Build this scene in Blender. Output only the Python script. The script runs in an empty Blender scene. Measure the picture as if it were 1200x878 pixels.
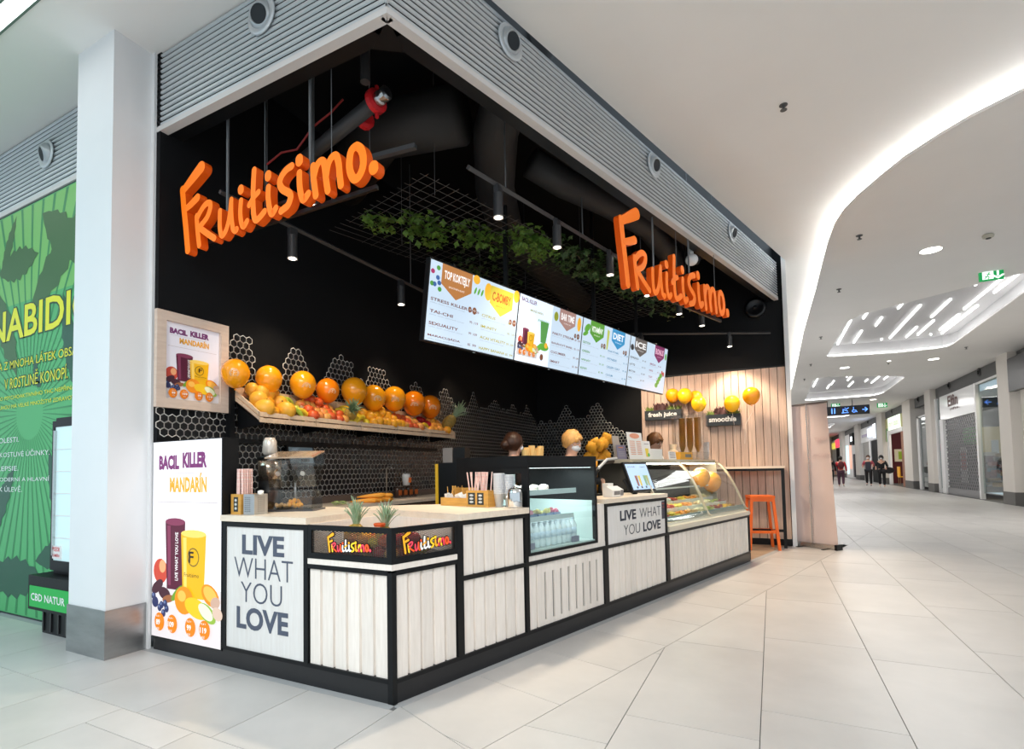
import bpy, math, random
from mathutils import Vector, Matrix, noise
random.seed(11)
C = bpy.context.scene.collection
SC = bpy.context.scene
PI = math.pi

# ------------------------------------------------------------------ camera
cd = bpy.data.cameras.new('camera')
cam = bpy.data.objects.new('camera', cd); C.objects.link(cam)
RX = Vector((0.8859561, 0.4634313, -0.0176971)); UX = Vector((0.0368007, -0.0322116, 0.9988033)); FX = Vector((-0.4623067, 0.8855472, 0.0455926))
m = Matrix.Identity(4)
for i in range(3):
    m[i][0] = RX[i]; m[i][1] = UX[i]; m[i][2] = -FX[i]
m[0][3], m[1][3], m[2][3] = 1.84695, -2.32327, 1.25
cam.matrix_world = m
cd.sensor_fit = 'HORIZONTAL'; cd.sensor_width = 36.0; cd.lens = 624.05 / 1200 * 36
cd.shift_x = (600 - 578.02) / 1200; cd.shift_y = (522.8 - 439) / 1200
cd.clip_start = 0.05; cd.clip_end = 300
SC.camera = cam

# ------------------------------------------------------------------ world, exposure, lights
W = bpy.data.worlds.new('world'); SC.world = W; W.use_nodes = True
bg = W.node_tree.nodes['Background']; bg.inputs[0].default_value = (0.74, 0.88, 1.0, 1); bg.inputs[1].default_value = 0.85
SC.view_settings.view_transform = 'Standard'; SC.view_settings.look = 'None'
SC.view_settings.exposure = 0.22; SC.view_settings.gamma = 1.0
SC.view_settings.use_curve_mapping = False
SC.cycles.use_denoising = True
SC.cycles.max_bounces = 8; SC.cycles.transparent_max_bounces = 32
SC.cycles.sample_clamp_indirect = 6.0
SC.cycles.caustics_reflective = False; SC.cycles.caustics_refractive = False

def light(name, kind, loc, energy, color=(1, 1, 1), target=None, size=0.3, size_y=None, spot=None, blend=0.5):
    l = bpy.data.lights.new(name, kind); l.energy = energy; l.color = color
    if kind == 'AREA':
        l.shape = 'RECTANGLE' if size_y else 'SQUARE'; l.size = size
        if size_y: l.size_y = size_y
    elif kind == 'SPOT':
        l.spot_size = spot; l.spot_blend = blend; l.shadow_soft_size = size
    else: l.shadow_soft_size = size
    o = bpy.data.objects.new(name, l); C.objects.link(o); o.location = loc
    if target is not None:
        o.rotation_euler = (Vector(target) - Vector(loc)).to_track_quat('-Z', 'Y').to_euler()
    return o
# added area lights: three unseen ones as fill, others under the mall recesses
light('ceiling_fill_light', 'AREA', (2.2, -5.0, 4.40), 450, (0.99, 0.985, 0.97), (2.2, -5.0, 0), 4.5, 3.0)
light('ceiling_fill_light', 'AREA', (-4.2, -4.2, 4.40), 105, (0.40, 0.82, 1.0), (-4.2, -4.2, 0), 3.0, 3.0)
light('ceiling_fill_light', 'AREA', (5.4, 3.6, 4.28), 35, (0.97, 0.98, 1.0), (5.4, 3.6, 0), 2.2, 4.0)
for yy in (12.3, 22.3, 32, 43, 55):
    light('ceiling_fill_light', 'AREA', (4.7, yy, 4.25), 115, (1.0, 0.98, 0.95), (4.7, yy, 0), 2.4, 3.6)

# ------------------------------------------------------------------ materials
MATS = {}
def mat(name, col=(0.8, 0.8, 0.8), rough=0.5, metal=0.0, emit=0.0, noise_amt=0.0, noise_scale=8.0, stretch=(1, 1, 1), col2=None, bump=0.0,
        alpha=1.0, trans=0.0, coat=0.0, spec=0.5, world=False, ior=1.45, rnd=0.0, emit_col=None):
    if name in MATS: return MATS[name]
    M = bpy.data.materials.new(name); M.use_nodes = True; nt = M.node_tree; N = nt.nodes; L = nt.links
    b = N['Principled BSDF']
    b.inputs['Base Color'].default_value = (*col, 1); b.inputs['Roughness'].default_value = rough; b.inputs['Metallic'].default_value = metal
    b.inputs['Specular IOR Level'].default_value = spec; b.inputs['IOR'].default_value = ior
    b.inputs['Alpha'].default_value = alpha; b.inputs['Transmission Weight'].default_value = trans; b.inputs['Coat Weight'].default_value = coat
    if emit:
        b.inputs['Emission Color'].default_value = (*(emit_col or col), 1); b.inputs['Emission Strength'].default_value = emit
    if noise_amt or bump or col2 or rnd:
        if world:
            g = N.new('ShaderNodeNewGeometry'); src = g.outputs['Position']
        else:
            g = N.new('ShaderNodeTexCoord'); src = g.outputs['Object']
        if rnd:
            oi = N.new('ShaderNodeObjectInfo'); ad = N.new('ShaderNodeVectorMath'); ad.operation = 'ADD'
            sc_ = N.new('ShaderNodeVectorMath'); sc_.operation = 'SCALE'; sc_.inputs[0].default_value = (17, 31, 7); L.new(oi.outputs['Random'], sc_.inputs['Scale'])
            L.new(src, ad.inputs[0]); L.new(sc_.outputs[0], ad.inputs[1]); src = ad.outputs[0]
        mp = N.new('ShaderNodeMapping'); mp.inputs['Scale'].default_value = stretch; L.new(src, mp.inputs['Vector'])
        nz = N.new('ShaderNodeTexNoise'); nz.inputs['Scale'].default_value = noise_scale; nz.inputs['Detail'].default_value = 6; nz.inputs['Roughness'].default_value = 0.6
        L.new(mp.outputs[0], nz.inputs['Vector'])
        c2 = col2 or tuple(max(0, c * (1 - noise_amt)) for c in col)
        if noise_amt or col2:
            r = N.new('ShaderNodeValToRGB'); r.color_ramp.elements[0].position = 0.3; r.color_ramp.elements[1].position = 0.7
            r.color_ramp.elements[0].color = (*c2, 1); r.color_ramp.elements[1].color = (*col, 1)
            L.new(nz.outputs['Fac'], r.inputs[0]); out = r.outputs[0]
            if rnd:
                hs = N.new('ShaderNodeHueSaturation'); mr = N.new('ShaderNodeMapRange'); mr.inputs[3].default_value = 1 - rnd; mr.inputs[4].default_value = 1 + rnd
                L.new(oi.outputs['Random'], mr.inputs[0]); L.new(mr.outputs[0], hs.inputs['Value']); L.new(out, hs.inputs['Color']); out = hs.outputs[0]
            L.new(out, b.inputs['Base Color'])
            if emit and not emit_col: L.new(out, b.inputs['Emission Color'])
        if bump:
            bp = N.new('ShaderNodeBump'); bp.inputs['Strength'].default_value = bump; bp.inputs['Distance'].default_value = 0.01
            L.new(nz.outputs['Fac'], bp.inputs['Height']); L.new(bp.outputs[0], b.inputs['Normal'])
    MATS[name] = M
    return M
def glass(name, col=(0.93, 0.98, 0.97), alpha=0.12, rough=0.02, spec=1.0):
    """thin clear pane: mostly see-through with a glossy reflection"""
    if name in MATS: return MATS[name]
    M = bpy.data.materials.new(name); M.use_nodes = True; nt = M.node_tree; N = nt.nodes; L = nt.links
    for n in list(N): N.remove(n)
    o = N.new('ShaderNodeOutputMaterial'); t = N.new('ShaderNodeBsdfTransparent'); g = N.new('ShaderNodeBsdfGlossy'); mx = N.new('ShaderNodeMixShader')
    t.inputs[0].default_value = (*col, 1); g.inputs['Roughness'].default_value = rough
    fr = N.new('ShaderNodeLayerWeight'); fr.inputs[0].default_value = 0.5
    pw = N.new('ShaderNodeMath'); pw.operation = 'POWER'; pw.inputs[1].default_value = 4.0; L.new(fr.outputs['Facing'], pw.inputs[0])
    ma = N.new('ShaderNodeMath'); ma.operation = 'MULTIPLY_ADD'; ma.inputs[1].default_value = 0.6 * spec; ma.inputs[2].default_value = 0.025 + alpha * 0.12; ma.use_clamp = True
    L.new(pw.outputs[0], ma.inputs[0]); L.new(ma.outputs[0], mx.inputs[0]); L.new(t.outputs[0], mx.inputs[1]); L.new(g.outputs[0], mx.inputs[2]); L.new(mx.outputs[0], o.inputs[0])
    MATS[name] = M
    return M
WHITE = mat('white_paint', (0.80, 0.81, 0.82), 0.55, noise_amt=0.03, noise_scale=2, world=True)
CEIL = mat('ceiling_paint', (0.90, 0.885, 0.86), 0.7, noise_amt=0.03, noise_scale=1.2, world=True)
LOUV = mat('louvre_aluminium', (0.60, 0.64, 0.67), 0.38, 0.55, noise_amt=0.06, noise_scale=3, world=True)
LIP = mat('soffit_strip', (0.62, 0.60, 0.59), 0.5)
LOUVD = mat('louvre_gap', (0.012, 0.017, 0.02), 0.8)
BLACK = mat('black_paint', (0.0035, 0.0042, 0.0055), 0.7, spec=.25, noise_amt=0.2, noise_scale=1.5, world=True)
BLACKM = mat('black_metal', (0.006, 0.0068, 0.008), 0.42, 0.0, spec=.3, noise_amt=0.2, noise_scale=20)
PLINTH = mat('black_plinth', (0.016, 0.016, 0.018), 0.3, noise_amt=0.3, noise_scale=4)
HEXB = mat('black_hex_tile', (0.010, 0.010, 0.011), 0.22)
GROUT = mat('pale_grout', (0.80, 0.77, 0.72), 0.8)
PALE = mat('pale_laminate', (0.88, 0.82, 0.76), 0.45, noise_amt=0.0, col2=(0.78, 0.715, 0.65), noise_scale=9, stretch=(6, 6, 0.5), bump=0.04, rnd=0.05)
TOPW = mat('pale_oak_worktop', (0.86, 0.75, 0.62), 0.38, col2=(0.76, 0.64, 0.51), noise_scale=7, stretch=(1.2, 8, 4), bump=0.02)
PLANK = mat('larch_plank', (0.66, 0.49, 0.39), 0.5, col2=(0.47, 0.35, 0.285), noise_scale=7, stretch=(7, 7, 0.45), bump=0.08, rnd=0.10)
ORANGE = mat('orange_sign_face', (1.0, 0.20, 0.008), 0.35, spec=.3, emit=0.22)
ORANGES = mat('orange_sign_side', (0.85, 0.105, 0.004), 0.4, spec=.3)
STEEL = mat('brushed_steel', (0.62, 0.62, 0.61), 0.28, 1.0, noise_amt=0.15, noise_scale=12, stretch=(1, 1, 12))
STEELP = mat('pillar_steel_base', (0.42, 0.43, 0.43), 0.33, 0.9, noise_amt=0.25, noise_scale=3, stretch=(1, 1, 4), bump=0.03)
CLEAR = glass('clear_glass')
ACRYL = glass('clear_acrylic', (0.95, 0.96, 0.96), 0.35, 0.06)
SOIL = mat('dark_soil', (0.05, 0.03, 0.02), 0.9)

# ------------------------------------------------------------------ mesh builder
class MB:
    def __init__(s): s.v = []; s.f = []; s.m = []; s.sm = []; s.mats = []; s.cur = 0; s.M = None; s.smooth = False
    def use(s, material):
        if material not in s.mats: s.mats.append(material)
        s.cur = s.mats.index(material); return s
    def add(s, vs, fs):
        n = len(s.v)
        s.v += [tuple(s.M @ Vector(p)) if s.M is not None else tuple(p) for p in vs]
        for f in fs: s.f.append(tuple(i + n for i in f)); s.m.append(s.cur); s.sm.append(s.smooth)
        return s
    def box(s, x0, x1, y0, y1, z0, z1):
        return s.add([(x0, y0, z0), (x1, y0, z0), (x1, y1, z0), (x0, y1, z0), (x0, y0, z1), (x1, y0, z1), (x1, y1, z1), (x0, y1, z1)],
                     [(0, 3, 2, 1), (4, 5, 6, 7), (0, 1, 5, 4), (1, 2, 6, 5), (2, 3, 7, 6), (3, 0, 4, 7)])
    def cbox(s, x0, x1, y0, y1, z0, z1, c=0.004):
        """box with chamfered vertical and top edges facing -y"""
        return s.prism_z([(x0 + c, y0), (x1 - c, y0), (x1, y0 + c), (x1, y1), (x0, y1), (x0, y0 + c)], z0, z1)
    def prism_z(s, poly, z0, z1):
        n = len(poly)
        return s.add([(x, y, z0) for x, y in poly] + [(x, y, z1) for x, y in poly],
                     [tuple(range(n - 1, -1, -1)), tuple(range(n, 2 * n))] + [(i, (i + 1) % n, n + (i + 1) % n, n + i) for i in range(n)])
    def prism_y(s, poly, y0, y1):
        """polygon in (x,z), counter-clockwise seen from -y, between y0 (front) and y1"""
        n = len(poly)
        return s.add([(x, y0, z) for x, z in poly] + [(x, y1, z) for x, z in poly],
                     [tuple(range(n)), tuple(range(2 * n - 1, n - 1, -1))] + [((i + 1) % n, i, n + i, n + (i + 1) % n) for i in range(n)])
    def prism_x(s, poly, x0, x1):
        n = len(poly)
        return s.add([(x0, y, z) for y, z in poly] + [(x1, y, z) for y, z in poly],
                     [tuple(range(n - 1, -1, -1)), tuple(range(n, 2 * n))] + [(i, (i + 1) % n, n + (i + 1) % n, n + i) for i in range(n)])
    def face(s, pts): return s.add(pts, [tuple(range(len(pts)))])
    def disc(s, cx, cz, rx, rz, y, n=16, rot=0.0):
        c, q = math.cos(rot), math.sin(rot)
        return s.face([(cx + rx * math.cos(a) * c - rz * math.sin(a) * q, y, cz + rx * math.cos(a) * q + rz * math.sin(a) * c) for a in [2 * PI * i / n for i in range(n)]])
    def poly(s, pts, y): return s.face([(x, y, z) for x, z in pts])
    def rect(s, x0, x1, z0, z1, y): return s.face([(x0, y, z0), (x1, y, z0), (x1, y, z1), (x0, y, z1)])
    def tube(s, pts, r, n=8, caps=True):
        pts = [Vector(p) for p in pts]; rs = r if isinstance(r, (list, tuple)) else [r] * len(pts)
        vs = []; up = None
        for i, p in enumerate(pts):
            d = (pts[min(i + 1, len(pts) - 1)] - pts[max(i - 1, 0)]).normalized()
            if up is None: up = Vector((0, 0, 1)) if abs(d.z) < 0.9 else Vector((1, 0, 0))
            a = d.cross(up).normalized(); b = a.cross(d).normalized(); up = b
            for k in range(n):
                t = 2 * PI * k / n; vs.append(p + (a * math.cos(t) + b * math.sin(t)) * rs[i])
        fs = [(i * n + k, (i + 1) * n + k, (i + 1) * n + (k + 1) % n, i * n + (k + 1) % n) for i in range(len(pts) - 1) for k in range(n)]
        if caps: fs += [tuple(range(n)), tuple(range(len(vs) - 1, len(vs) - n - 1, -1))]
        return s.add(vs, fs)
    def lathe(s, prof, c=(0, 0, 0), n=16, ax=None):
        """profile [(r,z)...] bottom to top about z (or the axis ax) through c"""
        q = Vector((0, 0, 1)).rotation_difference(Vector(ax).normalized()) if ax else None
        vs = []
        for r, z in prof:
            for k in range(n):
                p = Vector((max(r, 1e-4) * math.cos(2 * PI * k / n), max(r, 1e-4) * math.sin(2 * PI * k / n), z))
                if q: p = q @ p
                vs.append(p + Vector(c))
        fs = [(i * n + k, i * n + (k + 1) % n, (i + 1) * n + (k + 1) % n, (i + 1) * n + k) for i in range(len(prof) - 1) for k in range(n)]
        fs += [tuple(range(n - 1, -1, -1)), tuple(range((len(prof) - 1) * n, len(prof) * n))]
        return s.add(vs, fs)
    def ball(s, c, r, nu=14, nv=9, sc=(1, 1, 1), lump=0.0, drop=0.0):
        vs = [Vector(c) + Vector((0, 0, -r * sc[2] * (1 + drop)))]
        for j in range(1, nv):
            ph = -PI / 2 + PI * j / nv
            for k in range(nu):
                t = 2 * PI * k / nu; d = Vector((math.cos(ph) * math.cos(t), math.cos(ph) * math.sin(t), math.sin(ph)))
                rr = r * (1 + (lump * noise.noise(d * 2.3 + Vector(c) * 9) if lump else 0))
                if drop and d.z < 0: d.z *= 1 + drop * (-d.z)
                vs.append(Vector(c) + Vector((d.x * sc[0], d.y * sc[1], d.z * sc[2])) * rr)
        vs.append(Vector(c) + Vector((0, 0, r * sc[2])))
        fs = [(0, 1 + (k + 1) % nu, 1 + k) for k in range(nu)]
        for j in range(nv - 2):
            a = 1 + j * nu
            fs += [(a + k, a + (k + 1) % nu, a + nu + (k + 1) % nu, a + nu + k) for k in range(nu)]
        a = 1 + (nv - 2) * nu; fs += [(a + k, a + (k + 1) % nu, len(vs) - 1) for k in range(nu)]
        return s.add(vs, fs)
    def mesh(s, name):
        me = bpy.data.meshes.new(name); me.from_pydata(s.v, [], s.f)
        for mm in (s.mats or [WHITE]): me.materials.append(mm)
        me.polygons.foreach_set('material_index', s.m); me.polygons.foreach_set('use_smooth', s.sm); me.update()
        return me
    def build(s, name, material=None, parent=None, loc=(0, 0, 0), rz=0.0, smooth=None, rot=None):
        if material is not None and not s.mats: s.mats = [material]
        if smooth is not None: s.sm = [smooth] * len(s.f)
        return link(name, s.mesh(name), parent, loc, rz, rot)
def link(name, me, parent=None, loc=(0, 0, 0), rz=0.0, rot=None):
    o = bpy.data.objects.new(name, me); C.objects.link(o); o.location = loc; o.rotation_euler = rot or (0, 0, rz); o.parent = parent
    return o
def tag(o, label=None, cat=None, group=None, kind=None):
    for k, v in (('label', label), ('category', cat), ('group', group), ('kind', kind)):
        if v: o[k] = v
    return o
def thing(name, label, cat, loc=(0, 0, 0), rz=0.0, group=None, kind=None):
    o = bpy.data.objects.new(name, None); C.objects.link(o); o.location = loc; o.rotation_euler = (0, 0, rz); o.empty_display_size = 0.1
    return tag(o, label, cat, group, kind)
def dup(root, loc, rz=0.0, label=None, group=None, scale=1.0, rot=None):
    r = root.copy(); C.objects.link(r); r.location = loc; r.rotation_euler = rot or (0, 0, rz); r.scale = (scale,) * 3
    if label: r['label'] = label
    if group: r['group'] = group
    for ch in list(root.children):
        c = ch.copy(); C.objects.link(c); c.parent = r
        for g in ch.children:
            d = g.copy(); C.objects.link(d); d.parent = c
    return r
def bx(name, m_, parent, *b, kind=None):
    o = MB().box(*b).build(name, m_, parent)
    if kind: o['kind'] = kind
    return o
TH = math.radians(15.8563); ST, CT = math.sin(TH), math.cos(TH); RZ = PI / 2 - TH      # direction of the kiosk's long front
def rp(s, d, z=0.0): return (s * ST - d * CT, s * CT + d * ST, z)

_fc = {}
def text_mesh(body, bold=0.0, res=3, shear=0.0, space=1.0):
    key = (body, bold, res, shear, space)
    if key in _fc: return _fc[key]
    cu = bpy.data.curves.new('t', 'FONT'); cu.body = body; cu.size = 1.0; cu.offset = bold; cu.resolution_u = res; cu.shear = shear; cu.space_character = space; cu.fill_mode = 'FRONT'
    ob = bpy.data.objects.new('t', cu); me = bpy.data.meshes.new_from_object(ob)
    vs = [(v.co.x, v.co.y) for v in me.vertices]; fs = [tuple(p.vertices) for p in me.polygons]
    bpy.data.objects.remove(ob); bpy.data.curves.remove(cu); bpy.data.meshes.remove(me)
    x0 = min(v[0] for v in vs); x1 = max(v[0] for v in vs); y0 = min(v[1] for v in vs); y1 = max(v[1] for v in vs)
    _fc[key] = ([((v[0] - x0) / (x1 - x0), (v[1] - y0) / (y1 - y0)) for v in vs], fs, (x1 - x0) / (y1 - y0)); return _fc[key]
def put_text(mb, body, x0, x1, z0, z1, y, bold=0.0, res=2, keep=False, shear=0.0, space=1.0, mirror=False):
    """flat lettering filling the box x0..x1, z0..z1 in the plane y, facing -y"""
    vs, fs, asp = text_mesh(body, bold, res, shear, space)
    if keep: x1 = x0 + (z1 - z0) * asp
    if mirror: vs = [(1 - a, b) for a, b in vs]; fs = [tuple(reversed(f)) for f in fs]
    mb.add([(x0 + a * (x1 - x0), y, z0 + b * (z1 - z0)) for a, b in vs], fs)
    return mb

# ------------------------------------------------------------------ FLOOR: slab, tiles one by one near the camera, joined beyond
TILE = mat('stone_tile', (0.585, 0.565, 0.545), 0.34, col2=(0.49, 0.475, 0.46), noise_scale=1.6, world=True, rnd=0.035, bump=0.02)
JOINT = mat('tile_joint', (0.13, 0.13, 0.13), 0.9)
floor = MB().box(-9, 9.5, -9, 82, -0.2, -0.006).build('floor', JOINT); tag(floor, kind='structure')
def clip(poly, a, b, c):
    """keep the part of the polygon where a*x+b*y >= c"""
    out = []
    for i, p in enumerate(poly):
        q = poly[(i + 1) % len(poly)]; dp = a * p[0] + b * p[1] - c; dq = a * q[0] + b * q[1] - c
        if dp >= 0: out.append(p)
        if (dp >= 0) != (dq >= 0):
            t = dp / (dp - dq); out.append((p[0] + (q[0] - p[0]) * t, p[1] + (q[1] - p[1]) * t))
    return out
def area(p): return abs(sum(p[i][0] * p[(i + 1) % len(p)][1] - p[(i + 1) % len(p)][0] * p[i][1] for i in range(len(p)))) / 2
def tile(poly, parent=floor, mb=None, material=TILE):
    if len(poly) < 3 or area(poly) < 0.0003: return
    a2 = sum(poly[i][0] * poly[(i + 1) % len(poly)][1] - poly[(i + 1) % len(poly)][0] * poly[i][1] for i in range(len(poly)))
    if a2 < 0: poly = poly[::-1]
    if mb is not None: mb.prism_z(poly, -0.006, 0.0); return
    c = (sum(p[0] for p in poly) / len(poly), sum(p[1] for p in poly) / len(poly))
    b_ = MB(); b_.prism_z([(p[0] - c[0], p[1] - c[1]) for p in poly], -0.006, 0.0); b_.build('tile', material, parent, (c[0], c[1], 0))
g = 0.0022
# offsets: outward distance from the long front is  p.(CT,-ST)
phases = {0: .424, 1: .768, 2: .56, 3: 1.0, -1: .1, -2: .75, -3: .2, -4: .464, -5: 1.05, -6: .3}
far = MB()
for k in range(-16, 12):
    x0 = 1.14 + .6125 * k + g; x1 = x0 + .6125 - 2 * g; ph = phases.get(k, (k * 0.437) % 1.3)
    j = -6
    while ph + 1.3 * j < 80:
        y0 = ph + 1.3 * j + g; y1 = y0 + 1.3 - 2 * g; j += 1
        r_ = [(x0, y0), (x1, y0), (x1, y1), (x0, y1)]
        if y0 > 11.5:
            if x0 > 2.0 and x1 < 8.4: tile(r_, mb=far)
            continue
        a_ = clip(r_, 0, -1, 0.655 + g)
        tile(a_)
        b_ = clip(clip(r_, 0, 1, -0.655 + g), CT, -ST, 0.672 + g)
        c_ = clip(clip(clip(r_, 0, 1, 7.12), -CT, ST, -0.672), 1, 0, 2.2)
        if c_: tile(c_)
        if b_ and x1 < 8.4: tile(b_)
tag(far.build('tile', TILE, floor), kind='stuff')
# border strip along the long front (its tiles follow it), mitred at the corner, and along the short front
for i in range(-3, 13):
    s0 = -0.03 + .622 * i + g; s1 = s0 + .622 - 2 * g
    q = [rp(s, d)[:2] for s, d in ((s0, -0.672 + g), (s1, -0.672 + g), (s1, -0.05), (s0, -0.05))]
    tile(clip(q, 0.386, 0.922, 0.023 + g))
for i in range(-16, 1):
    x0 = 0.04 + .6125 * i + g; x1 = x0 + .6125 - 2 * g
    q = [(x0, -0.655 + g), (x1, -0.655 + g), (x1, -0.05), (x0, -0.05)]
    if i == 0: q = [(x0, -0.655 + g), (.60, -0.655 + g), (.60, 0), (x0, 0)]
    tile(clip(clip(q, -0.386, -0.922, -0.023 + g), -CT, ST, -0.672 + g))
edge = MB(); edge.prism_z([rp(-.0, -.047)[:2], rp(7.4, -.047)[:2], rp(7.4, .03)[:2], rp(0, .03)[:2]], -0.006, -0.001); edge.box(-4.6, .01, -.047, .03, -0.006, -0.001)
edge.build('edge_strip', mat('border_stone', (0.42, 0.43, 0.44), 0.5, world=True, noise_amt=.1), floor)
WOODF = mat('brown_wood_floor', (0.42, 0.31, 0.22), 0.45, col2=(0.30, 0.22, 0.15), noise_scale=5, stretch=(1, 6, 1), world=True, rnd=.08)
for i in range(12):      # floorboards behind the counter, seen beside the stool
    for j in range(6):
        x0 = -2.12 + .36 * i; y0 = -.0 + 1.22 * j
        q = clip(clip([(x0 + g, y0 + g), (x0 + .36 - g, y0 + g), (x0 + .36 - g, y0 + 1.22 - g), (x0 + g, y0 + 1.22 - g)], -CT, ST, 0.03), 0, -1, -7.2)
        if q and j > 2: tile(q, material=WOODF)
MB().prism_z([(-2.15, .03), (-.03, .03), rp(3.8, .03)[:2], (-2.15, 3.66)], -0.006, 0.0).build('floorboard', WOODF, floor)
# parquet-like raised sill under the green shop front etc. is left plain

# ------------------------------------------------------------------ WALLS of the kiosk
wl = MB().box(-2.4, -2.16, 0.13, 7.19, 0, 1.51).box(-2.4, -2.16, 0.0, 7.19, 1.51, 4.75).build('wall_left', BLACK); tag(wl, kind='structure')
wb = MB().box(-2.4, 2.09, 7.2, 7.4, 0, 4.75).build('wall_back', BLACK); tag(wb, kind='structure')
we = MB().box(2.09, 2.15, 7.12, 7.5, 0, 4.48).build('wall_end', WHITE); tag(we, kind='structure')
wr = MB().box(2.05, 2.14, 7.5, 80, 0, 4.8).build('wall_mall', WHITE); tag(wr, kind='structure')
def interp(prof, t):
    for (a, za), (b, zb) in zip(prof, prof[1:]):
        if a <= t <= b: return za + (zb - za) * (t - a) / (b - a)
    return -1
def hexwall(parent, mp, t0, t1, prof, zlow, skip=None):
    gr, ti = MB(), MB(); R = .0303 * 1.155; row = 0; z = zlow
    while z < 2.6:
        t = t0 + (.0303 if row % 2 else 0)
        while t < t1:
            if not (skip and skip(t, z)) and z < interp(prof, t) + 0.02 * math.sin(t * 37 + z * 51):
                for b_, r_, d0, d1 in ((gr, R * 1.07, 0, .003), (ti, R * .86, .003, .0045)):
                    P = [(t + r_ * math.sin(PI / 3 * k), z + r_ * math.cos(PI / 3 * k)) for k in range(6)]
                    n0 = len(b_.v); b_.v += [mp(a, c, d1) for a, c in P]; b_.f.append(tuple(range(n0, n0 + 6))); b_.m.append(0); b_.sm.append(False)
                    if b_ is ti:
                        b_.v += [mp(a, c, d0) for a, c in P]
                        for k in range(6): b_.f.append((n0 + 6 + k, n0 + 6 + (k + 1) % 6, n0 + (k + 1) % 6, n0 + k)); b_.m.append(0); b_.sm.append(False)
            t += .0606
        z += .0525; row += 1
    tag(gr.build('grout', GROUT, parent), kind='stuff'); tag(ti.build('hexagon_tile', HEXB, parent), kind='stuff')
profW = [(-.1, 1.74), (.54, 1.74), (.55, 2.30), (.60, 2.41), (.71, 2.46), (.78, 2.41), (.86, 2.14), (1.13, 2.10), (1.2, 2.36), (1.25, 2.45), (1.34, 2.45), (1.45, 2.23), (1.56, 2.1), (1.7, 2.27), (1.77, 2.44),
         (2.05, 2.47), (2.1, 2.27), (2.28, 2.26), (2.35, 2.44), (2.59, 2.45), (2.68, 2.25), (3.07, 2.22), (3.23, 2.42), (3.36, 2.26), (3.74, 2.21), (3.92, 2.44), (4.09, 2.25), (4.2, 2.15), (4.54, 2.18), (4.71, 2.44),
         (4.86, 2.22), (5.28, 2.26), (5.44, 2.43), (5.62, 2.27), (5.98, 2.26), (6.13, 2.42), (6.3, 2.25), (6.56, 2.26), (6.72, 2.45), (6.91, 2.26), (7.15, 2.15)]
hexwall(wl, lambda t, z, d: (-2.16 + d, t, z), 0.02, 7.15, profW, 1.0, lambda t, z: t < .20 and z < 1.56)
profB = [(-2.2, 2.15), (-1.76, 2.14), (-1.55, 2.45), (-1.42, 2.19), (-1.15, 2.17), (-1.0, 2.44), (-.92, 2.44), (-.83, 2.15), (-.72, 2.05), (-.56, 1.9), (-.17, 1.67)]
hexwall(wb, lambda t, z, d: (t, 7.2 - d, z), -2.13, -.17, profB, 1.0)
bx('trim_1', BLACKM, wl, -2.16, -2.10, .555, .60, 0, 2.05)     # black upright beside the framed picture
# timber cladding, plank by plank
px0 = -.155
for i in range(20):
    w_ = .112; x0 = px0 + i * w_
    b_ = MB().cbox(x0 + .003, min(x0 + w_ - .003, 2.085), 7.172 + .004 * (i % 3 == 1), 7.2, .10, 2.80, .005)
    b_.build('plank', PLANK, wb)
bx('skirting', BLACKM, wb, -.155, 2.085, 7.165, 7.2, 0, .10)
bx('trim', BLACKM, wb, -.155, 2.085, 7.185, 7.2, 2.80, 2.83)
# black ceiling over the kiosk
kc = MB().prism_z([(-2.4, .06), (-.03, .06), rp(7.6, .12)[:2], (-2.4, 7.3)], 4.78, 4.86).build('ceiling_kiosk', BLACK); tag(kc, kind='structure')

# ------------------------------------------------------------------ CEILINGS of the concourse
from mathutils.geometry import tessellate_polygon
def slab(name, outer, holes, z0, z1, m_, parent=None):
    loops = [[Vector((x, y, 0)) for x, y in p] for p in [outer] + holes]; flat = [v for l in loops for v in l]
    tri = tessellate_polygon(loops); b_ = MB(); n = len(flat)
    b_.v = [(v.x, v.y, z0) for v in flat] + [(v.x, v.y, z1) for v in flat]
    for t in tri: b_.f += [tuple(t), tuple(i + n for i in reversed(t))]
    k = 0
    for l in loops:
        for i in range(len(l)): a, c = k + i, k + (i + 1) % len(l); b_.f.append((a, c, c + n, a + n))
        k += len(l)
    b_.m = [0] * len(b_.f); b_.sm = [False] * len(b_.f)
    return b_.build(name, m_, parent)
ZD = 4.34
edge_pts = [(3.83, 3.58), (3.55, 3.80), (3.36, 4.02), (3.15, 4.32), (2.99, 4.66), (2.84, 5.02), (2.74, 5.35), (2.68, 5.75), (2.655, 6.4), (2.65, 8.6), (2.62, 12), (2.66, 18.7), (2.66, 80)]
def off(pts, d): return [(x + d, y - (d if y < 5.5 else 0)) for x, y in pts]
ceil = tag(slab('ceiling', [(-9, -9), (9, -9), (9, 2.2), (6.2, 2.45), (5.0, 3.15)] + [(x + .30, y + (.25 if y < 5.6 else 0)) for x, y in edge_pts] +
           [(2.15, 80), (2.15, 7.15), (0.02, 0.02), (-9, 0.02)], [[(.4, -6.4), (4.2, -6.4), (4.2, -3.6), (.4, -3.6)], [(-5.6, -5.6), (-2.8, -5.6), (-2.8, -2.9), (-5.6, -2.9)]], 4.478, 4.53, CEIL), kind='structure')
R1 = [(3.34, 15.45), (3.42, 11.5), (3.50, 11.1), (3.66, 10.85), (5.45, 9.5), (5.7, 9.38), (5.95, 9.42), (6.05, 9.7), (6.18, 15.6), (6.13, 15.9), (5.95, 16.05), (5.05, 16.12), (3.55, 15.75), (3.4, 15.65)]
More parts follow.
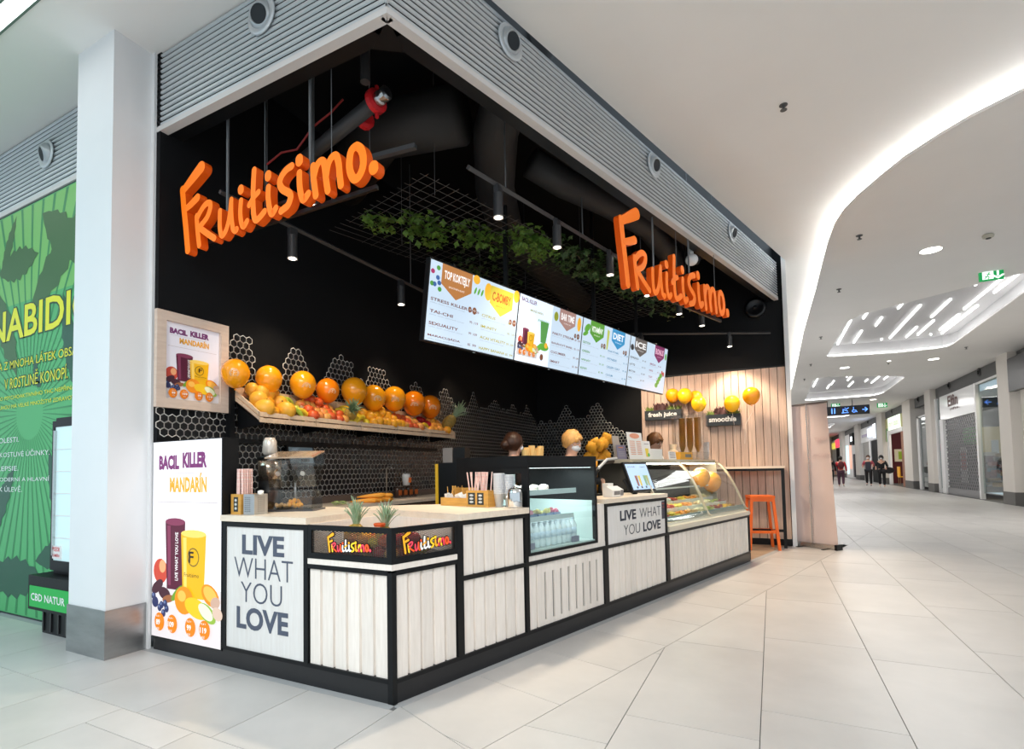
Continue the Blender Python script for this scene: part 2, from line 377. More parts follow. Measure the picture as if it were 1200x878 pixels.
R2 = [(3.37, 27.3), (3.31, 20.5), (3.42, 19.95), (3.75, 19.75), (5.8, 20.95), (6.15, 21.3), (6.23, 21.7), (6.31, 26.3), (6.22, 26.9), (6.0, 27.3), (3.6, 27.6)]
R0 = [(4.7, 2.0), (5.5, 1.2), (7.0, 1.2), (7.0, 4.4), (5.6, 5.0), (4.9, 4.6)]  # unseen recess added to house the third fill light
recs = [R0, R1, R2] + [[(x, y + k) for x, y in R2] for k in (12, 24, 37)]
drop = tag(slab('ceiling_drop', [(9.4, 1.0), (9.4, 80)] + [(x, y) for x, y in reversed(edge_pts)] + [(4.3, 3.15), (5.0, 2.4), (6.2, 1.6)], [r[:] for r in recs], ZD, ZD + .03, CEIL), kind='structure')
TUBE = mat('light_tube', (1, 1, 1), 0.5, emit=3.5, emit_col=(1, 0.99, 0.97)); COVE = mat('cove_led', (1, 1, 1), 0.5, emit=6.0, emit_col=(1, 0.985, 0.96))
COVE2 = mat('ceiling_edge_led', (1, 1, 1), 0.5, emit=42.0, emit_col=(1, 0.985, 0.95))
RECW = mat('recess_white', (0.50, 0.50, 0.51), 0.8)
def grow(poly, d):
    cx_ = sum(p[0] for p in poly) / len(poly); cy_ = sum(p[1] for p in poly) / len(poly)
    return [(x + d * (1 if x > cx_ else -1), y + d * (1 if y > cy_ else -1)) for x, y in poly]
tubesR1 = [(3.90, 12.1, 13.2), (3.65, 13.2, 16.4), (4.04, 14.6, 16.3), (4.28, 13.35, 14.2), (4.47, 11.65, 12.65), (4.86, 12.6, 16.0), (4.68, 16.0, 16.6), (5.33, 12.4, 13.95), (5.24, 14.9, 16.5), (5.46, 14.35, 15.95),
           (5.77, 16.1, 16.75), (5.85, 14.0, 15.6), (6.16, 13.3, 16.5), (5.49, 11.0, 11.5), (5.82, 10.75, 13.5), (6.12, 11.1, 12.3)]
for ri, rc in enumerate(recs):
    zc = 4.72; big = grow(rc, .16)
    rcm = MB(); n = len(big)
    rcm.add([(x, y, ZD + .03) for x, y in big] + [(x, y, zc) for x, y in big], [(i, (i + 1) % n, n + (i + 1) % n, n + i) for i in range(n)] + [tuple(range(n, 2 * n))])
    rec = rcm.build('recess', RECW, drop)
    led = MB(); inn = grow(rc, .07)
    for i in range(n): a, b_ = inn[i], inn[(i + 1) % n]; led.tube([(a[0], a[1], ZD + .055), (b_[0], b_[1], ZD + .055)], .016, 4)
    led.build('cove_light', COVE, rec)
    if ri == 0: tubes = [(5.2, 2.0, 3.0), (5.7, 1.6, 3.6), (6.3, 1.6, 4.0)]
    elif ri == 1: tubes = [(max(3.6, min(6.0, x)), y0 - .35, min(y1, 16.1) - .35) for x, y0, y1 in tubesR1]
    else:
        by = rc[1][1] - 20.5
        tubes = [(x, y + by, y + l + by) for x, y, l in ((3.6, 22.5, 2.6), (3.75, 20.4, .5), (4.1, 21.0, .5), (4.25, 23.6, 1.2), (4.6, 20.6, 2.2), (4.75, 22.6, 1.3), (4.2, 24.8, 1.3), (5.0, 24.4, 1.6), (5.1, 20.9, .5), (5.3, 21.4, .8), (5.45, 24.0, .7), (5.75, 21.9, 3.4), (5.6, 21.2, .4), (6.05, 21.8, 2.6))]
    for x, y0, y1 in tubes:
        o = MB().box(x - .016, x + .016, y0, y1, zc - .04, zc - .002).build('light_tube', TUBE, rec)
ledc = MB(); ep = [(x + .14, y + (.12 if y < 5.6 else 0)) for x, y in edge_pts] + []
ledc.tube([(x, y, ZD + .05) for x, y in [(4.6, 3.2)] + ep], .016, 5); ledc.build('cove_light', COVE2, drop)
# unseen recess boxes added above two of the fill lights
for (x0, x1, y0, y1) in ((.4, 4.2, -6.4, -3.6), (-5.6, -2.8, -5.6, -2.9)):
    rr = MB(); rr.box(x0 - .02, x0, y0, y1, 4.53, 4.8); rr.box(x1, x1 + .02, y0, y1, 4.53, 4.8); rr.box(x0, x1, y0 - .02, y0, 4.53, 4.8); rr.box(x0, x1, y1, y1 + .02, 4.53, 4.8); rr.box(x0, x1, y0, y1, 4.8, 4.82)
    rr.build('recess', RECW, ceil)
# linear light in the ceiling left of the pillar
st = thing('linear_ceiling_light', 'long linear light set flush in the ceiling left of the pillar', 'light', (-4.4, -.72, 4.478))
bx('diffuser', mat('linear_diffuser', (1, 1, 1), .5, emit=5.0), st, -2.4, 2.4, -.05, .05, -.006, .0)
bx('frame', mat('green_grey_frame', (0.14, 0.2, 0.17), .5), st, -2.42, 2.42, -.064, -.05, -.012, 0); bx('frame', MATS['green_grey_frame'], st, -2.42, 2.42, .05, .064, -.012, 0)

# ------------------------------------------------------------------ PILLAR beside the kiosk
pi_ = thing('pillar', 'square white pillar with a steel-clad foot beside the kiosk', 'pillar', (0, 0, 0), kind='structure')
bx('shaft', WHITE, pi_, -2.73, -2.24, -.285, 0.0, .33, 4.478)
bx('steel_base', STEELP, pi_, -2.738, -2.232, -.293, 0.0, 0, .332)
bx('edge_trim', WHITE, pi_, -2.24, -2.205, -.02, 0.0, .0, 4.478)

# ------------------------------------------------------------------ LOUVRED FASCIAS, louvre by louvre
def fascia(name, n_sl, z0, z1, L_, loc, rz, parent=None, x0=0, seg=1):
    f_ = thing(name, None, None, loc, rz, kind='structure')
    bx('backing', LOUVD, f_, x0, L_, .045, .056, z0, z1)
    bx('soffit_strip', LIP, f_, x0, L_, -.004, .06, z0 - .03, z0 + .008)
    bx('beam', BLACKM, f_, x0, L_, .06, .17, z0 - .02, 4.8)
    p = (z1 - z0 - .008) / n_sl; me = None
    for i in range(n_sl):
        za = z0 + .008 + p * i
        if me is None:
            b_ = MB().use(LOUV); b_.prism_x([(.0, p * .12), (.009, 0), (.009, p * .60), (.0, p * .54)], x0, L_); me = b_.mesh('slat')
        link('slat', me, f_, (0, 0, za))
    return f_
def nozzle(loc, rz, label, group='round air nozzles in the louvred fascias', sc=1.0, ad=(0, -.35)):
    t = thing('air_nozzle', label, 'vent', loc, rz, group)
    r = .125 * sc
    MB().use(LOUV).lathe([(r * .80, 0.0), (r, 0.003), (r * 1.02, .012), (r * .94, .022), (r * .80, .016)], n=28, ax=(0, -1, 0)).build('ring', LOUV, t, smooth=True)
    b_ = MB().use(mat('nozzle_grey', (0.42, 0.45, 0.47), .35, .6)); ax = Vector((ad[0], -1, ad[1])).normalized()
    b_.lathe([(r * .80, -.02), (r * .78, .005), (r * .62, .035), (r * .50, .05), (r * .47, .045), (r * .45, .0)], n=24, ax=tuple(ax)); b_.build('nozzle', None, t, smooth=True)
    MB().lathe([(r * .452, .02), (r * .452, .046)], n=20, ax=tuple(ax)).build('opening', mat('nozzle_dark', (.02, .025, .03), .8), t)
    return t
fascia('fascia', 14, 3.89, 4.478, 0.0, (0, 0, 0), 0, x0=-2.238)
fascia('fascia', 14, 3.89, 4.478, 7.42, (0, 0, 0), RZ)
MB().prism_z([(-.03, -.0042), (.002, -.0042), rp(.03, -.0042)[:2], rp(.04, .06)[:2], (-.04, .06)], 3.8595, 3.899).build('fascia_corner', LIP, ceil); MB().prism_z([(-.01, .0), (.0, 0), rp(.01, .0)[:2], rp(.03, .05)[:2], (-.03, .05)], 3.89, 4.478).build('fascia_corner', LOUV, ceil); MB().prism_z([(-.06, .058), rp(.07, .058)[:2], rp(.25, .172)[:2], (-.25, .172)], 3.869, 4.775).build('fascia_corner', BLACKM, ceil)
fascia('fascia', 15, 3.85, 4.478, -2.73, (0, 0, 0), 0, x0=-8.9)
nozzle((-1.03, -.002, 4.275), 0, 'round grey air nozzle in the louvres above the left-hand orange sign', ad=(.25, -.3))
for s, lb in ((1.06, 'largest round air nozzle in the long louvred fascia, nearest its front corner'), (3.25, 'second round air nozzle along the long louvred fascia'), (5.44, 'round air nozzle farthest along the long louvred fascia, above the camera')):
    x, y, z = rp(s, -.002, 4.31); nozzle((x, y, z), RZ, lb, ad=(-.1, -.3))
nozzle((-3.88, -.002, 4.185), 0, 'round grey air nozzle in the louvres above the green shop banner', ad=(-.2, -.3))

# ------------------------------------------------------------------ brush lettering of the brand sign
STROKES=[
('F', 0.03, [(0.04, 0.506), (0.06, 0.358), (0.086, 0.197), (0.111, 0.022)]) ,
('F', [0.03, 0.036, 0.043, 0.047], [(0.048, 0.494), (0.112, 0.53), (0.187, 0.573), (0.261, 0.615)]) ,
('F', [0.024, 0.03, 0.032], [(0.084, 0.343), (0.152, 0.365), (0.222, 0.395)]) ,
('R', 0.024, [(0.214, 0.258), (0.225, 0.155), (0.246, 0.031)]) ,
('R', 0.024, [(0.229, 0.25), (0.28, 0.299), (0.331, 0.324), (0.37, 0.314), (0.37, 0.272), (0.332, 0.215), (0.245, 0.165)]) ,
('R', 0.024, [(0.245, 0.165), (0.333, 0.102), (0.42, 0.045)]) ,
('u', 0.022, [(0.481, 0.231), (0.479, 0.134), (0.49, 0.067), (0.511, 0.045), (0.552, 0.08), (0.585, 0.164), (0.605, 0.282)]) ,
('u', 0.022, [(0.605, 0.282), (0.606, 0.177), (0.623, 0.073), (0.65, 0.047), (0.663, 0.056)]) ,
('i', 0.022, [(0.707, 0.25), (0.7, 0.163), (0.713, 0.088), (0.737, 0.057), (0.77, 0.088)]) ,
('i', 0.03, [(0.705, 0.335), (0.707, 0.322)]) ,
('t', 0.024, [(0.842, 0.431), (0.832, 0.282), (0.837, 0.13), (0.858, 0.076), (0.894, 0.081), (0.946, 0.113)]) ,
('t', 0.022, [(0.794, 0.196), (0.836, 0.236), (0.887, 0.263)]) ,
('i', 0.024, [(0.984, 0.272), (0.982, 0.202), (0.997, 0.118), (1.02, 0.078), (1.056, 0.109)]) ,
('i', 0.031, [(0.982, 0.358), (0.982, 0.343)]) ,
('S', 0.026, [(1.204, 0.354), (1.154, 0.342), (1.108, 0.308), (1.094, 0.266), (1.122, 0.219), (1.181, 0.18), (1.196, 0.147), (1.172, 0.101), (1.131, 0.085), (1.108, 0.077)]) ,
('i', 0.025, [(1.276, 0.289), (1.278, 0.209), (1.292, 0.135), (1.314, 0.1), (1.354, 0.13)]) ,
('i', 0.033, [(1.275, 0.382), (1.276, 0.364)]) ,
('m', 0.025, [(1.398, 0.299), (1.403, 0.216), (1.421, 0.1)]) ,
('m', 0.025, [(1.403, 0.216), (1.428, 0.285), (1.457, 0.311), (1.487, 0.303), (1.501, 0.252), (1.511, 0.174), (1.524, 0.104)]) ,
('m', 0.025, [(1.511, 0.199), (1.528, 0.269), (1.561, 0.309), (1.597, 0.306), (1.617, 0.25), (1.624, 0.18), (1.634, 0.109)]) ,
('o', 0.027, [(1.759, 0.321), (1.72, 0.305), (1.704, 0.249), (1.707, 0.181), (1.738, 0.121), (1.776, 0.125), (1.807, 0.17), (1.812, 0.235), (1.793, 0.292), (1.759, 0.321)]) ,
('.', 0.036, [(1.89, 0.156), (1.892, 0.14)]) ,
]
def crom(pts, k=4):
    if len(pts) < 3: return pts
    out = []; P = [pts[0]] + list(pts) + [pts[-1]]
    for i in range(1, len(P) - 2):
        for j in range(k):
            t = j / k; out.append(tuple(0.5 * (2 * P[i][a] + (P[i + 1][a] - P[i - 1][a]) * t + (2 * P[i - 1][a] - 5 * P[i][a] + 4 * P[i + 1][a] - P[i + 2][a]) * t * t + (3 * P[i][a] - P[i - 1][a] - 3 * P[i + 1][a] + P[i + 2][a]) * t ** 3) for a in (0, 1)))
    return out + [pts[-1]]
def stroke(mb, pts, r, y0, y1, k=4, face=None, side=None):
    """a thick brush stroke with round ends, front face at y0 (facing -y), back at y1"""
    n0 = len(pts); closed = pts[0] == pts[-1]
    rs0 = r if isinstance(r, list) else [r] * n0
    P = crom([tuple(p) + () for p in pts], k); n = len(P)
    rs = [rs0[min(int(i * (n0 - 1) / max(n - 1, 1)), n0 - 1)] * (1 - (i * (n0 - 1) / max(n - 1, 1)) % 1) + rs0[min(int(i * (n0 - 1) / max(n - 1, 1)) + 1, n0 - 1)] * ((i * (n0 - 1) / max(n - 1, 1)) % 1) for i in range(n)]
    Lf, Rt, D = [], [], []
    for i, p in enumerate(P):
        a = P[i - 1] if i else (P[-2] if closed else P[0]); b = P[i + 1] if i < n - 1 else (P[1] if closed else P[-1])
        dx, dz = b[0] - a[0], b[1] - a[1]; l = math.hypot(dx, dz) or 1; dx /= l; dz /= l; D.append((dx, dz))
        Lf.append((p[0] - dz * rs[i], p[1] + dx * rs[i])); Rt.append((p[0] + dz * rs[i], p[1] - dx * rs[i]))
    if side: mb.use(side)
    def strip(seq, flip=False):
        vs = [(x, y0, z) for x, z in seq] + [(x, y1, z) for x, z in seq]; m_ = len(seq)
        mb.add(vs, [((i, i + 1, m_ + i + 1, m_ + i) if not flip else (i + 1, i, m_ + i, m_ + i + 1)) for i in range(m_ - 1)])
    def cap(i, s):
        dx, dz = D[i]; c = P[i]; q = []
        for j in range(9):
            t = PI / 2 - PI * j / 8; ex, ez = dx * s, dz * s
            q.append((c[0] + rs[i] * (ex * math.cos(t) - ez * math.sin(t)), c[1] + rs[i] * (ez * math.cos(t) + ex * math.sin(t))))
        return q
    caps_ = [] if closed else [cap(0, -1), cap(n - 1, 1)]
    mb.smooth = True; strip(Lf); strip(Rt, True)
    for c in caps_: strip(c)
    mb.smooth = False
    if face: mb.use(face)
    for y, fl in ((y0, False), (y1, True)):
        for i in range(n - 1):
            q = [(Rt[i][0], y, Rt[i][1]), (Rt[i + 1][0], y, Rt[i + 1][1]), (Lf[i + 1][0], y, Lf[i + 1][1]), (Lf[i][0], y, Lf[i][1])]
            mb.face(q[::-1] if fl else q)
        for c in caps_: mb.face([(x, y, z) for x, z in (c if fl else c[::-1])])
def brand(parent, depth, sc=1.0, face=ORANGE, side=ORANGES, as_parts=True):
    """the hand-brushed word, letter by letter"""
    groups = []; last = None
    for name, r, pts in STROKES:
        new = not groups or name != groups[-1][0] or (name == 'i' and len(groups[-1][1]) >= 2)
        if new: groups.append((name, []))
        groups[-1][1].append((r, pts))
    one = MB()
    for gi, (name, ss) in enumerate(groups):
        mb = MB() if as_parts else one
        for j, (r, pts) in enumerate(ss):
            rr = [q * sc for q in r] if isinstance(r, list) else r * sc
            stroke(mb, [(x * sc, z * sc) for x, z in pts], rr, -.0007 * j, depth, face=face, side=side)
        if as_parts: mb.build('letter', None, parent)
    if not as_parts: return one
def brand_sign(loc, rz, sc, label, rods):
    t = thing('brand_sign', label, 'sign', loc, rz, 'orange letter signs hung in the kiosk opening')
    brand(t, .058, sc)
    bx('rail', BLACKM, t, .12 * sc, 1.86 * sc, .062, .085, .06 * sc, .085 * sc)
    bx('rail', BLACKM, t, .12 * sc, 1.86 * sc, .062, .085, .17 * sc, .19 * sc)
    GR = mat('grey_rod', (.16, .17, .18), .4, .6)
    for x, w_ in rods:
        MB().tube([(x * sc, .09, .08 * sc), (x * sc, .09, 4.78 - loc[2])], w_, 8).build('rod', GR, t)
    return t
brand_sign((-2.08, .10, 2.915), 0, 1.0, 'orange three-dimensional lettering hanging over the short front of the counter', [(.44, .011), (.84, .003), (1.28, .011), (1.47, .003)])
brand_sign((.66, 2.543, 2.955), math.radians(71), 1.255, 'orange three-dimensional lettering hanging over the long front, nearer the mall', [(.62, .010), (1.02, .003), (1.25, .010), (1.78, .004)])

# ------------------------------------------------------------------ print: the juice picture
def pm(E):
    def k(nm, col): return mat('print_%s_%s' % (nm, E), tuple(q * .25 for q in col), .5, emit=E, emit_col=col) if E else mat('print_%s_0' % nm, col, .35)
    return k
def juice(mb, x0, z0, w, h, y, E, text=True, green=False, price=True, title=True):
    """two tall cups with fruit in front on a pale table"""
    k = pm(E); st_ = .00025
    X = lambda a: x0 + a * w
    Z = lambda a: z0 + a * h
    mb.use(k('table', (.80, .76, .78))); mb.rect(X(0), X(1), Z(0), Z(.27), y)
    mb.use(k('table2', (.88, .86, .90))); mb.rect(X(0), X(1), Z(.17), Z(.215), y - st_)
    L = [2]
    def nx(): L[0] += 1; return y - st_ * L[0]
    def D(c, cx, cz, rx, rz, rot=0, n=18, col=None): mb.use(k(c, col)); mb.disc(X(cx), Z(cz), rx * w, rz * w, nx(), n, rot)
    def cup(c1, c2, cx0, cx1, zt, zb, a, b):
        mb.use(k(c1, a)); mb.poly([(X(cx0 + .03), Z(zb)), (X(cx1 - .03), Z(zb)), (X(cx1), Z(zt - .01)), (X(cx0), Z(zt - .01))], nx())
        mb.use(k(c2, b)); mb.poly([(X(cx0 + .05), Z(zb + .02)), (X(cx0 + .09), Z(zb + .02)), (X(cx0 + .08), Z(zt - .03)), (X(cx0 + .03), Z(zt - .03))], nx())
        mb.disc(X((cx0 + cx1) / 2), Z(zt - .01), (cx1 - cx0) / 2 * w, .035 * w, nx(), 16)
    D('apple', .13, .335, .11, .115, col=(.62, .07, .04)); D('apple2', .16, .36, .05, .06, col=(.90, .42, .20))
    cup('plum', 'plum2', .20, .50, .60, .25, (.10, .008, .035), (.24, .04, .10))
    cup('yellow', 'yellow2', .44, .80, .545, .22, (.88, .50, .01), (1.0, .72, .16))
    D('dark', .62, .42, .085, .085, col=(.25, .16, .02)); D('yellow', .62, .42, .072, .072, col=(.88, .50, .01))
    if green: pass
    D('orange', .86, .245, .13, .085, -.5, col=(.92, .30, .01)); D('orange2', .86, .25, .10, .06, -.5, col=(1.0, .55, .10))
    D('date', .09, .255, .10, .05, .6, col=(.06, .015, .03)); D('date', .20, .225, .09, .055, -.2, col=(.06, .015, .03)); D('spice', .26, .20, .09, .035, .2, col=(.35, .13, .05))
    D('berry', .06, .175, .05, .05, col=(.03, .04, .13))
    for cx, cz in ((.13, .15), (.19, .125), (.16, .165), (.24, .15), (.04, .205), (.22, .175)): D('berry', cx, cz, .033, .035, col=(.03, .04, .13)); D('berry2', cx - .008, cz + .006, .014, .014, col=(.16, .22, .42))
    D('leaf', .40, .235, .11, .035, .7, col=(.16, .36, .03))
    D('orange', .50, .205, .135, .125, col=(.92, .30, .01)); D('orange2', .47, .225, .06, .05, col=(1.0, .55, .10))
    D('lemon', .68, .175, .17, .085, -.25, col=(.95, .60, .02)); D('lime', .83, .16, .13, .07, -.5, col=(.30, .50, .06)); D('limei', .81, .165, .11, .055, -.5, col=(.86, .93, .66))
    D('ginger', .94, .215, .065, .05, .3, col=(.62, .42, .32)); D('ginger2', .97, .165, .07, .055, -.4, col=(.74, .56, .45))
    if text:
        y1 = y - st_ * 70
        mb.use(k('black', (.02, .015, .01))); put_text(mb, 'F', X(.585), X(.655), Z(.395), Z(.45), y1, .02)
        put_text(mb, 'Fruitisimo', X(.52), X(.73), Z(.325), Z(.345), y1)
        mb.use(k('white', (.95, .95, .95)))
        vs, fs, asp = text_mesh('LIVE WHAT YOU LOVE', .02, 2); mb.add([(X(.385 + .045 * (1 - b)), y1, Z(.30 + a * .24)) for a, b in vs], fs)
    if price:
        for i, (cx, p) in enumerate(((.14, '89'), (.335, '109'), (.60, '99'), (.80, '119'))):
            D('disc', cx, .078 if w < .3 else .080, .075, .083, n=22, col=(.86, .24, .005))
        y1 = y - st_ * 80; mb.use(k('white', (.95, .95, .95)))
        for i, (cx, p) in enumerate(((.14, '89'), (.335, '109'), (.60, '99'), (.80, '119'))):
            hw = .03 if len(p) == 2 else .045
            put_text(mb, p, X(cx - hw), X(cx + hw), Z(.066), Z(.094), y1, .03)
            put_text(mb, '0,4 l' if i % 2 else '0,3 l', X(cx - .03), X(cx + .03), Z(.105), Z(.115), y1, .01); put_text(mb, 'Kč', X(cx - .02), X(cx + .02), Z(.042), Z(.054), y1, .01)
    if title:
        y1 = y - st_ * 4
        mb.use(k('purple', (.20, .035, .17))); put_text(mb, 'BACIL', X(.09), X(.40), Z(.855), Z(.93), y1, .06); put_text(mb, 'KILLER', X(.45), X(.80), Z(.862), Z(.94), y1, .06)
        mb.use(k('mandarin', (.90, .44, .04))); put_text(mb, 'MANDARÍN', X(.26), X(.80), Z(.74), Z(.835), y1, .045)
        mb.use(k('grey', (.55, .5, .52))); mb.rect(X(.06), X(.95), Z(.688), Z(.692), y1); mb.rect(X(.10), X(.75), Z(.835), Z(.838), y1)

# ------------------------------------------------------------------ COUNTER
slat_cache = {}
def slats(parent, x0, x1, z0, z1, n, y=.012, material=PALE):
    p = (x1 - x0) / n; key = (round(p, 3), round(z1 - z0, 3), material.name)
    if key not in slat_cache:
        slat_cache[key] = MB().use(material).prism_z([(.0, .016), (.007, .016), (.010, 0), (p - .010, 0), (p - .007, .016), (p, .016), (p, .0178), (0, .0178)], 0, z1 - z0).mesh('slat')
    for i in range(n): link('slat', slat_cache[key], parent, (x0 + p * i, y, z0))
def cbox_unit(t, L_, ztop, depth=.6, y0=.03):
    bx('carcass', BLACKM, t, .004, L_ - .004, y0, depth, .10, ztop)
    bx('plinth', PLINTH, t, 0, L_, .004, .03, 0, .125)
BAR = .034
def frame_bars(t, L_, rows, verts, zt, z0=.12):
    for z in rows: bx('frame_bar', BLACKM, t, 0, L_, 0, .03, z, z + .028)
    for x in verts: bx('frame_bar', BLACKM, t, x, x + BAR, -.001, .029, z0, zt)
WZ = .945
# short front: illuminated poster box
lb = thing('illuminated_poster', 'tall backlit juice poster on the plinth between the pillar and the motto panel', 'poster', (-2.2, 0, 0))
bx('box', BLACKM, lb, 0, .79, .0, .12, .09, 1.505)
bx('plinth', PLINTH, lb, .02, .79, .004, .12, 0, .09)
k1 = pm(1.0)
b_ = MB().use(mat('lit_panel', (.25, .25, .26), .5, emit=.92, emit_col=(.93, .945, 1.0))); b_.rect(.008, .78, .098, 1.498, -.002); juice(b_, .008, .098, .772, 1.40, -.0022, .85)
b_.build('printed_sheet', None, lb)
bx('edge_profile', mat('aluminium_profile', (.6, .62, .64), .3, .8), lb, 0, .008, -.003, .0, .095, 1.50); bx('edge_profile', BLACKM, lb, .78, .79, -.003, 0, .095, 1.50)
# short front: LIVE WHAT YOU LOVE unit
def motto_text(parent, lines, y=-.0015, material=None):
    b_ = MB().use(material)
    for body, x0, x1, z0, z1, bold in lines: put_text(b_, body, x0, x1, z0, z1, y, bold, 4)
    return b_.build('lettering', material, parent)
INK = mat('slate_lettering', (0.085, 0.10, 0.145), .5); INKD = mat('dark_lettering', (0.03, 0.035, 0.055), .5)
mu = thing('counter_unit', 'counter unit on the short front with four-line grey motto on a white panel', 'counter', (-1.41, 0, 0))
cbox_unit(mu, .78, WZ - .01); frame_bars(mu, .78, [.91], [0, .746], .94)
bx('frame_bar', BLACKM, mu, 0, .78, 0, .03, .105, .128)
bx('panel', mat('white_panel', (.80, .785, .765), .45, col2=(.73, .70, .67), noise_scale=9, stretch=(6, 6, .5)), mu, BAR, .746, .008, .03, .128, .91)
motto_text(mu, [('LIVE', .185, .575, .735, .862, .035), ('WHAT', .11, .65, .585, .715, -.012), ('YOU', .175, .555, .43, .56, -.012), ('LOVE', .135, .61, .258, .40, .035)], y=.0065, material=INK)
# corner unit
cu_ = thing('corner_counter_unit', 'corner counter unit with meshed fruit bin on top and pale slatted sides', 'counter', (0, 0, 0))
def qpoly(o): # corner outline inset by o
    c = (-o * math.tan((PI / 2 - TH) / 2) * 0, 0)
    return None
innerc = (-.63, .70)
pc = [(-.02, .03), (-.626, .03), (-.626, .69), rp(.496, .03)[:2]]
MB().prism_z([(-.036 * .0 - .03, .035), rp(.49, .03)[:2], (-.62, .69), (-.62, .035)], .10, .70).build('carcass', BLACKM, cu_)
bx('plinth', PLINTH, cu_, -.63, 0, .004, .03, 0, .125)
def rpart(name, m_, parent, s0, s1, d0, d1, z0, z1):
    return MB().prism_z([rp(s0, d0)[:2], rp(s1, d0)[:2], rp(s1, d1)[:2], rp(s0, d1)[:2]], z0, z1).build(name, m_, parent)
rpart('plinth', PLINTH, cu_, 0, .5, .004, .03, 0, .125)
# corner post: mitred
MB().prism_z([(0, 0), rp(.03, 0)[:2], rp(.03, .03)[:2], (-.034, .03), (-.034, 0)], .0, .70).build('corner_post', BLACKM, cu_)
for z in (.685,): bx('frame_bar', BLACKM, cu_, -.63, -.03, 0, .03, z, z + .028); rpart('frame_bar', BLACKM, cu_, .03, .5, 0, .03, z, z + .028)
bx('frame_bar', BLACKM, cu_, -.63, -.03, 0, .03, .105, .128); rpart('frame_bar', BLACKM, cu_, .03, .5, 0, .03, .105, .128)
rpart('frame_bar', BLACKM, cu_, .483, .5, -.001, .029, .128, .94)
slats(cu_, -.63, -.034, .128, .685, 6)
sl = thing('slat_row', None, None, (0, 0, 0), RZ); sl.parent = cu_
slats(sl, .03, .484, .128, .685, 5)
# pale ledge and bin
MB().prism_z([(0, 0), rp(.5, 0)[:2], rp(.5, .03)[:2], (-.63, .03), (-.63, 0)], .713, .745).build('pale_ledge', PALE, cu_)
MB().prism_z([(-.005, .01), rp(.5, .01)[:2], (-.63, .69), (-.63, .01)], .745, .752).build('bin_floor', BLACKM, cu_)
bn = thing('fruit_bin', None, None, (0, 0, 0)); bn.parent = cu_
MB().prism_z([(0, 0), rp(.03, 0)[:2], rp(.03, .03)[:2], (-.034, .03), (-.034, 0)], .748, .943).build('bin_frame', BLACKM, bn)
for z in (.75, .913): bx('bin_frame', BLACKM, bn, -.63, -.034, 0, .025, z, z + .03); rpart('bin_frame', BLACKM, bn, .03, .5, 0, .025, z, z + .03)
bx('bin_frame', BLACKM, bn, -.63, -.60, 0, .025, .78, .913); rpart('bin_frame', BLACKM, bn, .462, .483, 0, .025, .78, .913)
# diagonal expanded-metal mesh
def mesh_panel(x0, x1, z0, z1, p=.0105, w=.0016):
    b_ = MB(); W_, H_ = x1 - x0, z1 - z0; sl_ = .36
    for sgn in (1, -1):
        n = int((W_ * sl_ + H_) / p) + 1
        for i in range(-1, n + 1):
            c = i * p - (W_ * sl_ if sgn > 0 else 0)   # z = c + sgn*sl*x
            pts = []
            for x in (0, W_):
                pts.append([x, c + sgn * sl_ * x])
            (xa, za), (xb, zb) = pts
            def cutz(zv): return xa + (zv - za) * (xb - xa) / (zb - za)
            for q in (pts[0], pts[1]):
                for lim in (0, H_):
                    if (lim == 0 and q[1] < 0) or (lim == H_ and q[1] > H_):
                        q[0] = xa + (lim - za) * (xb - xa) / (zb - za) if zb != za else q[0]; q[1] = lim
            if 0 <= pts[0][0] <= W_ and 0 <= pts[1][0] <= W_ and pts[1][0] - pts[0][0] > .002:
                (a, za_), (c_, zc_) = pts
                b_.add([(x0 + a, .010, z0 + za_ - w), (x0 + c_, .010, z0 + zc_ - w), (x0 + c_, .010, z0 + zc_ + w), (x0 + a, .010, z0 + za_ + w),
                        (x0 + a, .012, z0 + za_ - w), (x0 + c_, .012, z0 + zc_ - w), (x0 + c_, .012, z0 + zc_ + w), (x0 + a, .012, z0 + za_ + w)],
                       [(0, 1, 2, 3), (7, 6, 5, 4), (0, 4, 5, 1), (3, 2, 6, 7)])
    return b_
MESHM = mat('mesh_wire', (.10, .085, .075), .45, .5)
mesh_panel(-.60, -.034, .78, .913).build('wire_mesh', MESHM, bn); o = mesh_panel(.03, .462, .78, .913).build('wire_mesh', MESHM, bn, rz=RZ)
# small logos on the mesh, many-coloured
LOGOM = [mat('logo_%d' % i, c, .35, emit=.25) for i, c in enumerate([(.95, .42, .02), (.85, .10, .02), (.95, .60, .03), (.88, .88, .85), (.80, .06, .10)])]
def mini(loc, rz, w):
    t = thing('mesh_logo', None, None, loc, rz); t.parent = bn; sc = w / 1.93; i = 0
    b_ = MB()
    for j, (name, r, pts) in enumerate(STROKES):
        rr = [q * sc * 1.15 for q in r] if isinstance(r, list) else r * sc * 1.15
        M1 = LOGOM[(j * 7 // 3) % 5] if j > 2 else LOGOM[0]
        stroke(b_, [(x * sc, z * sc) for x, z in pts], [q * 1.7 for q in rr] if isinstance(rr, list) else rr * 1.7, -.0010, .002, k=2, face=BLACKM, side=BLACKM)
        stroke(b_, [(x * sc, z * sc) for x, z in pts], rr, -.0022 - .0001 * j, .0, k=2, face=M1, side=M1)
    b_.build('letters', None, t)
mini((-.475, .005, .79), 0, .33)
x, y, z = rp(.075, .005, .795); mini((x, y, z), RZ, .36)

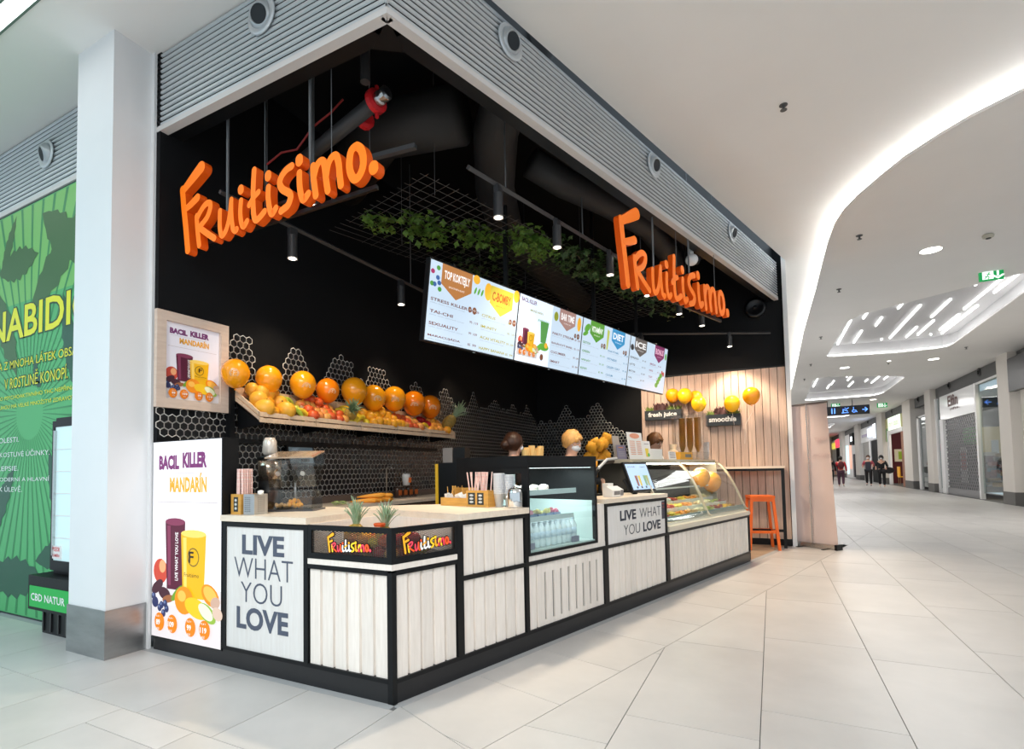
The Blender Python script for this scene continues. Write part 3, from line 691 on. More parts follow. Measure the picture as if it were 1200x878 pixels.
# worktops
wt = tag(MB().prism_z([(-1.42, -.012), (-.63, -.012), (-.63, .70), rp(.5, -.012)[:2], rp(1.16, -.012)[:2], rp(1.16, .8)[:2], rp(.75, 1.15)[:2], (-.98, .8), (-1.42, .8)], WZ, WZ + .04).build('worktop', TOPW), 'angled pale oak worktop wrapping behind the corner fruit bin', 'worktop')
MB().prism_z([(-.63, .02), (-.624, .02), (-.624, .705), (-.63, .705)], .752, WZ).build('bin_back_board', PALE, cu_)
rpart('bin_back_board', PALE, cu_, .494, .5, .02, .80, .752, WZ)
# long front units (local x along the front, y inward)
def unitR(s0, L_, label, ztop):
    t = thing('counter_unit', label, 'counter', rp(s0, 0), RZ); cbox_unit(t, L_, ztop); return t
u1 = unitR(.5, .66, 'slatted counter unit on the long front under straws and sauce boxes, two panels high', WZ - .005)
frame_bars(u1, .66, [.575, .915], [0, .626], .943); bx('frame_bar', BLACKM, u1, 0, .66, 0, .03, .105, .128)
slats(u1, BAR, .626, .128, .575, 6); slats(u1, BAR, .626, .603, .915, 6)
u2 = unitR(1.16, 1.01, 'low slatted counter unit with ventilation slots under the glass chiller', .60)
frame_bars(u2, 1.01, [.575], [.976], .603); bx('frame_bar', BLACKM, u2, 0, 1.01, 0, .03, .105, .128)
bx('pale_ledge', PALE, u2, 0, 1.01, .008, .60, .603, .64)
bx('pale_post', PALE, u2, .90, 1.01, .010, .60, .64, .955)
# the ventilated panel: boards with slots between them
n2 = 10; p2 = .976 / n2
slats(u2, 0, p2 * 2, .128, .575, 2)
for i in range(2, n2):
    b_ = MB(); x0 = p2 * i
    b_.box(x0 + .013, x0 + p2 - .003 if i == n2 - 1 else x0 + p2 - .013 + .0, .012, .03, .128, .575); b_.build('slat', PALE, u2)
for i in range(2, n2 + 0):
    x0 = p2 * i
    bx('slot_bridge', PALE, u2, x0 - .013, x0 + .013, .0135, .03, .128, .165); bx('slot_bridge', PALE, u2, x0 - .013, x0 + .013, .0135, .03, .505, .575)
    b_ = MB().box(x0 - .013, x0 + .013, .026, .034, .165, .505).build('slot_backing', mat('grille_grey', (.20, .21, .22), .35, .7), u2)  # grey metal strip closing the slot from behind
u3 = unitR(2.17, 1.145, 'counter unit with two-line dark motto, till on top of it', .95)
frame_bars(u3, 1.145, [.575, .925], [0, 1.111], .953); bx('frame_bar', BLACKM, u3, 0, 1.145, 0, .03, .105, .128)
slats(u3, BAR, 1.111, .128, .575, 11)
bx('panel', MATS['white_panel'], u3, BAR, 1.111, .008, .03, .603, .925)
motto_text(u3, [('LIVE', .25, .535, .785, .875, .035), ('WHAT', .60, 1.02, .785, .875, -.012), ('YOU', .31, .60, .655, .745, -.012), ('LOVE', .66, 1.01, .655, .745, .035)], y=.0065, material=INKD)
b_ = MB().box(1.045, 1.108, .0045, .008, .745, .915); b_.build('price_sticker', mat('sticker', (.06, .055, .075), .4), u3)
b_ = MB().use(mat('sticker_red', (.75, .12, .06), .4)); put_text(b_, 'MENU', 1.052, 1.10, .885, .90, .004); put_text(b_, '+ 10', 1.055, 1.095, .85, .87, .004); b_.build('sticker_print', None, u3)
tag(MB().box(0, 1.165, -.012, .62, .953, .99).build('worktop', TOPW, None, rp(2.15, 0), RZ), 'short pale oak worktop under the till and the tilted tablet', 'worktop')
u4 = unitR(3.315, 2.385, 'long low slatted counter unit under the curved glass display case', .60)
frame_bars(u4, 2.385, [.575], [0, 2.36], .603); bx('frame_bar', BLACKM, u4, 0, 2.385, 0, .03, .105, .128)
slats(u4, BAR, 2.36, .128, .575, 22)
bx('side_panel', BLACKM, u4, 2.375, 2.387, .0, .8, .02, .60)

# ------------------------------------------------------------------ GLASS CHILLER in the long front
WHT = mat('white_plastic', (.85, .85, .84), .35); COOL = mat('chiller_inner', (.58, .66, .63), .5); DARKG = glass('smoked_glass', (.30, .36, .42), .4, .05)
def pane(name, pts, parent, m_=None, th=.004):
    """a flat glass pane with thickness, from 4 corners"""
    P = [Vector(p) for p in pts]; n = (P[1] - P[0]).cross(P[2] - P[0]).normalized() * th
    b_ = MB().add([tuple(p) for p in P] + [tuple(p + n) for p in P], [(3, 2, 1, 0), (4, 5, 6, 7), (0, 1, 5, 4), (1, 2, 6, 5), (2, 3, 7, 6), (3, 0, 4, 7)])
    return b_.build(name, m_ or CLEAR, parent)
ch = thing('display_chiller', 'black-framed glass chiller holding water bottles and wrapped snacks', 'display fridge', rp(1.165, 0), RZ)
L_ = .885; D_ = .74
bx('top_panel', BLACKM, ch, 0, L_, 0, D_, 1.262, 1.35); bx('base_frame', BLACKM, ch, 0, L_, 0, D_, .642, .662)
bx('corner_post', BLACKM, ch, 0, .018, 0, .018, .66, 1.27); bx('corner_post', BLACKM, ch, L_ - .03, L_, 0, .03, .66, 1.27)
bx('side_panel', BLACKM, ch, L_ - .012, L_, .03, D_, .66, 1.27)
bx('side_panel', BLACKM, ch, 0, .014, .50, D_, .66, 1.27); bx('side_panel', BLACKM, ch, 0, .014, .018, .50, .66, .99)
bx('side_panel', BLACKM, ch, 0, .012, .018, .06, .99, 1.27); bx('side_panel', BLACKM, ch, 0, .012, .06, .50, 1.225, 1.27)
pane('side_glass', [(.004, .06, .99), (.004, .50, .99), (.004, .50, 1.225), (.004, .06, 1.225)], ch)
pane('front_glass', [(.018, .004, .662), (L_ - .03, .004, .662), (L_ - .03, .004, 1.262), (.018, .004, 1.262)], ch)
bx('inner_back', COOL, ch, .014, L_ - .012, D_ - .03, D_ - .01, .662, .99); bx('inner_side', COOL, ch, L_ - .034, L_ - .030, .03, D_ - .03, .662, .99)
bx('inner_floor', COOL, ch, .014, L_ - .012, .01, D_ - .03, .662, .672)
pane('rear_door', [(.014, D_ - .012, .99), (L_ - .012, D_ - .012, .99), (L_ - .012, D_ - .012, 1.262), (.014, D_ - .012, 1.262)], ch, DARKG)
bx('strip_light', mat('chiller_led', (.9, .97, 1), .4, emit=3), ch, .03, L_ - .04, .03, .05, 1.259, 1.2615)
bx('strip_light', MATS['chiller_led'], ch, .03, .62, .06, .075, .865, .871)
for z, x1 in ((1.07, .66), (.875, .62)):
    bx('shelf', ACRYL, ch, .02, x1, .06, .60, z, z + .008); bx('price_rail', mat('rail_clear', (.70, .78, .80), .2), ch, .02, x1, .05, .062, z - .008, z + .03)
light('chiller_light', 'AREA', tuple(Vector(rp(1.60, .30, 1.255))), 8.0, (.85, .96, 1), tuple(Vector(rp(1.60, .32, .6))), .6, .3)
WATER = mat('water_bottle', (.90, .97, 1.0), .12, trans=.10, ior=1.2); CAPB = mat('blue_cap', (.75, .85, .92), .4); LABB = mat('bottle_label', (.86, .92, .97), .4, col2=(.55, .70, .86), noise_scale=40)
bt = thing('water_bottle', 'water bottle, front row on the chiller floor, first from left', 'bottle', (0, 0, 0), 0, 'water bottles in the chiller')
MB().lathe([(.026, 0), (.031, .006), (.031, .05), (.029, .055), (.031, .06), (.031, .12), (.028, .14), (.013, .165), (.012, .18)], n=14).build('body', WATER, bt, smooth=True)
MB().lathe([(.0145, .178), (.0145, .195)], n=12).build('cap', CAPB, bt, smooth=True)
MB().lathe([(.0316, .065), (.0316, .115)], n=14).build('wrap_label', LABB, bt, smooth=True)
order0 = ['first', 'second', 'third', 'fourth', 'fifth', 'sixth', 'seventh', 'eighth', 'ninth', 'tenth', 'eleventh', 'twelfth', 'thirteenth', 'fourteenth', 'fifteenth']
first = True
for i in range(9):
    for j in range(2):
        p = rp(1.165 + .13 + i * .068 - (.0 if j == 0 else .01), .10 + j * .078, .672)
        if first: bt.location = p; first = False
        else: dup(bt, p, label='water bottle, %s row on the chiller floor, %s from left' % (['front', 'rear'][j], order0[i]))
PINKP = [mat('snack_%d' % i, c, .35) for i, c in enumerate([(.78, .20, .28), (.85, .75, .30), (.82, .30, .36), (.55, .40, .55)])]
TUB = mat('clear_tub', (.25, .30, .42), .15)
for i, (s, d, z) in enumerate([(1.27, .15, .884), (1.36, .15, .884), (1.46, .15, .884), (1.56, .15, .884), (1.66, .15, .884), (1.36, .28, .884)]):
    t = thing('snack_tub', 'tub of %s sweets on the lower chiller shelf, %s' % (['red', 'pink', 'yellow', 'yellow-green', 'red', 'violet'][i], ['nearest the straw holder', 'second from the left', 'in the middle of the front row', 'right of the middle', 'at the right end', 'standing behind the front row'][i]), 'tub', rp(s, d, z), RZ, 'tubs on the chiller shelf')
    b_ = MB().use(TUB); b_.box(-.036, .036, -.036, .036, 0, .03); b_.use(PINKP[[0, 2, 1, 1, 0, 3][i]])
    for k in range(8): b_.ball((random.uniform(-.026, .026), random.uniform(-.026, .026), .035 + random.uniform(0, .02)), .014, 8, 5)
    b_.build('tub', None, t); pane('price_card', [(-.03, -.04, .0), (.03, -.04, .0), (.03, -.055, -.022), (-.03, -.055, -.022)], t, WHT, .002)
for i, (s, d) in enumerate([(1.25, .18), (1.36, .20), (1.48, .20), (1.60, .20), (1.42, .36)]):
    t = thing('wrapped_sandwich', ['wrapped roll at the left end of the upper chiller shelf', 'wrapped roll second on the upper chiller shelf', 'wrapped roll in the middle of the upper chiller shelf', 'wrapped roll at the right end of the upper chiller shelf', 'salmon-pink wrapped roll behind the others on the upper chiller shelf'][i], 'sandwich', rp(s, d, 1.079), RZ, 'wrapped rolls on the chiller shelf')
    MB().ball((0, 0, .028), .045, 10, 7, (1.1, .9, .62), .3).build('filling', mat('roll_%d' % (i % 2), [(.80, .62, .45), (.86, .52, .42)][i % 2], .6, col2=(.88, .84, .80), noise_scale=25), t)
    MB().box(-.055, .055, -.045, .045, 0, .012).build('tray', WHT, t)
for i, (s, lb) in enumerate([(1.24, 'nearest the left end'), (1.80, 'at the right end')]):
    tag(MB().box(-.05, .05, -.002, .002, 0, .045).build('price_card', mat('grey_violet_card', (.28, .27, .36), .5), None, rp(s, .05, .674), RZ), 'small dark price card on the chiller floor ' + lb, 'card')
bxc = thing('snack_carton', 'cream snack carton with a green corner in the lower left of the chiller', 'box', rp(1.215, .07, .672), RZ)
bx('carton', mat('cream_carton', (.78, .76, .62), .5), bxc, -.028, .035, 0, .06, 0, .12); bx('print', mat('green_print', (.12, .5, .12), .5), bxc, -.02, .02, -.001, 0, .09, .11); bx('print', mat('orange_print', (.9, .35, .03), .5), bxc, -.02, .02, -.001, 0, .03, .05)

# ------------------------------------------------------------------ CURVED GLASS DISPLAY CASE
GOLD = mat('champagne_profile', (.66, .60, .46), .3, .6)
dc = thing('display_case', 'curved glass display case with champagne edges on the long pale counter', 'display case', rp(3.335, 0), RZ)
LC = 2.36
prof = [(.004, .69), (.03, .70), (.054, .74), (.085, .82), (.124, .922), (.165, 1.01), (.21, 1.10), (.252, 1.174), (.31, 1.25), (.37, 1.305), (.43, 1.33)]
MB().prism_x([(-.01, .605), (.62, .605), (.62, .69), (.05, .69), (.03, .66), (-.01, .655)], 0, LC).build('base', mat('cream_metal', (.74, .68, .57), .35, .2), dc)
bx('base_step', MATS['cream_metal'], dc, 0, LC, -.016, -.01, .618, .64)
def curved(x0, x1, off_=0.0, th=.004):
    b_ = MB(); n = len(prof)
    P = [(y + off_, z) for y, z in prof]
    b_.add([(x, y, z) for x in (x0, x1) for y, z in P] + [(x, y + th, z - th * .5) for x in (x0, x1) for y, z in P],
           [(i, n + i, n + i + 1, i + 1) for i in range(n - 1)] + [(2 * n + i + 1, 3 * n + i + 1, 3 * n + i, 2 * n + i) for i in range(n - 1)])
    b_.sm = [True] * len(b_.f); return b_
xm = 4.45 - 3.335
curved(.01, xm - .008).build('curved_glass', CLEAR, dc); curved(xm + .008, LC - .01).build('curved_glass', CLEAR, dc)
for x in (0, xm - .012, LC - .022):
    b_ = MB(); n = len(prof)
    P = [(y - .004, z + .002) for y, z in prof] + [(y + .016, z - .012) for y, z in reversed(prof)]
    b_.prism_x(P, x, x + (.022 if x != xm - .012 else .03)).build('glass_rib', GOLD, dc)
bx('end_glass_frame', GOLD, dc, LC - .012, LC, .40, .78, .69, 1.33)
bx('top_plate', mat('top_plate_glass', (.42, .46, .42), .1, .3), dc, -.33, LC, .42, .80, 1.33, 1.342); bx('top_rail', GOLD, dc, -.33, LC, .415, .43, 1.30, 1.342)
bx('rear_wall', mat('case_rear', (.022, .021, .02), .8, spec=.1), dc, 0, LC, .78, .80, .69, 1.33)
bx('well_front', mat('green_glass_edge', (.22, .30, .28), .2), dc, .01, LC - .01, .05, .058, .69, .745)
bx('well_floor', mat('case_steel', (.55, .55, .52), .3, .8), dc, .01, LC - .01, .06, .78, .69, .70)
bx('mid_shelf', ACRYL, dc, .02, LC - .02, .40, .78, 1.0, 1.008); bx('mid_shelf_edge', WHT, dc, .02, LC - .02, .395, .402, .995, 1.012)
bx('lamp_strip', mat('case_led', (1, .93, .75), .4, emit=8), dc, .03, LC - .03, .47, .50, 1.29, 1.30)
light('case_light', 'AREA', rp(4.0, .45, 1.285), 5.0, (1, .90, .72), rp(4.0, .35, .6), .9, .2); light('case_light', 'AREA', rp(5.1, .45, 1.285), 5.0, (1, .90, .72), rp(5.1, .35, .6), .9, .2)
dc.children[0]
for x, in ((.9,), (LC - .1,)): MB().lathe([(.014, 0), (.014, .008)], (x, .03, .735), 12, (0, -1, .4)).build('glass_clip', STEEL, dc)
# trays of fruit and sweets in the case
FILL = [('red strawberry pieces', (.55, .05, .03)), ('golden mango cubes', (.92, .55, .05)), ('cream banana slices', (.88, .78, .50)), ('yellow pineapple pieces', (.95, .72, .08)), ('brown granola', (.35, .18, .07)), ('green kiwi slices', (.35, .42, .05)),
        ('orange melon pieces', (.90, .35, .04)), ('white coconut flakes', (.90, .88, .82)), ('dark red berries', (.30, .02, .03)), ('pale nut crumble', (.66, .45, .22))]
TRAY = mat('tray_white', (.82, .82, .78), .3)
for r_ in range(3):
    for i in range(9):
        k = (i * 3 + r_ * 4) % 10; s = 3.47 + i * .245; d = .14 + r_ * .17; z = .70 + r_ * .055
        t = thing('food_tray', 'tray of %s, %s row of the display case, %s from left' % (FILL[k][0], ['front', 'middle', 'rear'][r_], ['first', 'second', 'third', 'fourth', 'fifth', 'sixth', 'seventh', 'eighth', 'ninth'][i]), 'tray', rp(s, d, z), RZ, 'trays in the display case')
        b_ = MB(); b_.box(-.112, .112, -.078, .078, 0, .008); b_.box(-.112, -.106, -.078, .078, 0, .04); b_.box(.106, .112, -.078, .078, 0, .04); b_.box(-.112, .112, -.078, -.072, 0, .04); b_.box(-.112, .112, .072, .078, 0, .04)
        b_.build('tray', TRAY, t)
        f = MB(); rr = random.Random(r_ * 20 + i)
        for q in range(26): f.ball((rr.uniform(-.09, .09), rr.uniform(-.058, .058), .022 + rr.uniform(0, .042)), rr.uniform(.014, .026), 6, 4, (1, 1, .7), .4)
        tag(f.build('filling', mat('food_%d' % k, FILL[k][1], .45, col2=tuple(c * .6 for c in FILL[k][1]), noise_scale=60), t), kind='stuff')

# ------------------------------------------------------------------ BALLOONS
BAL = [mat('balloon_orange', (.95, .36, .008), .18, coat=.5), mat('balloon_deep_orange', (.85, .22, .004), .2, coat=.5), mat('balloon_yellow', (.98, .55, .012), .18, coat=.5)]
STR = mat('balloon_string', (.80, .75, .68), .6); LOGW = mat('balloon_print', (.98, .80, .55), .4)
def balloon(loc, r, label, col=0, group='orange balloons above the fruit shelf', string=None, logo=None):
    t = thing('balloon', label, 'balloon', loc, 0, group)
    MB().ball((0, 0, 0), r, 22, 14, (1, 1, 1.03), 0, .16).build('skin', BAL[col], t, smooth=True)
    MB().lathe([(.006, -.004), (.012, -.014), (.004, -.004)][:2], (0, 0, -r * 1.19), 8).build('knot', BAL[col], t)
    if string: MB().tube([(0, 0, -r * 1.18)] + [tuple(p) for p in string], .0022, 4).build('string', STR, t)
    if logo:
        d = Vector(logo).normalized(); b_ = MB(); q = Vector((0, -1, 0)).rotation_difference(d)
        b_.M = q.to_matrix().to_4x4(); rr = r * .34
        def on(x, z): return (x, -math.sqrt(max(0, (r * 1.006) ** 2 - x * x - z * z)), z)
        for k in range(24):
            a, a2 = 2 * PI * k / 24, 2 * PI * (k + .62) / 24
            for ra, rb in ((.62, 1.0),) if k % 3 else ((.35, 1.0),):
                b_.add([on(rr * ra * math.cos(a), rr * ra * math.sin(a)), on(rr * rb * math.cos(a), rr * rb * math.sin(a)), on(rr * rb * math.cos(a2), rr * rb * math.sin(a2)), on(rr * ra * math.cos(a2), rr * ra * math.sin(a2))], [(0, 1, 2, 3), (3, 2, 1, 0)])
        for seg in (((-.12, .45), (-.06, .45), (-.12, -.45), (-.2, -.45)), ((-.1, .45), (.3, .5), (.3, .38), (-.1, .3)), ((-.12, .1), (.22, .12), (.22, 0), (-.12, -.02))):
            b_.add([on(rr * x, rr * z) for x, z in seg], [(0, 1, 2, 3), (3, 2, 1, 0)])
        b_.build('printed_emblem', LOGW, t)
    return t
order = ['first', 'second', 'third', 'fourth', 'fifth', 'sixth', 'seventh', 'eighth', 'ninth']
camv = Vector((1.847, -2.323, 1.25))
def front(p, dz=-.25, tx=0): v = (camv - Vector(p)).normalized(); v = v + Vector((-v.y, v.x, 0)) * tx; v.z += dz; return tuple(v)
rowb = [(.529, 2.083, .137, 0, (-.1, -.02)), (.853, 2.081, .139, 0, None), (1.233, 2.087, .148, 0, (.30, -.25)), (1.546, 2.070, .141, 1, (.45, -.2)), (1.921, 2.112, .168, 0, None), (2.231, 2.075, .165, 0, (.35, -.2)), (2.589, 2.105, .168, 0, (.08, -.2)), (2.971, 2.093, .176, 1, (.05, -.3)), (3.319, 2.085, .172, 1, (.3, -.25))]
for i, (y, z, r, c, lg) in enumerate(rowb):
    p = (-2.0, y, z); balloon(p, r * .80, '%s balloon, %s from the pillar above the fruit shelf, %s' % (['orange', 'deep orange'][c], order[i], 'pale emblem on it' if lg else 'plain'), c, logo=front(p, lg[1], lg[0]) if lg else None)
backb = [(.405, 7.0, 2.462, .112, 0, 'orange balloon at the left end of the bunch above the fresh juice planter'), (.612, 6.92, 2.432, .118, 2, 'brightest yellow balloon second from the left in the bunch by the planters'),
         (.765, 7.03, 2.40, .112, 0, 'orange balloon half hidden in the bunch between the planters'), (.83, 6.85, 2.275, .118, 2, 'lowest yellow balloon of the bunch over the waffle cone tower'), (1.318, 6.95, 2.253, .122, 2, 'yellow balloon resting above the smoothie planter'), (1.60, 6.90, 2.35, .128, 0, 'orange balloon floating alone at the right end of the timber wall')]
for x, y, z, r, c, lb in backb:
    balloon((x, y, z), r, lb, c, 'balloons in front of the timber wall', string=[(.01, .02, -.25), (.03 if x < 1.5 else -.10, .05, -.45), (.02 if x < 1.5 else -.12, .1, -.75)] if x > .8 else [(.03, .05, -.25)])
balloon(rp(5.15, .40, 1.12), .115, 'large orange balloon lying in the display case nearer the till', 0, 'balloons inside the display case', logo=(-.5, -1, -.2)); balloon(rp(5.50, .40, 1.05), .125, 'large orange balloon lying in the display case at its far end', 0, 'balloons inside the display case')

# ------------------------------------------------------------------ FRUIT SHELF: tilted crates on the hexagon wall
CRATE = mat('crate_timber', (.80, .60, .42), .55, col2=(.66, .47, .31), noise_scale=7, stretch=(8, 1, 6), rnd=.06)
sh = thing('fruit_shelf', 'long tilted shelf of pale wooden crates fixed to the black hexagon-tiled wall', 'shelf', (-2.145, .60, 1.735), PI / 2)
# local: x along the wall, -y towards the room; the floor of the crate slopes down to the front
yF, yB, zB = -.34, -.0, .10          # front edge / back edge offset / rise of the bottom
LS = 3.0; slope = (zB + .12) / (yB - yF)
def cr(name, a, b_, c, d, e, f): return bx(name, CRATE, sh, a, b_, c, d, e, f)
def ramp(y): return -.06 + (y - yF) * .62
def qprism(name, x0, x1, pts, m_=CRATE): return MB().prism_x(pts, x0, x1).build(name, m_, sh)
qprism('bottom_board', 0, LS, [(yF, ramp(yF)), (yB, ramp(yB)), (yB, ramp(yB) + .012), (yF, ramp(yF) + .012)])
for i in range(5):
    x0 = i * LS / 5; x1 = x0 + LS / 5 - .006
    qprism('front_slat', x0, x1, [(yF - .012, ramp(yF) - .004), (yF, ramp(yF) - .004), (yF + .004, ramp(yF) + .034), (yF - .010, ramp(yF) + .034)])
    qprism('front_slat', x0, x1, [(yF - .009, ramp(yF) + .044), (yF + .004, ramp(yF) + .044), (yF + .008, ramp(yF) + .082), (yF - .005, ramp(yF) + .082)])
    for xx in (x0 + .02, (x0 + x1) / 2, x1 - .035): qprism('front_batten', xx, xx + .02, [(yF, ramp(yF)), (yF + .012, ramp(yF)), (yF + .016, ramp(yF) + .08), (yF + .004, ramp(yF) + .08)])
    qprism('back_slat', x0, x1, [(yB - .016, ramp(yB) + .02), (yB - .004, ramp(yB) + .02), (yB - .004, ramp(yB) + .105), (yB - .016, ramp(yB) + .105)])
    for xx in ((x0, x1 - .012) if i in (0, 4) else (x0,)):
        if xx == x0 or i == 4:
            qprism('side_board', xx, xx + .012, [(yF, ramp(yF)), (yB, ramp(yB)), (yB, ramp(yB) + .05), (yF, ramp(yF) + .04)]); qprism('side_board', xx, xx + .012, [(yF, ramp(yF) + .05), (yB, ramp(yB) + .06), (yB, ramp(yB) + .10), (yF, ramp(yF) + .082)])
qprism('bracket_rail', .1, LS - .05, [(-.03, -.02), (-.0, -.02), (-.0, .03), (-.03, .03)], BLACKM)
for xx in (.05, .75, 1.5, 2.2, 2.9): qprism('bracket', xx, xx + .02, [(yF + .02, ramp(yF) - .012), (yF + .02, ramp(yF) - .0), (-.01, ramp(-.01)), (-.01, -.10), (-.03, -.10)], BLACKM)
bx('lower_rail', BLACKM, sh, -.02, LS + .05, -.03, -.004, -.22, -.18)
# fruit kinds: one model each, copied
FR = {}
def fruit(kind):
    nm, lab, cat, mk = kind
    t = thing(nm, 'x', cat, (0, 0, -50)); mk(t); return t
def mk_round(r, c, c2=None, sc=(1, 1, 1), stem=True, ns=12, lump=.04):
    def f(t):
        MB().ball((0, 0, r * sc[2]), r, 14, 9, sc, lump).build('flesh', mat('fruit_%02d_%02d_%02d' % tuple(int(q * 99) for q in c), c, .38, col2=c2 or tuple(q * .8 for q in c), noise_scale=ns), t, smooth=True)
        if stem: MB().tube([(0, 0, r * sc[2] * 1.9), (.003, .001, r * sc[2] * 2.12)], .003, 5).build('stem', mat('stem_brown', (.12, .08, .03), .8), t)
    return f
def mk_banana(c):
    def f(t):
        for j in range(3):
            pts = [(-.09 + .18 * u, .018 * (j - 1) + .01, .02 + .045 * math.sin(PI * u) + .004 * j) for u in [k / 7 for k in range(8)]]
            MB().tube(pts, [.006, .014, .018, .019, .019, .017, .012, .005], 8).build('banana', c, t, smooth=True)
    return f
def mk_papaya(t): MB().ball((0, 0, .06), .065, 14, 10, (1.1, .95, 1.0), .06).build('flesh', mat('papaya', (.88, .50, .05), .4, col2=(.80, .36, .03), noise_scale=6), t, smooth=True); MB().tube([(0, 0, .12), (.004, 0, .135)], .005, 5).build('stem', mat('stem_brown', (.12, .08, .03), .8), t)
PINE = mat('pineapple_skin', (.55, .33, .06), .6, col2=(.22, .17, .04), noise_scale=45, bump=.5); LEAFP = mat('pineapple_leaf', (.20, .33, .16), .5, col2=(.45, .55, .38), noise_scale=14)
def pine_crown(parent, z0=0, h=.175, n=34, spread=.055, m_=None):
    b_ = MB(); rr = random.Random(5)
    for k in range(n):
        a = k * 2.4; u = k / n; ln = h * (.55 + .45 * u) * rr.uniform(.8, 1.1); lean = spread * (1.15 - u)
        bw = .010; ax, ay = math.cos(a), math.sin(a); px_, py_ = -ay, ax; P = []
        for i in range(5):
            s_ = i / 4; rad = .016 * (1 - u * .6) + lean * s_ ** 1.3 + .012 * s_ ** 3; z = z0 + ln * s_ * (1 - .12 * s_ * s_) + u * .02; w_ = bw * (1 - s_) ** .7 + .0006
            P.append(((ax * rad + px_ * w_, ay * rad + py_ * w_, z), (ax * (rad + .004), ay * (rad + .004), z - .001), (ax * rad - px_ * w_, ay * rad - py_ * w_, z)))
        for i in range(4):
            q, r2 = P[i], P[i + 1]; b_.add([q[0], q[1], q[2], r2[0], r2[1], r2[2]], [(0, 1, 4, 3), (1, 2, 5, 4)])
    return tag(b_.build('leaf_crown', m_ or LEAFP, parent), kind='stuff')
def mk_pine(t): MB().ball((0, 0, .085), .055, 16, 12, (1, 1, 1.5)).build('body', PINE, t, smooth=True); pine_crown(t, .155)
YB = mat('banana_yellow', (.90, .62, .04), .4); GB = mat('banana_green', (.42, .56, .06), .4)
K = dict(orange=('orange', mk_round(.042, (.95, .42, .02), stem=False), 'orange'), apple=('apple', mk_round(.043, (.55, .015, .015), (.72, .16, .03), (1, 1, .9), ns=5), 'apple'), apple2=('apple', mk_round(.043, (.80, .60, .12), (.65, .06, .03), (1, 1, .9), ns=9), 'apple'),
         gapple=('apple', mk_round(.036, (.55, .60, .08), None, (1, 1, .9)), 'apple'), papaya=('papaya', mk_papaya, 'papaya'), banana=('banana_hand', mk_banana(YB), 'bananas'), gbanana=('banana_hand', mk_banana(GB), 'bananas'),
         pepper=('pomegranate', mk_round(.042, (.45, .01, .02), None, (1, 1, .95)), 'pomegranate'), mango=('mango', mk_round(.042, (.90, .45, .05), (.75, .25, .05), (1.2, .85, .8), ns=5), 'mango'), lemon=('lemon', mk_round(.032, (.92, .72, .06), None, (1.25, .9, .9), stem=False), 'lemon'), pine=('pineapple', mk_pine, 'pineapple'))
protos = {}
COLW = dict(orange='orange', apple='red apple', apple2='yellow-red apple', gapple='green apple', papaya='large golden papaya', banana='hand of yellow bananas', gbanana='hand of green-yellow bananas', pepper='dark red pomegranate', mango='orange-red mango', lemon='yellow lemon', pine='pineapple')
def put(kind, loc, label, group, rot=(0, 0, 0), sc=1.0):
    nm, mk, cat = K[kind]
    if kind not in protos:
        t = thing(nm, label, cat, loc, 0, group); mk(t); t.rotation_euler = rot; t.scale = (sc,) * 3; protos[kind] = t; return t
    return dup(protos[kind], loc, label=label, group=group, rot=rot, scale=sc)
def shp(x, y, dz=0.0):  # shelf local -> world
    return (-2.145 - y * 1.0, .60 + x, 1.735 + ramp(y) + .014 + dz)
sections = [(.04, .40, ['papaya', 'papaya', 'papaya', 'orange', 'orange'], 'crate by the framed picture'), (.36, .56, ['gbanana', 'banana', 'gbanana'], 'first crate, front corner'), (.58, 1.08, ['apple', 'apple', 'apple2', 'apple', 'apple2'], 'apple crate'),
            (1.06, 1.18, ['lemon'], 'second crate'), (1.20, 1.42, ['lemon', 'banana', 'lemon'], 'middle crate beside the pineapple'), (1.42, 1.95, ['orange'], 'crate of oranges'), (1.98, 2.28, ['apple', 'apple2', 'apple'], 'fourth crate'), (2.28, 2.5, ['gapple', 'gbanana', 'banana', 'lemon'], 'fourth crate, far half'),
            (2.5, 2.68, ['pepper', 'mango', 'gapple'], 'last crate'), (2.66, 2.86, ['mango', 'mango', 'orange'], 'far end of the last crate')]
rr = random.Random(3)
for x0, x1, kinds, where in sections:
    y = yF + .05; row = 0; cnt = {}
    while y < yB - .05:
        x = x0 + .03 + (.03 if row % 2 else 0); big = 'papaya' in kinds
        step = .125 if big else (.07 if 'banana' not in kinds and 'gbanana' not in kinds else .085)
        while x < x1:
            kd = kinds[rr.randrange(len(kinds))]
            if kd in ('banana', 'gbanana') and row % 2: kd = 'lemon' if kd == 'banana' else 'gapple'
            g_ = COLW[kd]; cnt[(kd, row)] = cnt.get((kd, row), 0) + 1
            put(kd, shp(x + rr.uniform(-.006, .006), y, .004 + (rr.uniform(0, .02))), '%s, %s in row %s, %s' % (g_, order0[cnt[(kd, row)] - 1], ['one', 'two', 'three', 'four', 'five'][row], where), '%s in the %s' % (g_, where), (rr.uniform(-.5, .5), rr.uniform(-.5, .5), rr.uniform(0, 6) if kd not in ('banana', 'gbanana') else rr.uniform(1.2, 1.9)), rr.uniform(1.15, 1.3))
            x += step * 1.12
        y += .125 if big else .085; row += 1
    if x1 - x0 > .3:      # a few on top of the heap
        for q in range(4):
            kd = kinds[0]; put(kd, shp(rr.uniform(x0 + .08, x1 - .08), rr.uniform(yF + .12, yB - .09), .085), '%s, %s on top of the heap, %s' % (COLW[kd], order0[q], where), '%s heaped, %s of the shelf' % (COLW[kd], where), (rr.uniform(-.5, .5), 0, rr.uniform(0, 6)))
put('pine', shp(1.14, yF + .10, .05), 'pineapple lying in the middle of the fruit shelf', 'pineapples', (1.25, 0, .9), 1.15)
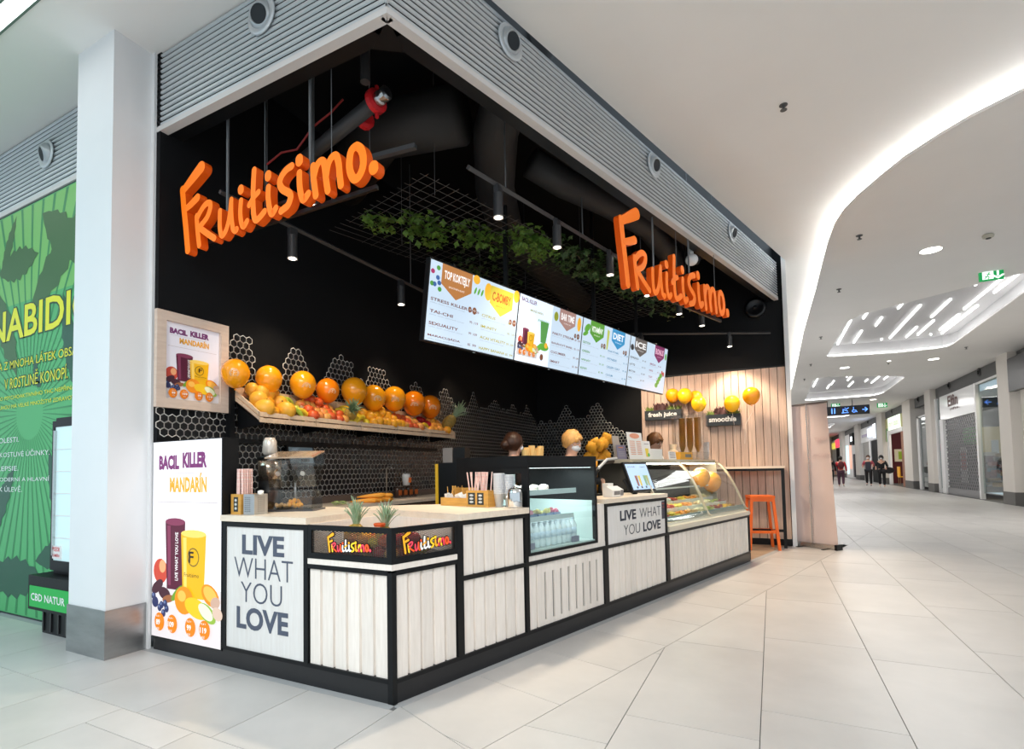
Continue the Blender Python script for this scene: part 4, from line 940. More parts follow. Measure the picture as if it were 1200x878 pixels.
put('pine', shp(2.93, yF + .14, .02), 'pineapple leaning at the far end of the fruit shelf', 'pineapples', (-.55, .5, 0), 1.45)
# bin fruit behind the mesh
bk = ['orange', 'apple', 'mango', 'pepper', 'papaya', 'lemon', 'apple2']
def inside(x, y): return x > -.585 and y > .06 and CT * x - ST * y < -.06 and y < .60 + (x + .63) * -.35
rr = random.Random(8)
for lay in range(2):
    for i in range(7):
        for j in range(6):
            x = -.57 + i * .085 + (.04 if (j + lay) % 2 else 0); y = .075 + j * .08
            if inside(x, y) and (lay == 0 or j < 3) and i >= 1 + lay:
                kd = bk[rr.randrange(7)]; put(kd, (x, y, .756 + lay * .066), '%s in the corner fruit bin behind the wire mesh' % COLW[kd], '%ss in the corner fruit bin' % COLW[kd], (0, 0, rr.uniform(0, 6)), .95)
put('pine', (-.375, .14, .792), 'pineapple in the corner bin, left of the two, crown above the rim', 'pineapples', (0, 0, 0), .95)
put('pine', (-.20, .17, .785), 'pineapple standing in the corner bin, right of the two, with a red tag', 'pineapples', (.1, 0, 2), .92)
tag(MB().lathe([(.03, 0), (.036, .014), (.03, .02)], (-.19, .13, .935), 12).build('fruit_tag', mat('red_tag', (.80, .12, .03), .4)), 'small red round tag at the foot of the right pineapple crown', 'tag')

# ------------------------------------------------------------------ THINGS ON THE WORKTOPS
BAMB = mat('bamboo', (.74, .40, .09), .4, col2=(.58, .29, .06), noise_scale=8, stretch=(1, 1, 10)); CHALK = mat('chalkboard', (.03, .035, .035), .6); CHW = mat('chalk_white', (.6, .62, .62), .6)
PAPER = mat('paper_straw', (.90, .80, .76), .6, col2=(.86, .45, .38), noise_scale=30, stretch=(1, 1, 4)); PAPW = mat('paper_white', (.88, .86, .83), .6)
ZT = WZ + .04
def bambox(loc, rz, w, d, h, label, boards):
    t = thing('bamboo_box', label, 'box', loc, rz)
    bx('side', BAMB, t, 0, w, 0, .008, 0, h); bx('side', BAMB, t, 0, w, d - .008, d, 0, h); bx('side', BAMB, t, 0, .008, .008, d - .008, 0, h); bx('side', BAMB, t, w - .008, w, .008, d - .008, 0, h); bx('floor_board', BAMB, t, .008, w - .008, .008, d - .008, 0, .008)
    for x0, x1 in boards:
        o = bx('chalkboard', CHALK, t, x0, x1, -.002, 0, h * .14, h * .86); b_ = MB()
        for q in range(3): b_.disc((x0 + x1) / 2, h * (.3 + .2 * q), (x1 - x0) * .3, h * .07, -.0025, 8)
        b_.build('chalk_writing', CHW, t)
    return t
def straws(loc, rz, n, label, w=.09, d=.06, h=.20, lean=.02, cat='straws', mm=None, seed=1):
    rr = random.Random(seed); first = None
    for i in range(n):
        x, y = loc[0] + rr.uniform(-w / 2, w / 2) * math.cos(rz) - rr.uniform(-d / 2, d / 2) * math.sin(rz), loc[1] + rr.uniform(-w / 2, w / 2) * math.sin(rz) + rr.uniform(-d / 2, d / 2) * math.cos(rz)
        if first is None:
            b_ = MB().use(mm or PAPER); b_.tube([(0, 0, 0), (0, 0, h)], .0042, 7); first = b_.mesh('straw')
        o = link('straw', first, None, (x, y, loc[2]), 0, (rr.uniform(-lean, lean), rr.uniform(-lean, lean), 0)); tag(o, label, 'straw', label + ' group')
bambox((-1.395, .05, ZT), 0, .10, .13, .135, 'bamboo straw holder with a chalk label next to the illuminated poster', [(.03, .072)])
straws((-1.345, .115, ZT + .01), 0, 34, 'pale pink paper straw packed in the bamboo holder beside the lit poster', .075, .09, .295, .02, seed=2)
tin = thing('cutlery_tin', 'perforated steel square container beside the bamboo straw holder', 'container', (-1.275, .055, ZT))
bx('body', STEEL, tin, 0, .105, 0, .105, 0, .135); b_ = MB()
for i in range(4):
    for j in range(8): b_.disc(.018 + i * .015, .022 + j * .013, .0035, .0035, -.001, 8)
for i in range(4):
    for j in range(8): b_.face([(.1055, .03 + i * .015 + .0035 * math.cos(a), .022 + j * .013 + .0035 * math.sin(a)) for a in [2 * PI * q / 8 for q in range(8)]])
tag(b_.build('perforation', mat('hole_dark', (.08, .07, .07), .8), tin), kind='stuff')
tag(MB().ball((-1.165, .10, ZT + .145), .02, 10, 6, (1, 1, .8), .5).build('napkin_ball', PAPW), 'small white crumpled tissue at the rim of the steel container', 'napkin')
for q in tin.children: pass
# acrylic topping dispenser
dp = thing('topping_dispenser', 'clear acrylic dispenser with slanted bins at the left end of the worktop', 'dispenser', (-1.25, .44, ZT), math.radians(25))
def hollow(t, name, poly, x0, x1, m_=ACRYL, th=.004):
    for i in range(len(poly)):
        a, b2 = poly[i], poly[(i + 1) % len(poly)]
        pane(name, [(x0, a[0], a[1]), (x1, a[0], a[1]), (x1, b2[0], b2[1]), (x0, b2[0], b2[1])], t, m_)
    for x in (x0, x1):
        MB().prism_x(poly, x, x + .003).build(name, m_, t)
bx('base_plate', mat('dispenser_base', (.08, .08, .09), .3), dp, -.16, .20, -.12, .12, 0, .012)
bx('post', STEEL, dp, .015, .028, .0, .012, .012, .20)
hollow(dp, 'bin', [(-.10, .36), (.11, .40), (.12, .30), (.02, .17), (-.04, .17)], -.15, .005); hollow(dp, 'bin', [(-.10, .38), (.11, .42), (.12, .32), (.02, .17), (-.04, .17)], .03, .19)
MB().prism_x([(-.11, .375), (.12, .425), (.12, .435), (-.11, .385)], -.155, .195).build('lid', mat('lid_amber', (.42, .30, .20), .15, coat=.6), dp)
bx('knob', ACRYL, dp, .0, .05, -.01, .03, .435, .455)
hollow(dp, 'lower_bin', [(-.11, .015), (.11, .015), (.09, .15), (-.07, .15)], -.14, .18)
b_ = MB().use(mat('nut_fill', (.75, .45, .18), .6)); rr = random.Random(4)
for q in range(26): b_.ball((rr.uniform(-.11, .0), rr.uniform(-.06, .06), .03 + rr.uniform(0, .02)), .013, 6, 4)
b_.use(mat('orange_fill', (.9, .40, .03), .5))
for q in range(16): b_.ball((rr.uniform(-.0, .06), rr.uniform(-.06, .06), .035 + rr.uniform(0, .04)), .016, 6, 4)
tag(b_.build('filling', None, dp), kind='stuff')
for x in (-.07, .11): MB().lathe([(.018, 0), (.018, .012)], (x, -.075, .27), 12, (0, -1, -.3)).build('tap', STEEL, dp)
# juicer / blender at the left end, behind the straws
jb = thing('blender', 'tall blender with a glass jug and steel collar behind the straws', 'blender', (-1.56, .50, 0))
bx('stand', BLACKM, jb, -.16, .16, -.14, .14, 0, .95)
MB().lathe([(.09, .95), (.095, 1.0), (.085, 1.10), (.08, 1.20)], (0, 0, 0), 20).build('motor_base', BLACKM, jb, smooth=True)
MB().lathe([(.075, 1.20), (.085, 1.28), (.088, 1.36)], (0, 0, 0), 20).build('jug', mat('jug_steel', (.55, .45, .35), .15, .9), jb, smooth=True)
MB().lathe([(.092, 1.36), (.092, 1.39)], (0, 0, 0), 20).build('collar', BLACKM, jb, smooth=True)
MB().lathe([(.04, 1.39), (.055, 1.42), (.05, 1.50), (.035, 1.53)], (0, 0, 0), 16).build('lid', mat('blender_lid', (.78, .70, .62), .2, .3), jb, smooth=True)
# sugar tray, chalk boxes, straws, cups and steel pot on the right-hand worktop (placed along the long front)
def wr_(s, d, z=0): return rp(s, d, ZT + z)
def SD(x, y): return (x * ST + y * CT, -x * CT + y * ST)
tr = thing('condiment_tray', 'low bamboo tray of sugar sachets and wooden stirrers on the right-hand worktop', 'tray', (-.44, 1.16, ZT), -.22)
TW = .30
for a in ((0, TW, 0, .008, 0, .062), (0, TW, .15, .158, 0, .062), (0, .008, .008, .15, 0, .062), (TW - .008, TW, .008, .15, 0, .062), (.008, TW - .008, .008, .15, 0, .008)): bx('side', BAMB, tr, *a)
for x in (.10, .18, .24): bx('divider', BAMB, tr, x, x + .006, .05, .15, .008, .135)
rr = random.Random(9)
sach = None
for i in range(30):
    if sach is None: b_ = MB().use(PAPW); b_.box(-.018, .018, -.0015, .0015, 0, .062); sach = b_.mesh('sachet')
    u = rr.uniform(.02, .28); v = rr.uniform(.02, .14); c, s_ = math.cos(-.22), math.sin(-.22)
    o = link('sugar_sachet', sach, None, (-.44 + u * c - v * s_, 1.16 + u * s_ + v * c, ZT + .012 + rr.uniform(0, .035)), 0, (rr.uniform(-.4, .4), rr.uniform(-.4, .4), rr.uniform(-.6, .4))); tag(o, 'white paper sachet or napkin standing in the low bamboo tray', 'sachet', 'sachets in the bamboo tray')
stm = None
for i in range(12):
    if stm is None: b_ = MB().use(BAMB); b_.box(-.003, .003, -.001, .001, 0, .14); stm = b_.mesh('stirrer')
    u = rr.uniform(.02, .1); v = rr.uniform(.05, .14)
    o = link('wooden_stirrer', stm, None, (-.44 + u, 1.16 - .22 * u + v, ZT + .012), 0, (rr.uniform(-.35, .35), rr.uniform(-.35, .35), 0)); tag(o, 'thin wooden stirrer leaning in the bamboo tray', 'stirrer', 'stirrers in the bamboo tray')
bambox((-.165, 1.085, ZT), -.18, .205, .085, .12, 'double bamboo box with two chalk labels holding paper straws', [(.018, .085), (.105, .165)])
straws((-.065, 1.115, ZT + .01), -.18, 26, 'white and pink paper straw fanned out of the double bamboo box', .15, .045, .245, .13, seed=6)
cp = MB(); first = None
for i, (x, y, n, rr_) in enumerate(((.085, 1.13, 13, .040), (.150, 1.17, 12, .036))):
    for k in range(n):
        if first is None:
            b_ = MB().use(mat('cup_white', (.86, .87, .89), .3)); b_.smooth = True; b_.lathe([(.026, 0), (.040, .095), (.0425, .095), (.0425, .099), (.038, .099)], n=18); first = b_.mesh('cup')
        o = link('paper_cup', first, None, (x, y, ZT + .012 * k)); tag(o, 'white cup, %s from the bottom of the %s stack by the straws' % (order0[k], ['taller', 'shorter'][i]), 'cup', '%s stack of cups' % ['taller', 'rear'][i])
MB_ = thing('steel_pot', 'polished steel canister with a slanted open top at the right end of the worktop', 'canister', (.235, 1.085, ZT), .2)
MB().lathe([(.055, 0), (.056, .004), (.056, .10), (.050, .128), (.036, .142), (.02, .148)], n=24).build('body', mat('polished_steel', (.75, .74, .72), .08, 1.0), MB_, smooth=True)
MB().lathe([(.03, 0), (.032, .004)], (-.018, -.022, .131), 16, (-.45, -.55, 1)).build('opening', mat('hole_dark', (.08, .07, .07), .8), MB_)
MB().tube([(-.056, 0, .05), (-.064, -.01, .07), (-.056, -.0, .09)], .005, 6).build('handle', STEEL, MB_)
# till: tablet, terminal, arm
tb = thing('order_tablet', 'tilted black tablet showing a juice advertisement on the till worktop', 'tablet', rp(2.98, .17, .992), RZ)
M_ = MB().use(BLACKM); M_.M = Matrix.Translation((.22, .0, .02)) @ Matrix.Rotation(math.radians(-20), 4, 'X') @ Matrix.Rotation(math.radians(0), 4, 'Y')
M_.box(-.24, .24, 0, .022, 0, .315); M_.build('casing', None, tb)
S_ = MB().use(mat('tablet_screen', (.35, .50, .72), .2, emit=.55, emit_col=(.45, .62, .88))); S_.M = M_.M; S_.rect(-.215, .215, .022, .293, -.001); k2 = pm(.35)
for x0, c in ((-.10, (.25, .12, .10)), (-.04, (.55, .45, .10)), (.07, (.20, .35, .20)), (.12, (.35, .38, .15))): S_.use(mat('tab_%d' % int(x0 * 1000), c, .4, emit=.4, emit_col=c)); S_.poly([(x0, .06), (x0 + .035, .06), (x0 + .045, .17), (x0 - .008, .17)], -.0015)
S_.use(mat('tab_txt', (.1, .12, .16), .4)); put_text(S_, 'BACIL KILLER', -.18, -.04, .255, .272, -.0016); put_text(S_, 'MANDARÍN', .06, .17, .255, .27, -.0016)
for i in range(4): S_.disc(-.12 + i * .09, .045, .018, .012, -.0017, 10)
S_.build('screen', None, tb)
MB().tube([(.10, .03, .0), (.10, .10, .03), (.10, .16, .14)], .02, 8).build('stand', BLACKM, tb)
ar = thing('till_arm', 'black curved till bracket rising behind the payment terminal', 'bracket', rp(2.62, .42, .992), RZ)
MB().tube([(-.05, 0, 0), (.0, 0, .12), (.10, 0, .24), (.22, 0, .315), (.40, 0, .33)], .022, 10).build('arm', BLACKM, ar, smooth=True); bx('foot', BLACKM, ar, -.12, .10, -.08, .08, 0, .02); MB().tube([(.08, -.03, .26), (.24, -.03, .345), (.42, -.03, .355)], .014, 8).build('grey_cover', mat('grey_cover', (.45, .46, .47), .3), ar)
tm = thing('payment_terminal', 'small white and grey card terminal beside the tablet', 'card terminal', rp(2.44, .12, .992), RZ)
MB().prism_x([(-.03, 0), (.06, 0), (.06, .07), (.03, .095), (-.035, .06)], 0, .19).build('body', WHT, tm); MB().prism_x([(-.034, .018), (-.031, .018), (-.031, .05), (-.036, .052)], .03, .13).build('display', mat('grey_display', (.22, .21, .21), .3), tm)
bx('clip', mat('grey_display', (.22, .21, .21), .3), tm, .14, .185, -.036, -.03, .01, .06); bx('stand', WHT, tm, .08, .17, .06, .12, 0, .12)
# things standing on the display case
ZC = 1.342
def card(s, w, h, label, fill, d=.50, lean=.12, mm=None):
    t = thing('menu_card', label, 'card', rp(s, d, ZC), RZ, 'cards on top of the display case'); b_ = MB().use(mm or PAPW); b_.M = Matrix.Rotation(-lean, 4, 'X'); b_.box(0, w, 0, .004, 0, h); b_.build('board', None, t)
    f = MB(); f.M = b_.M; fill(f, w, h); f.build('print', None, t); return t
TX = mat('orange_text', (.75, .25, .08), .5); TG = mat('grey_text', (.35, .33, .36), .5)
def f1(f, w, h): f.use(TG); [f.rect(w * .15, w * .85, h * (.2 + .1 * i), h * (.25 + .1 * i), -.001) for i in range(4)]; f.use(TX); f.rect(w * .2, w * .7, h * .8, h * .86, -.001)
def f2(f, w, h):
    f.use(mat('salmon_print', (.80, .35, .22), .5)); f.disc(w * .5, h * .87, w * .33, h * .10, -.001); f.use(TX)
    for i in range(9): f.rect(w * .12, w * .46, h * (.18 + .06 * i), h * (.20 + .06 * i), -.001); f.rect(w * .56, w * .88, h * (.18 + .06 * i), h * (.20 + .06 * i), -.001)
def f3(f, w, h): f.use(mat('yellow_print', (.85, .65, .08), .5)); f.poly([(w * .3, h * .15), (w * .6, h * .15), (w * .7, h * .6), (w * .25, h * .6)], -.001); f.use(mat('green_print', (.12, .5, .12), .5)); f.disc(w * .65, h * .25, w * .15, h * .1, -.0012); f.use(TG); f.rect(w * .2, w * .8, h * .82, h * .86, -.001)
def f4(f, w, h): f.use(TG); [f.rect(w * .15, w * .85, h * (.2 + .2 * i), h * (.3 + .2 * i), -.001) for i in range(4)]
card(3.26, .19, .155, 'small grey-violet card at the left end of the display case top', f1, mm=mat('violet_card', (.22, .20, .29), .5)); card(3.44, .33, .30, 'tall white menu card with salmon picture and orange print on the display case', f2, .46)
card(3.30, .14, .26, 'plain grey-beige board half hidden behind the tall white menu card', lambda f, w, h: (f.use(mat('beige_card', (.45, .40, .36), .5)), f.rect(.01, w - .01, .01, h - .01, -.001)), .56, mm=mat('beige_card', (.45, .40, .36), .5)); card(3.84, .18, .215, 'white card with a yellow bottle picture on the display case', f3)
card(4.47, .20, .10, 'small white card with two lines of print on the display case', f4)
tag(MB().prism_z([(0, 0), (.33, 0), (.36, .1), (0, .1)], 0, .13).build('white_pack', PAPW, None, rp(4.08, .56, ZC), RZ), 'white paper pack lying on the display case in front of the stooping worker', 'pack')
ob = thing('orange_pack', 'orange carton with a grey window on the display case', 'carton', rp(4.72, .47, ZC), RZ); bx('carton', mat('orange_carton', (.88, .42, .04), .5), ob, 0, .36, 0, .12, 0, .095); bx('window', mat('grey_window', (.22, .20, .17), .5), ob, .14, .32, -.002, 0, .03, .07)
tag(MB().lathe([(.05, 0), (.06, .12), (.035, .13), (.045, .2)], n=14).build('cream_pot', mat('cream_pot', (.82, .70, .50), .4), None, rp(4.85, .62, ZC)), 'cream-coloured pot standing behind the orange carton', 'pot')
ct = thing('cone_tower', 'clear acrylic tower with three columns of nested waffle cones on the display case', 'cone dispenser', rp(5.12, .50, ZC), RZ)
for a in (((0, -.1, .0), (.30, -.1, 0), (.30, -.1, .62), (0, -.1, .62)), ((0, .26, 0), (.3, .26, 0), (.3, .26, .62), (0, .26, .62))): pane('side', list(a), ct, ACRYL)
for x in (0, .3): pane('side', [(x, -.1, 0), (x, .26, 0), (x, .26, .62), (x, -.1, .62)], ct, ACRYL)
bx('base', ACRYL, ct, -.02, .36, -.12, .28, 0, .10)
CONE = mat('waffle', (.90, .50, .12), .6, col2=(.50, .20, .04), noise_scale=60, bump=.4); first = None
for c_ in range(3):
    for k in range(13):
        if first is None:
            b_ = MB().use(CONE); b_.smooth = True; b_.lathe([(.012, 0), (.045, .10), (.048, .10), (.040, .102)], n=12); first = b_.mesh('cone')
        p = rp(5.12 + .15, .68 - .105 * c_, ZC + .10 + .030 * k); tag(link('waffle_cone', first, None, p), 'waffle cone, %s from the bottom, %s column of the acrylic tower' % (order0[k], ['left', 'middle', 'right'][c_]), 'cone', 'waffle cones in the acrylic tower, %s column' % ['left', 'middle', 'right'][c_])
for k in range(10): tag(link('paper_cup', bpy.data.meshes['cup'], None, rp(5.66, .52, ZC + .016 * k)), 'white cup, %s from the bottom, stack at the far end of the display case' % order0[k], 'cup', 'stack of cups on the display case')
# cork-coloured tubs behind the chiller
for i in range(6): tag(MB().use(mat('cork', (.80, .52, .20), .6)).lathe([(.030, 0), (.034, .10 + .02 * (i % 3))], n=12).build('paper_pot', None, None, rp(2.33 + .055 * i, 1.0 + .02 * (i % 2), 1.352)), 'tan paper pot, %s in the row on the black machine behind the chiller' % order[i], 'pot', 'tan pots behind the chiller')
cm = thing('coffee_machine', 'black machine block standing behind the chiller', 'machine', rp(2.1, .85, 0), RZ); bx('body', BLACKM, cm, 0, .70, 0, .35, 0, 1.35)
# left part of the black back: espresso machine seen above the worktop with a grey and a black box, a yellow edge
em = thing('juice_machine', 'dark steel appliance with a yellow side edge behind the chiller', 'appliance', (-.98, 1.95, .0), .1); bx('body', BLACKM, em, 0, .30, 0, .4, 0, 1.33); bx('yellow_edge', mat('yellow_plastic', (.85, .50, .03), .4), em, -.03, 0, -.01, .05, .9, 1.32); bx('grey_box', mat('grey_box', (.25, .22, .20), .4), em, .05, .15, .0, .12, 1.33, 1.47); bx('black_box', BLACKM, em, .16, .28, 0, .12, 1.33, 1.47)
# back counter along the hexagon wall
bc = thing('back_counter', 'long pale-topped back counter with brown fronts along the hexagon wall', 'counter', (0, 0, 0))
bx('top', TOPW, bc, -2.155, -1.60, .75, 5.6, .915, .95); bx('carcass', BLACKM, bc, -2.155, -1.64, .76, 5.6, 0, .915); bx('upstand', mat('brown_upstand', (.13, .09, .07), .5), bc, -2.155, -2.14, .62, 5.6, .95, 1.02)
for i in range(8): bx('drawer', mat('brown_front', (.20, .13, .09), .5, col2=(.13, .085, .06), noise_scale=6), bc, -1.64, -1.62, .80 + i * .6, 1.38 + i * .6, .70, .90)
fc = thing('tap', 'slim chrome swan-neck tap at the back counter sink', 'tap', (-2.02, 2.46, .95)); MB().tube([(0, 0, 0), (0, 0, .33), (.02, 0, .36), (.07, 0, .36), (.09, 0, .33)], .008, 8).build('spout', STEEL, fc, smooth=True); MB().lathe([(.022, 0), (.022, .03)], n=12).build('foot', STEEL, fc)
sk = thing('sauce_caddy', 'clear caddy with dark jars and orange labels on the back counter', 'caddy', (-2.02, 2.62, .95)); 
bx('rack', ACRYL, sk, -.05, .06, -.03, .42, .13, .14); bx('rack', ACRYL, sk, .055, .06, -.03, .42, 0, .14)
for i in range(4):
    j = MB().lathe([(.038, 0), (.04, .11), (.03, .125)], (0, .04 + i * .105, .0), 12).build('jar', mat('dark_jar', (.06, .03, .02), .2), sk, smooth=True); bx('jar_label', mat('orange_label', (.78, .18, .03), .5), j, .038, .042, .01 + i * .105, .07 + i * .105, .03, .09)
yp = thing('yoghurt_pot', 'white pot with an orange label standing on the sauce caddy', 'pot', (-2.0, 2.80, 1.092)); MB().lathe([(.042, 0), (.05, .11), (.052, .12), (.04, .135)], n=14).build('pot', WHT, yp, smooth=True); bx('pot_label', mat('orange_label', (.78, .18, .03), .5), yp, .040, .052, -.01, .03, .03, .09)
for i, (y, r, z) in enumerate([(1.74, -.95, 0), (1.80, -.8, .0), (1.87, -1.0, 0), (1.93, -.85, .0), (1.99, -1.05, 0), (1.80, -.9, .04), (1.88, -.75, .045), (1.95, -1.0, .04)]):
    b_ = MB(); b_.tube([(0, -.13, .018), (.004, -.06, .022), (.006, .04, .026), (0, .11, .024), (0, .13, .022)], [.005, .014, .022, .024, .010], 9); tag(b_.build('carrot', mat('carrot', (.90, .38, .04), .5), None, (-1.72 + .03 * (i % 2), y, .95 + z), r, True), 'orange carrot, %s in the heap on the back counter' % order[i], 'carrot', 'carrots on the back counter')
b_ = MB(); rr = random.Random(2)
for q in range(14): b_.ball((rr.uniform(-.05, .05), rr.uniform(-.05, .05), rr.uniform(.01, .04)), .02, 6, 4, (1, 1, .3), .8)
tag(b_.build('salad_leaves', mat('salad', (.42, .55, .22), .6), None, (-1.74, 1.40, .952)), 'small heap of pale green leaves on the back counter', 'leaves', kind='stuff')
mn = thing('order_screen', 'small black touch screen leaning on the hexagon wall above the dispenser', 'monitor', (-2.08, 1.14, 1.33), PI / 2)
b_ = MB(); b_.M = Matrix.Rotation(math.radians(-10), 4, 'X'); b_.box(0, .33, 0, .025, 0, .19); b_.build('casing', BLACKM, mn); b_ = MB(); b_.M = Matrix.Rotation(math.radians(-10), 4, 'X'); b_.rect(.02, .31, .02, .172, -.001); b_.build('glass', mat('screen_off', (.16, .22, .26), .12, emit=.12), mn); bx('arm', BLACKM, mn, .15, .18, .02, -.07, .03, .06)
sb = thing('squeeze_bottle', 'white squeeze bottle by the wall behind the bamboo tray', 'bottle', (-1.80, 3.95, .95)); MB().lathe([(.05, 0), (.052, .20), (.045, .22)], n=14).build('body', mat('pale_plastic', (.62, .66, .70), .3), sb, smooth=True); MB().lathe([(.012, .22), (.008, .29)], n=8).build('nozzle', WHT, sb)

# ------------------------------------------------------------------ FRAMED PICTURE
fp = thing('framed_poster', 'light wooden frame with a juice picture on the wall beside the pillar', 'picture', (-2.155, -.03, 1.76), PI / 2)
FW, FH = .585, .728; FRM = mat('frame_wood', (.74, .60, .50), .5, col2=(.64, .50, .41), noise_scale=8, stretch=(1, 1, 6))
for a in ((0, .07, 0, FH), (FW - .07, FW, 0, FH), (.07, FW - .07, 0, .07), (.07, FW - .07, FH - .07, FH)): bx('frame_side', FRM, fp, a[0], a[1], -.035, 0, a[2], a[3])
b_ = MB().use(mat('picture_sheet', (.80, .78, .86), .35, emit=.12, emit_col=(.8, .8, .9))); b_.rect(.07, FW - .07, .07, FH - .07, -.006); juice(b_, .07, .07, FW - .14, FH - .14, -.0065, 0); b_.build('printed_sheet', None, fp)

# ------------------------------------------------------------------ MENU SCREENS
def scr(i, label, draw):
    t = thing('menu_screen', label, 'screen', tuple(Vector((-.577, 1.274, 3.0)) + Vector((math.sin(math.radians(13.64)), math.cos(math.radians(13.64)), 0)) * (i * 1.184)), 0, 'menu screens over the counter'); t.rotation_euler = (math.radians(8.5), 0, math.radians(90 - 13.64))
    bx('casing', BLACKM, t, -.012, 1.178, .0, .05, -.672, .012)
    b_ = MB().use(mat('screen_glow', (.10, .12, .15), .2, emit=.74, emit_col=(.68, .84, 1.0))); b_.rect(0, 1.166, -.66, 0, -.001); draw(b_); b_.build('display', None, t)
    for x in (.3, .9): bx('bracket', BLACKM, t, x, x + .03, .05, .09, -.4, .05)
    MB().lathe([(.012, 0), (.012, .006)], (.6, -.0, -.682), 8).build('sensor', STEEL, t)
def em_(n, c, e=.5): return mat('scr_' + n, tuple(q * .4 for q in c), .3, emit=e * 1.3, emit_col=c)
def banner(b_, x0, x1, top, h, c, name, txt, tc):
    b_.use(em_(name, c)); b_.poly([(x0, top - h * .62), ((x0 + x1) / 2, top - h), (x1, top - h * .62), (x1, top), (x0, top)], -.002)
    b_.use(em_('t' + name, tc, .6)); put_text(b_, txt, x0 + .03, x1 - .03, top - h * .52, top - h * .18, -.003, .03); put_text(b_, 'SMOOTHIE & JUICE', x0 + .09, x1 - .09, top - h * .70, top - h * .63, -.003)
def items(b_, x0, x1, z, dz, names, c, name, px_=None, sub=True):
    for i, n in enumerate(names):
        zz = z - dz * i; b_.use(em_(name, c, .35)); put_text(b_, n, x0, x0 + (x1 - x0) * min(.75, .065 * len(n)), zz - .026, zz, -.002, .02)
        b_.use(em_('sub', (.30, .36, .46), .5)); put_text(b_, 'jablko, banán, pomeranč, mango', x0, x0 + (x1 - x0) * .70, zz - .048, zz - .036, -.002)
        b_.use(em_(name, c, .35)); put_text(b_, ['89', '95', '99', '85'][i % 4], x1 - .11, x1 - .075, zz - .028, zz - .006, -.002, .01); put_text(b_, ['109', '119', '109', '99'][i % 4], x1 - .05, x1 - .0, zz - .028, zz - .006, -.002, .01)
def discs(b_, x, z, c=(.25, .09, .04)):
    b_.use(em_('disc', c, .3)); b_.disc(x, z, .022, .026, -.002); b_.disc(x + .06, z, .028, .032, -.0021); b_.use(em_('dt', (.9, .9, .9), .5)); put_text(b_, '0,3', x - .011, x + .011, z - .008, z + .008, -.0026); put_text(b_, '0,5', x + .045, x + .075, z - .01, z + .01, -.0026)
def s1(b_):
    for x, z, c in ((.03, -.09, (.5, .02, .15)), (.09, -.05, (.1, .4, .05)), (.09, -.13, (.05, .15, .45)), (.06, -.19, (.05, .2, .5)), (.11, -.17, (.05, .2, .5)), (.03, -.19, (.1, .4, .05)), (.12, -.22, (.1, .4, .05))): b_.use(em_('b%d' % int(c[0] * 99 + c[2] * 9), c, .4)); b_.disc(x, z, .022, .020, -.0015)
    banner(b_, .13, .50, 0, .27, (.50, .20, .05), 'brown', 'TOP KOKTEJLY', (.95, .93, .9)); b_.use(em_('or', (.95, .50, .03))); b_.disc(.555, -.03, .045, .04, -.0015); b_.disc(.72, -.10, .05, .08, -.0015); b_.disc(1.13, -.05, .045, .06, -.0015)
    b_.use(em_('lf', (.12, .42, .04))); [b_.disc(.55 + .045 * q, -.13, .035, .012, -.0016, 10, 1.2) for q in range(3)]
    banner(b_, .75, 1.08, -.03, .26, (.66, .54, .06), 'yel', 'C-BOMBY', (.45, .10, .02)); discs(b_, .50, -.31); discs(b_, 1.07, -.31)
    items(b_, .03, .62, -.30, .10, ['STRESS KILLER', 'TAI-CHI', 'SEXUALITY', 'MARACUJÁDA'], (.20, .05, .03), 'ib'); items(b_, .66, 1.15, -.31, .10, ['CITRUS', 'IMUNITY', 'ACAI VITALITY', 'HAPPY BANANA'][:4], (.45, .42, .03), 'iy')
def s2(b_):
    b_.use(em_('wht', (.72, .82, .95), .7)); b_.rect(.0, .57, -.66, 0, -.0012); juice(b_, .02, -.60, .34, .46, -.002, .5, text=False, title=False)
    b_.use(em_('grn', (.10, .35, .08))); b_.poly([(.40, -.42), (.49, -.42), (.52, -.20), (.37, -.20)], -.003); b_.use(em_('lf', (.12, .42, .04))); b_.disc(.46, -.46, .09, .04, -.0035); b_.disc(.38, -.48, .06, .03, -.0036, rot=.5); b_.use(em_('or', (.95, .50, .03))); b_.disc(.50, -.44, .03, .03, -.0037); b_.use(em_('disc', (.25, .09, .04), .3)); b_.disc(.44, -.57, .03, .035, -.0036)
    b_.use(em_('pur', (.20, .03, .15), .3)); put_text(b_, 'BACIL KILLER', .03, .28, -.065, -.025, -.004, .02); b_.use(em_('iy', (.45, .42, .03), .5)); put_text(b_, 'MANDARÍN', .18, .40, -.14, -.11, -.004, .01); b_.use(em_('grn', (.10, .35, .08))); put_text(b_, 'AVOKÁDO', .32, .52, -.215, -.18, -.004, .01)
    banner(b_, .70, 1.02, -.0, .22, (.42, .25, .22), 'taupe', 'BAR TIME', (.92, .9, .9)); b_.use(em_('avo', (.30, .35, .03))); b_.disc(.64, -.10, .04, .05, -.0015); b_.use(em_('or', (.95, .50, .03))); b_.disc(1.10, -.10, .04, .08, -.0015); discs(b_, 1.04, -.24)
    items(b_, .60, 1.15, -.27, .10, ['PARTY STREAM', 'BANÁNOVÝ BAREL', 'CUCUMBER', 'SMART'], (.22, .05, .04), 'ib2')
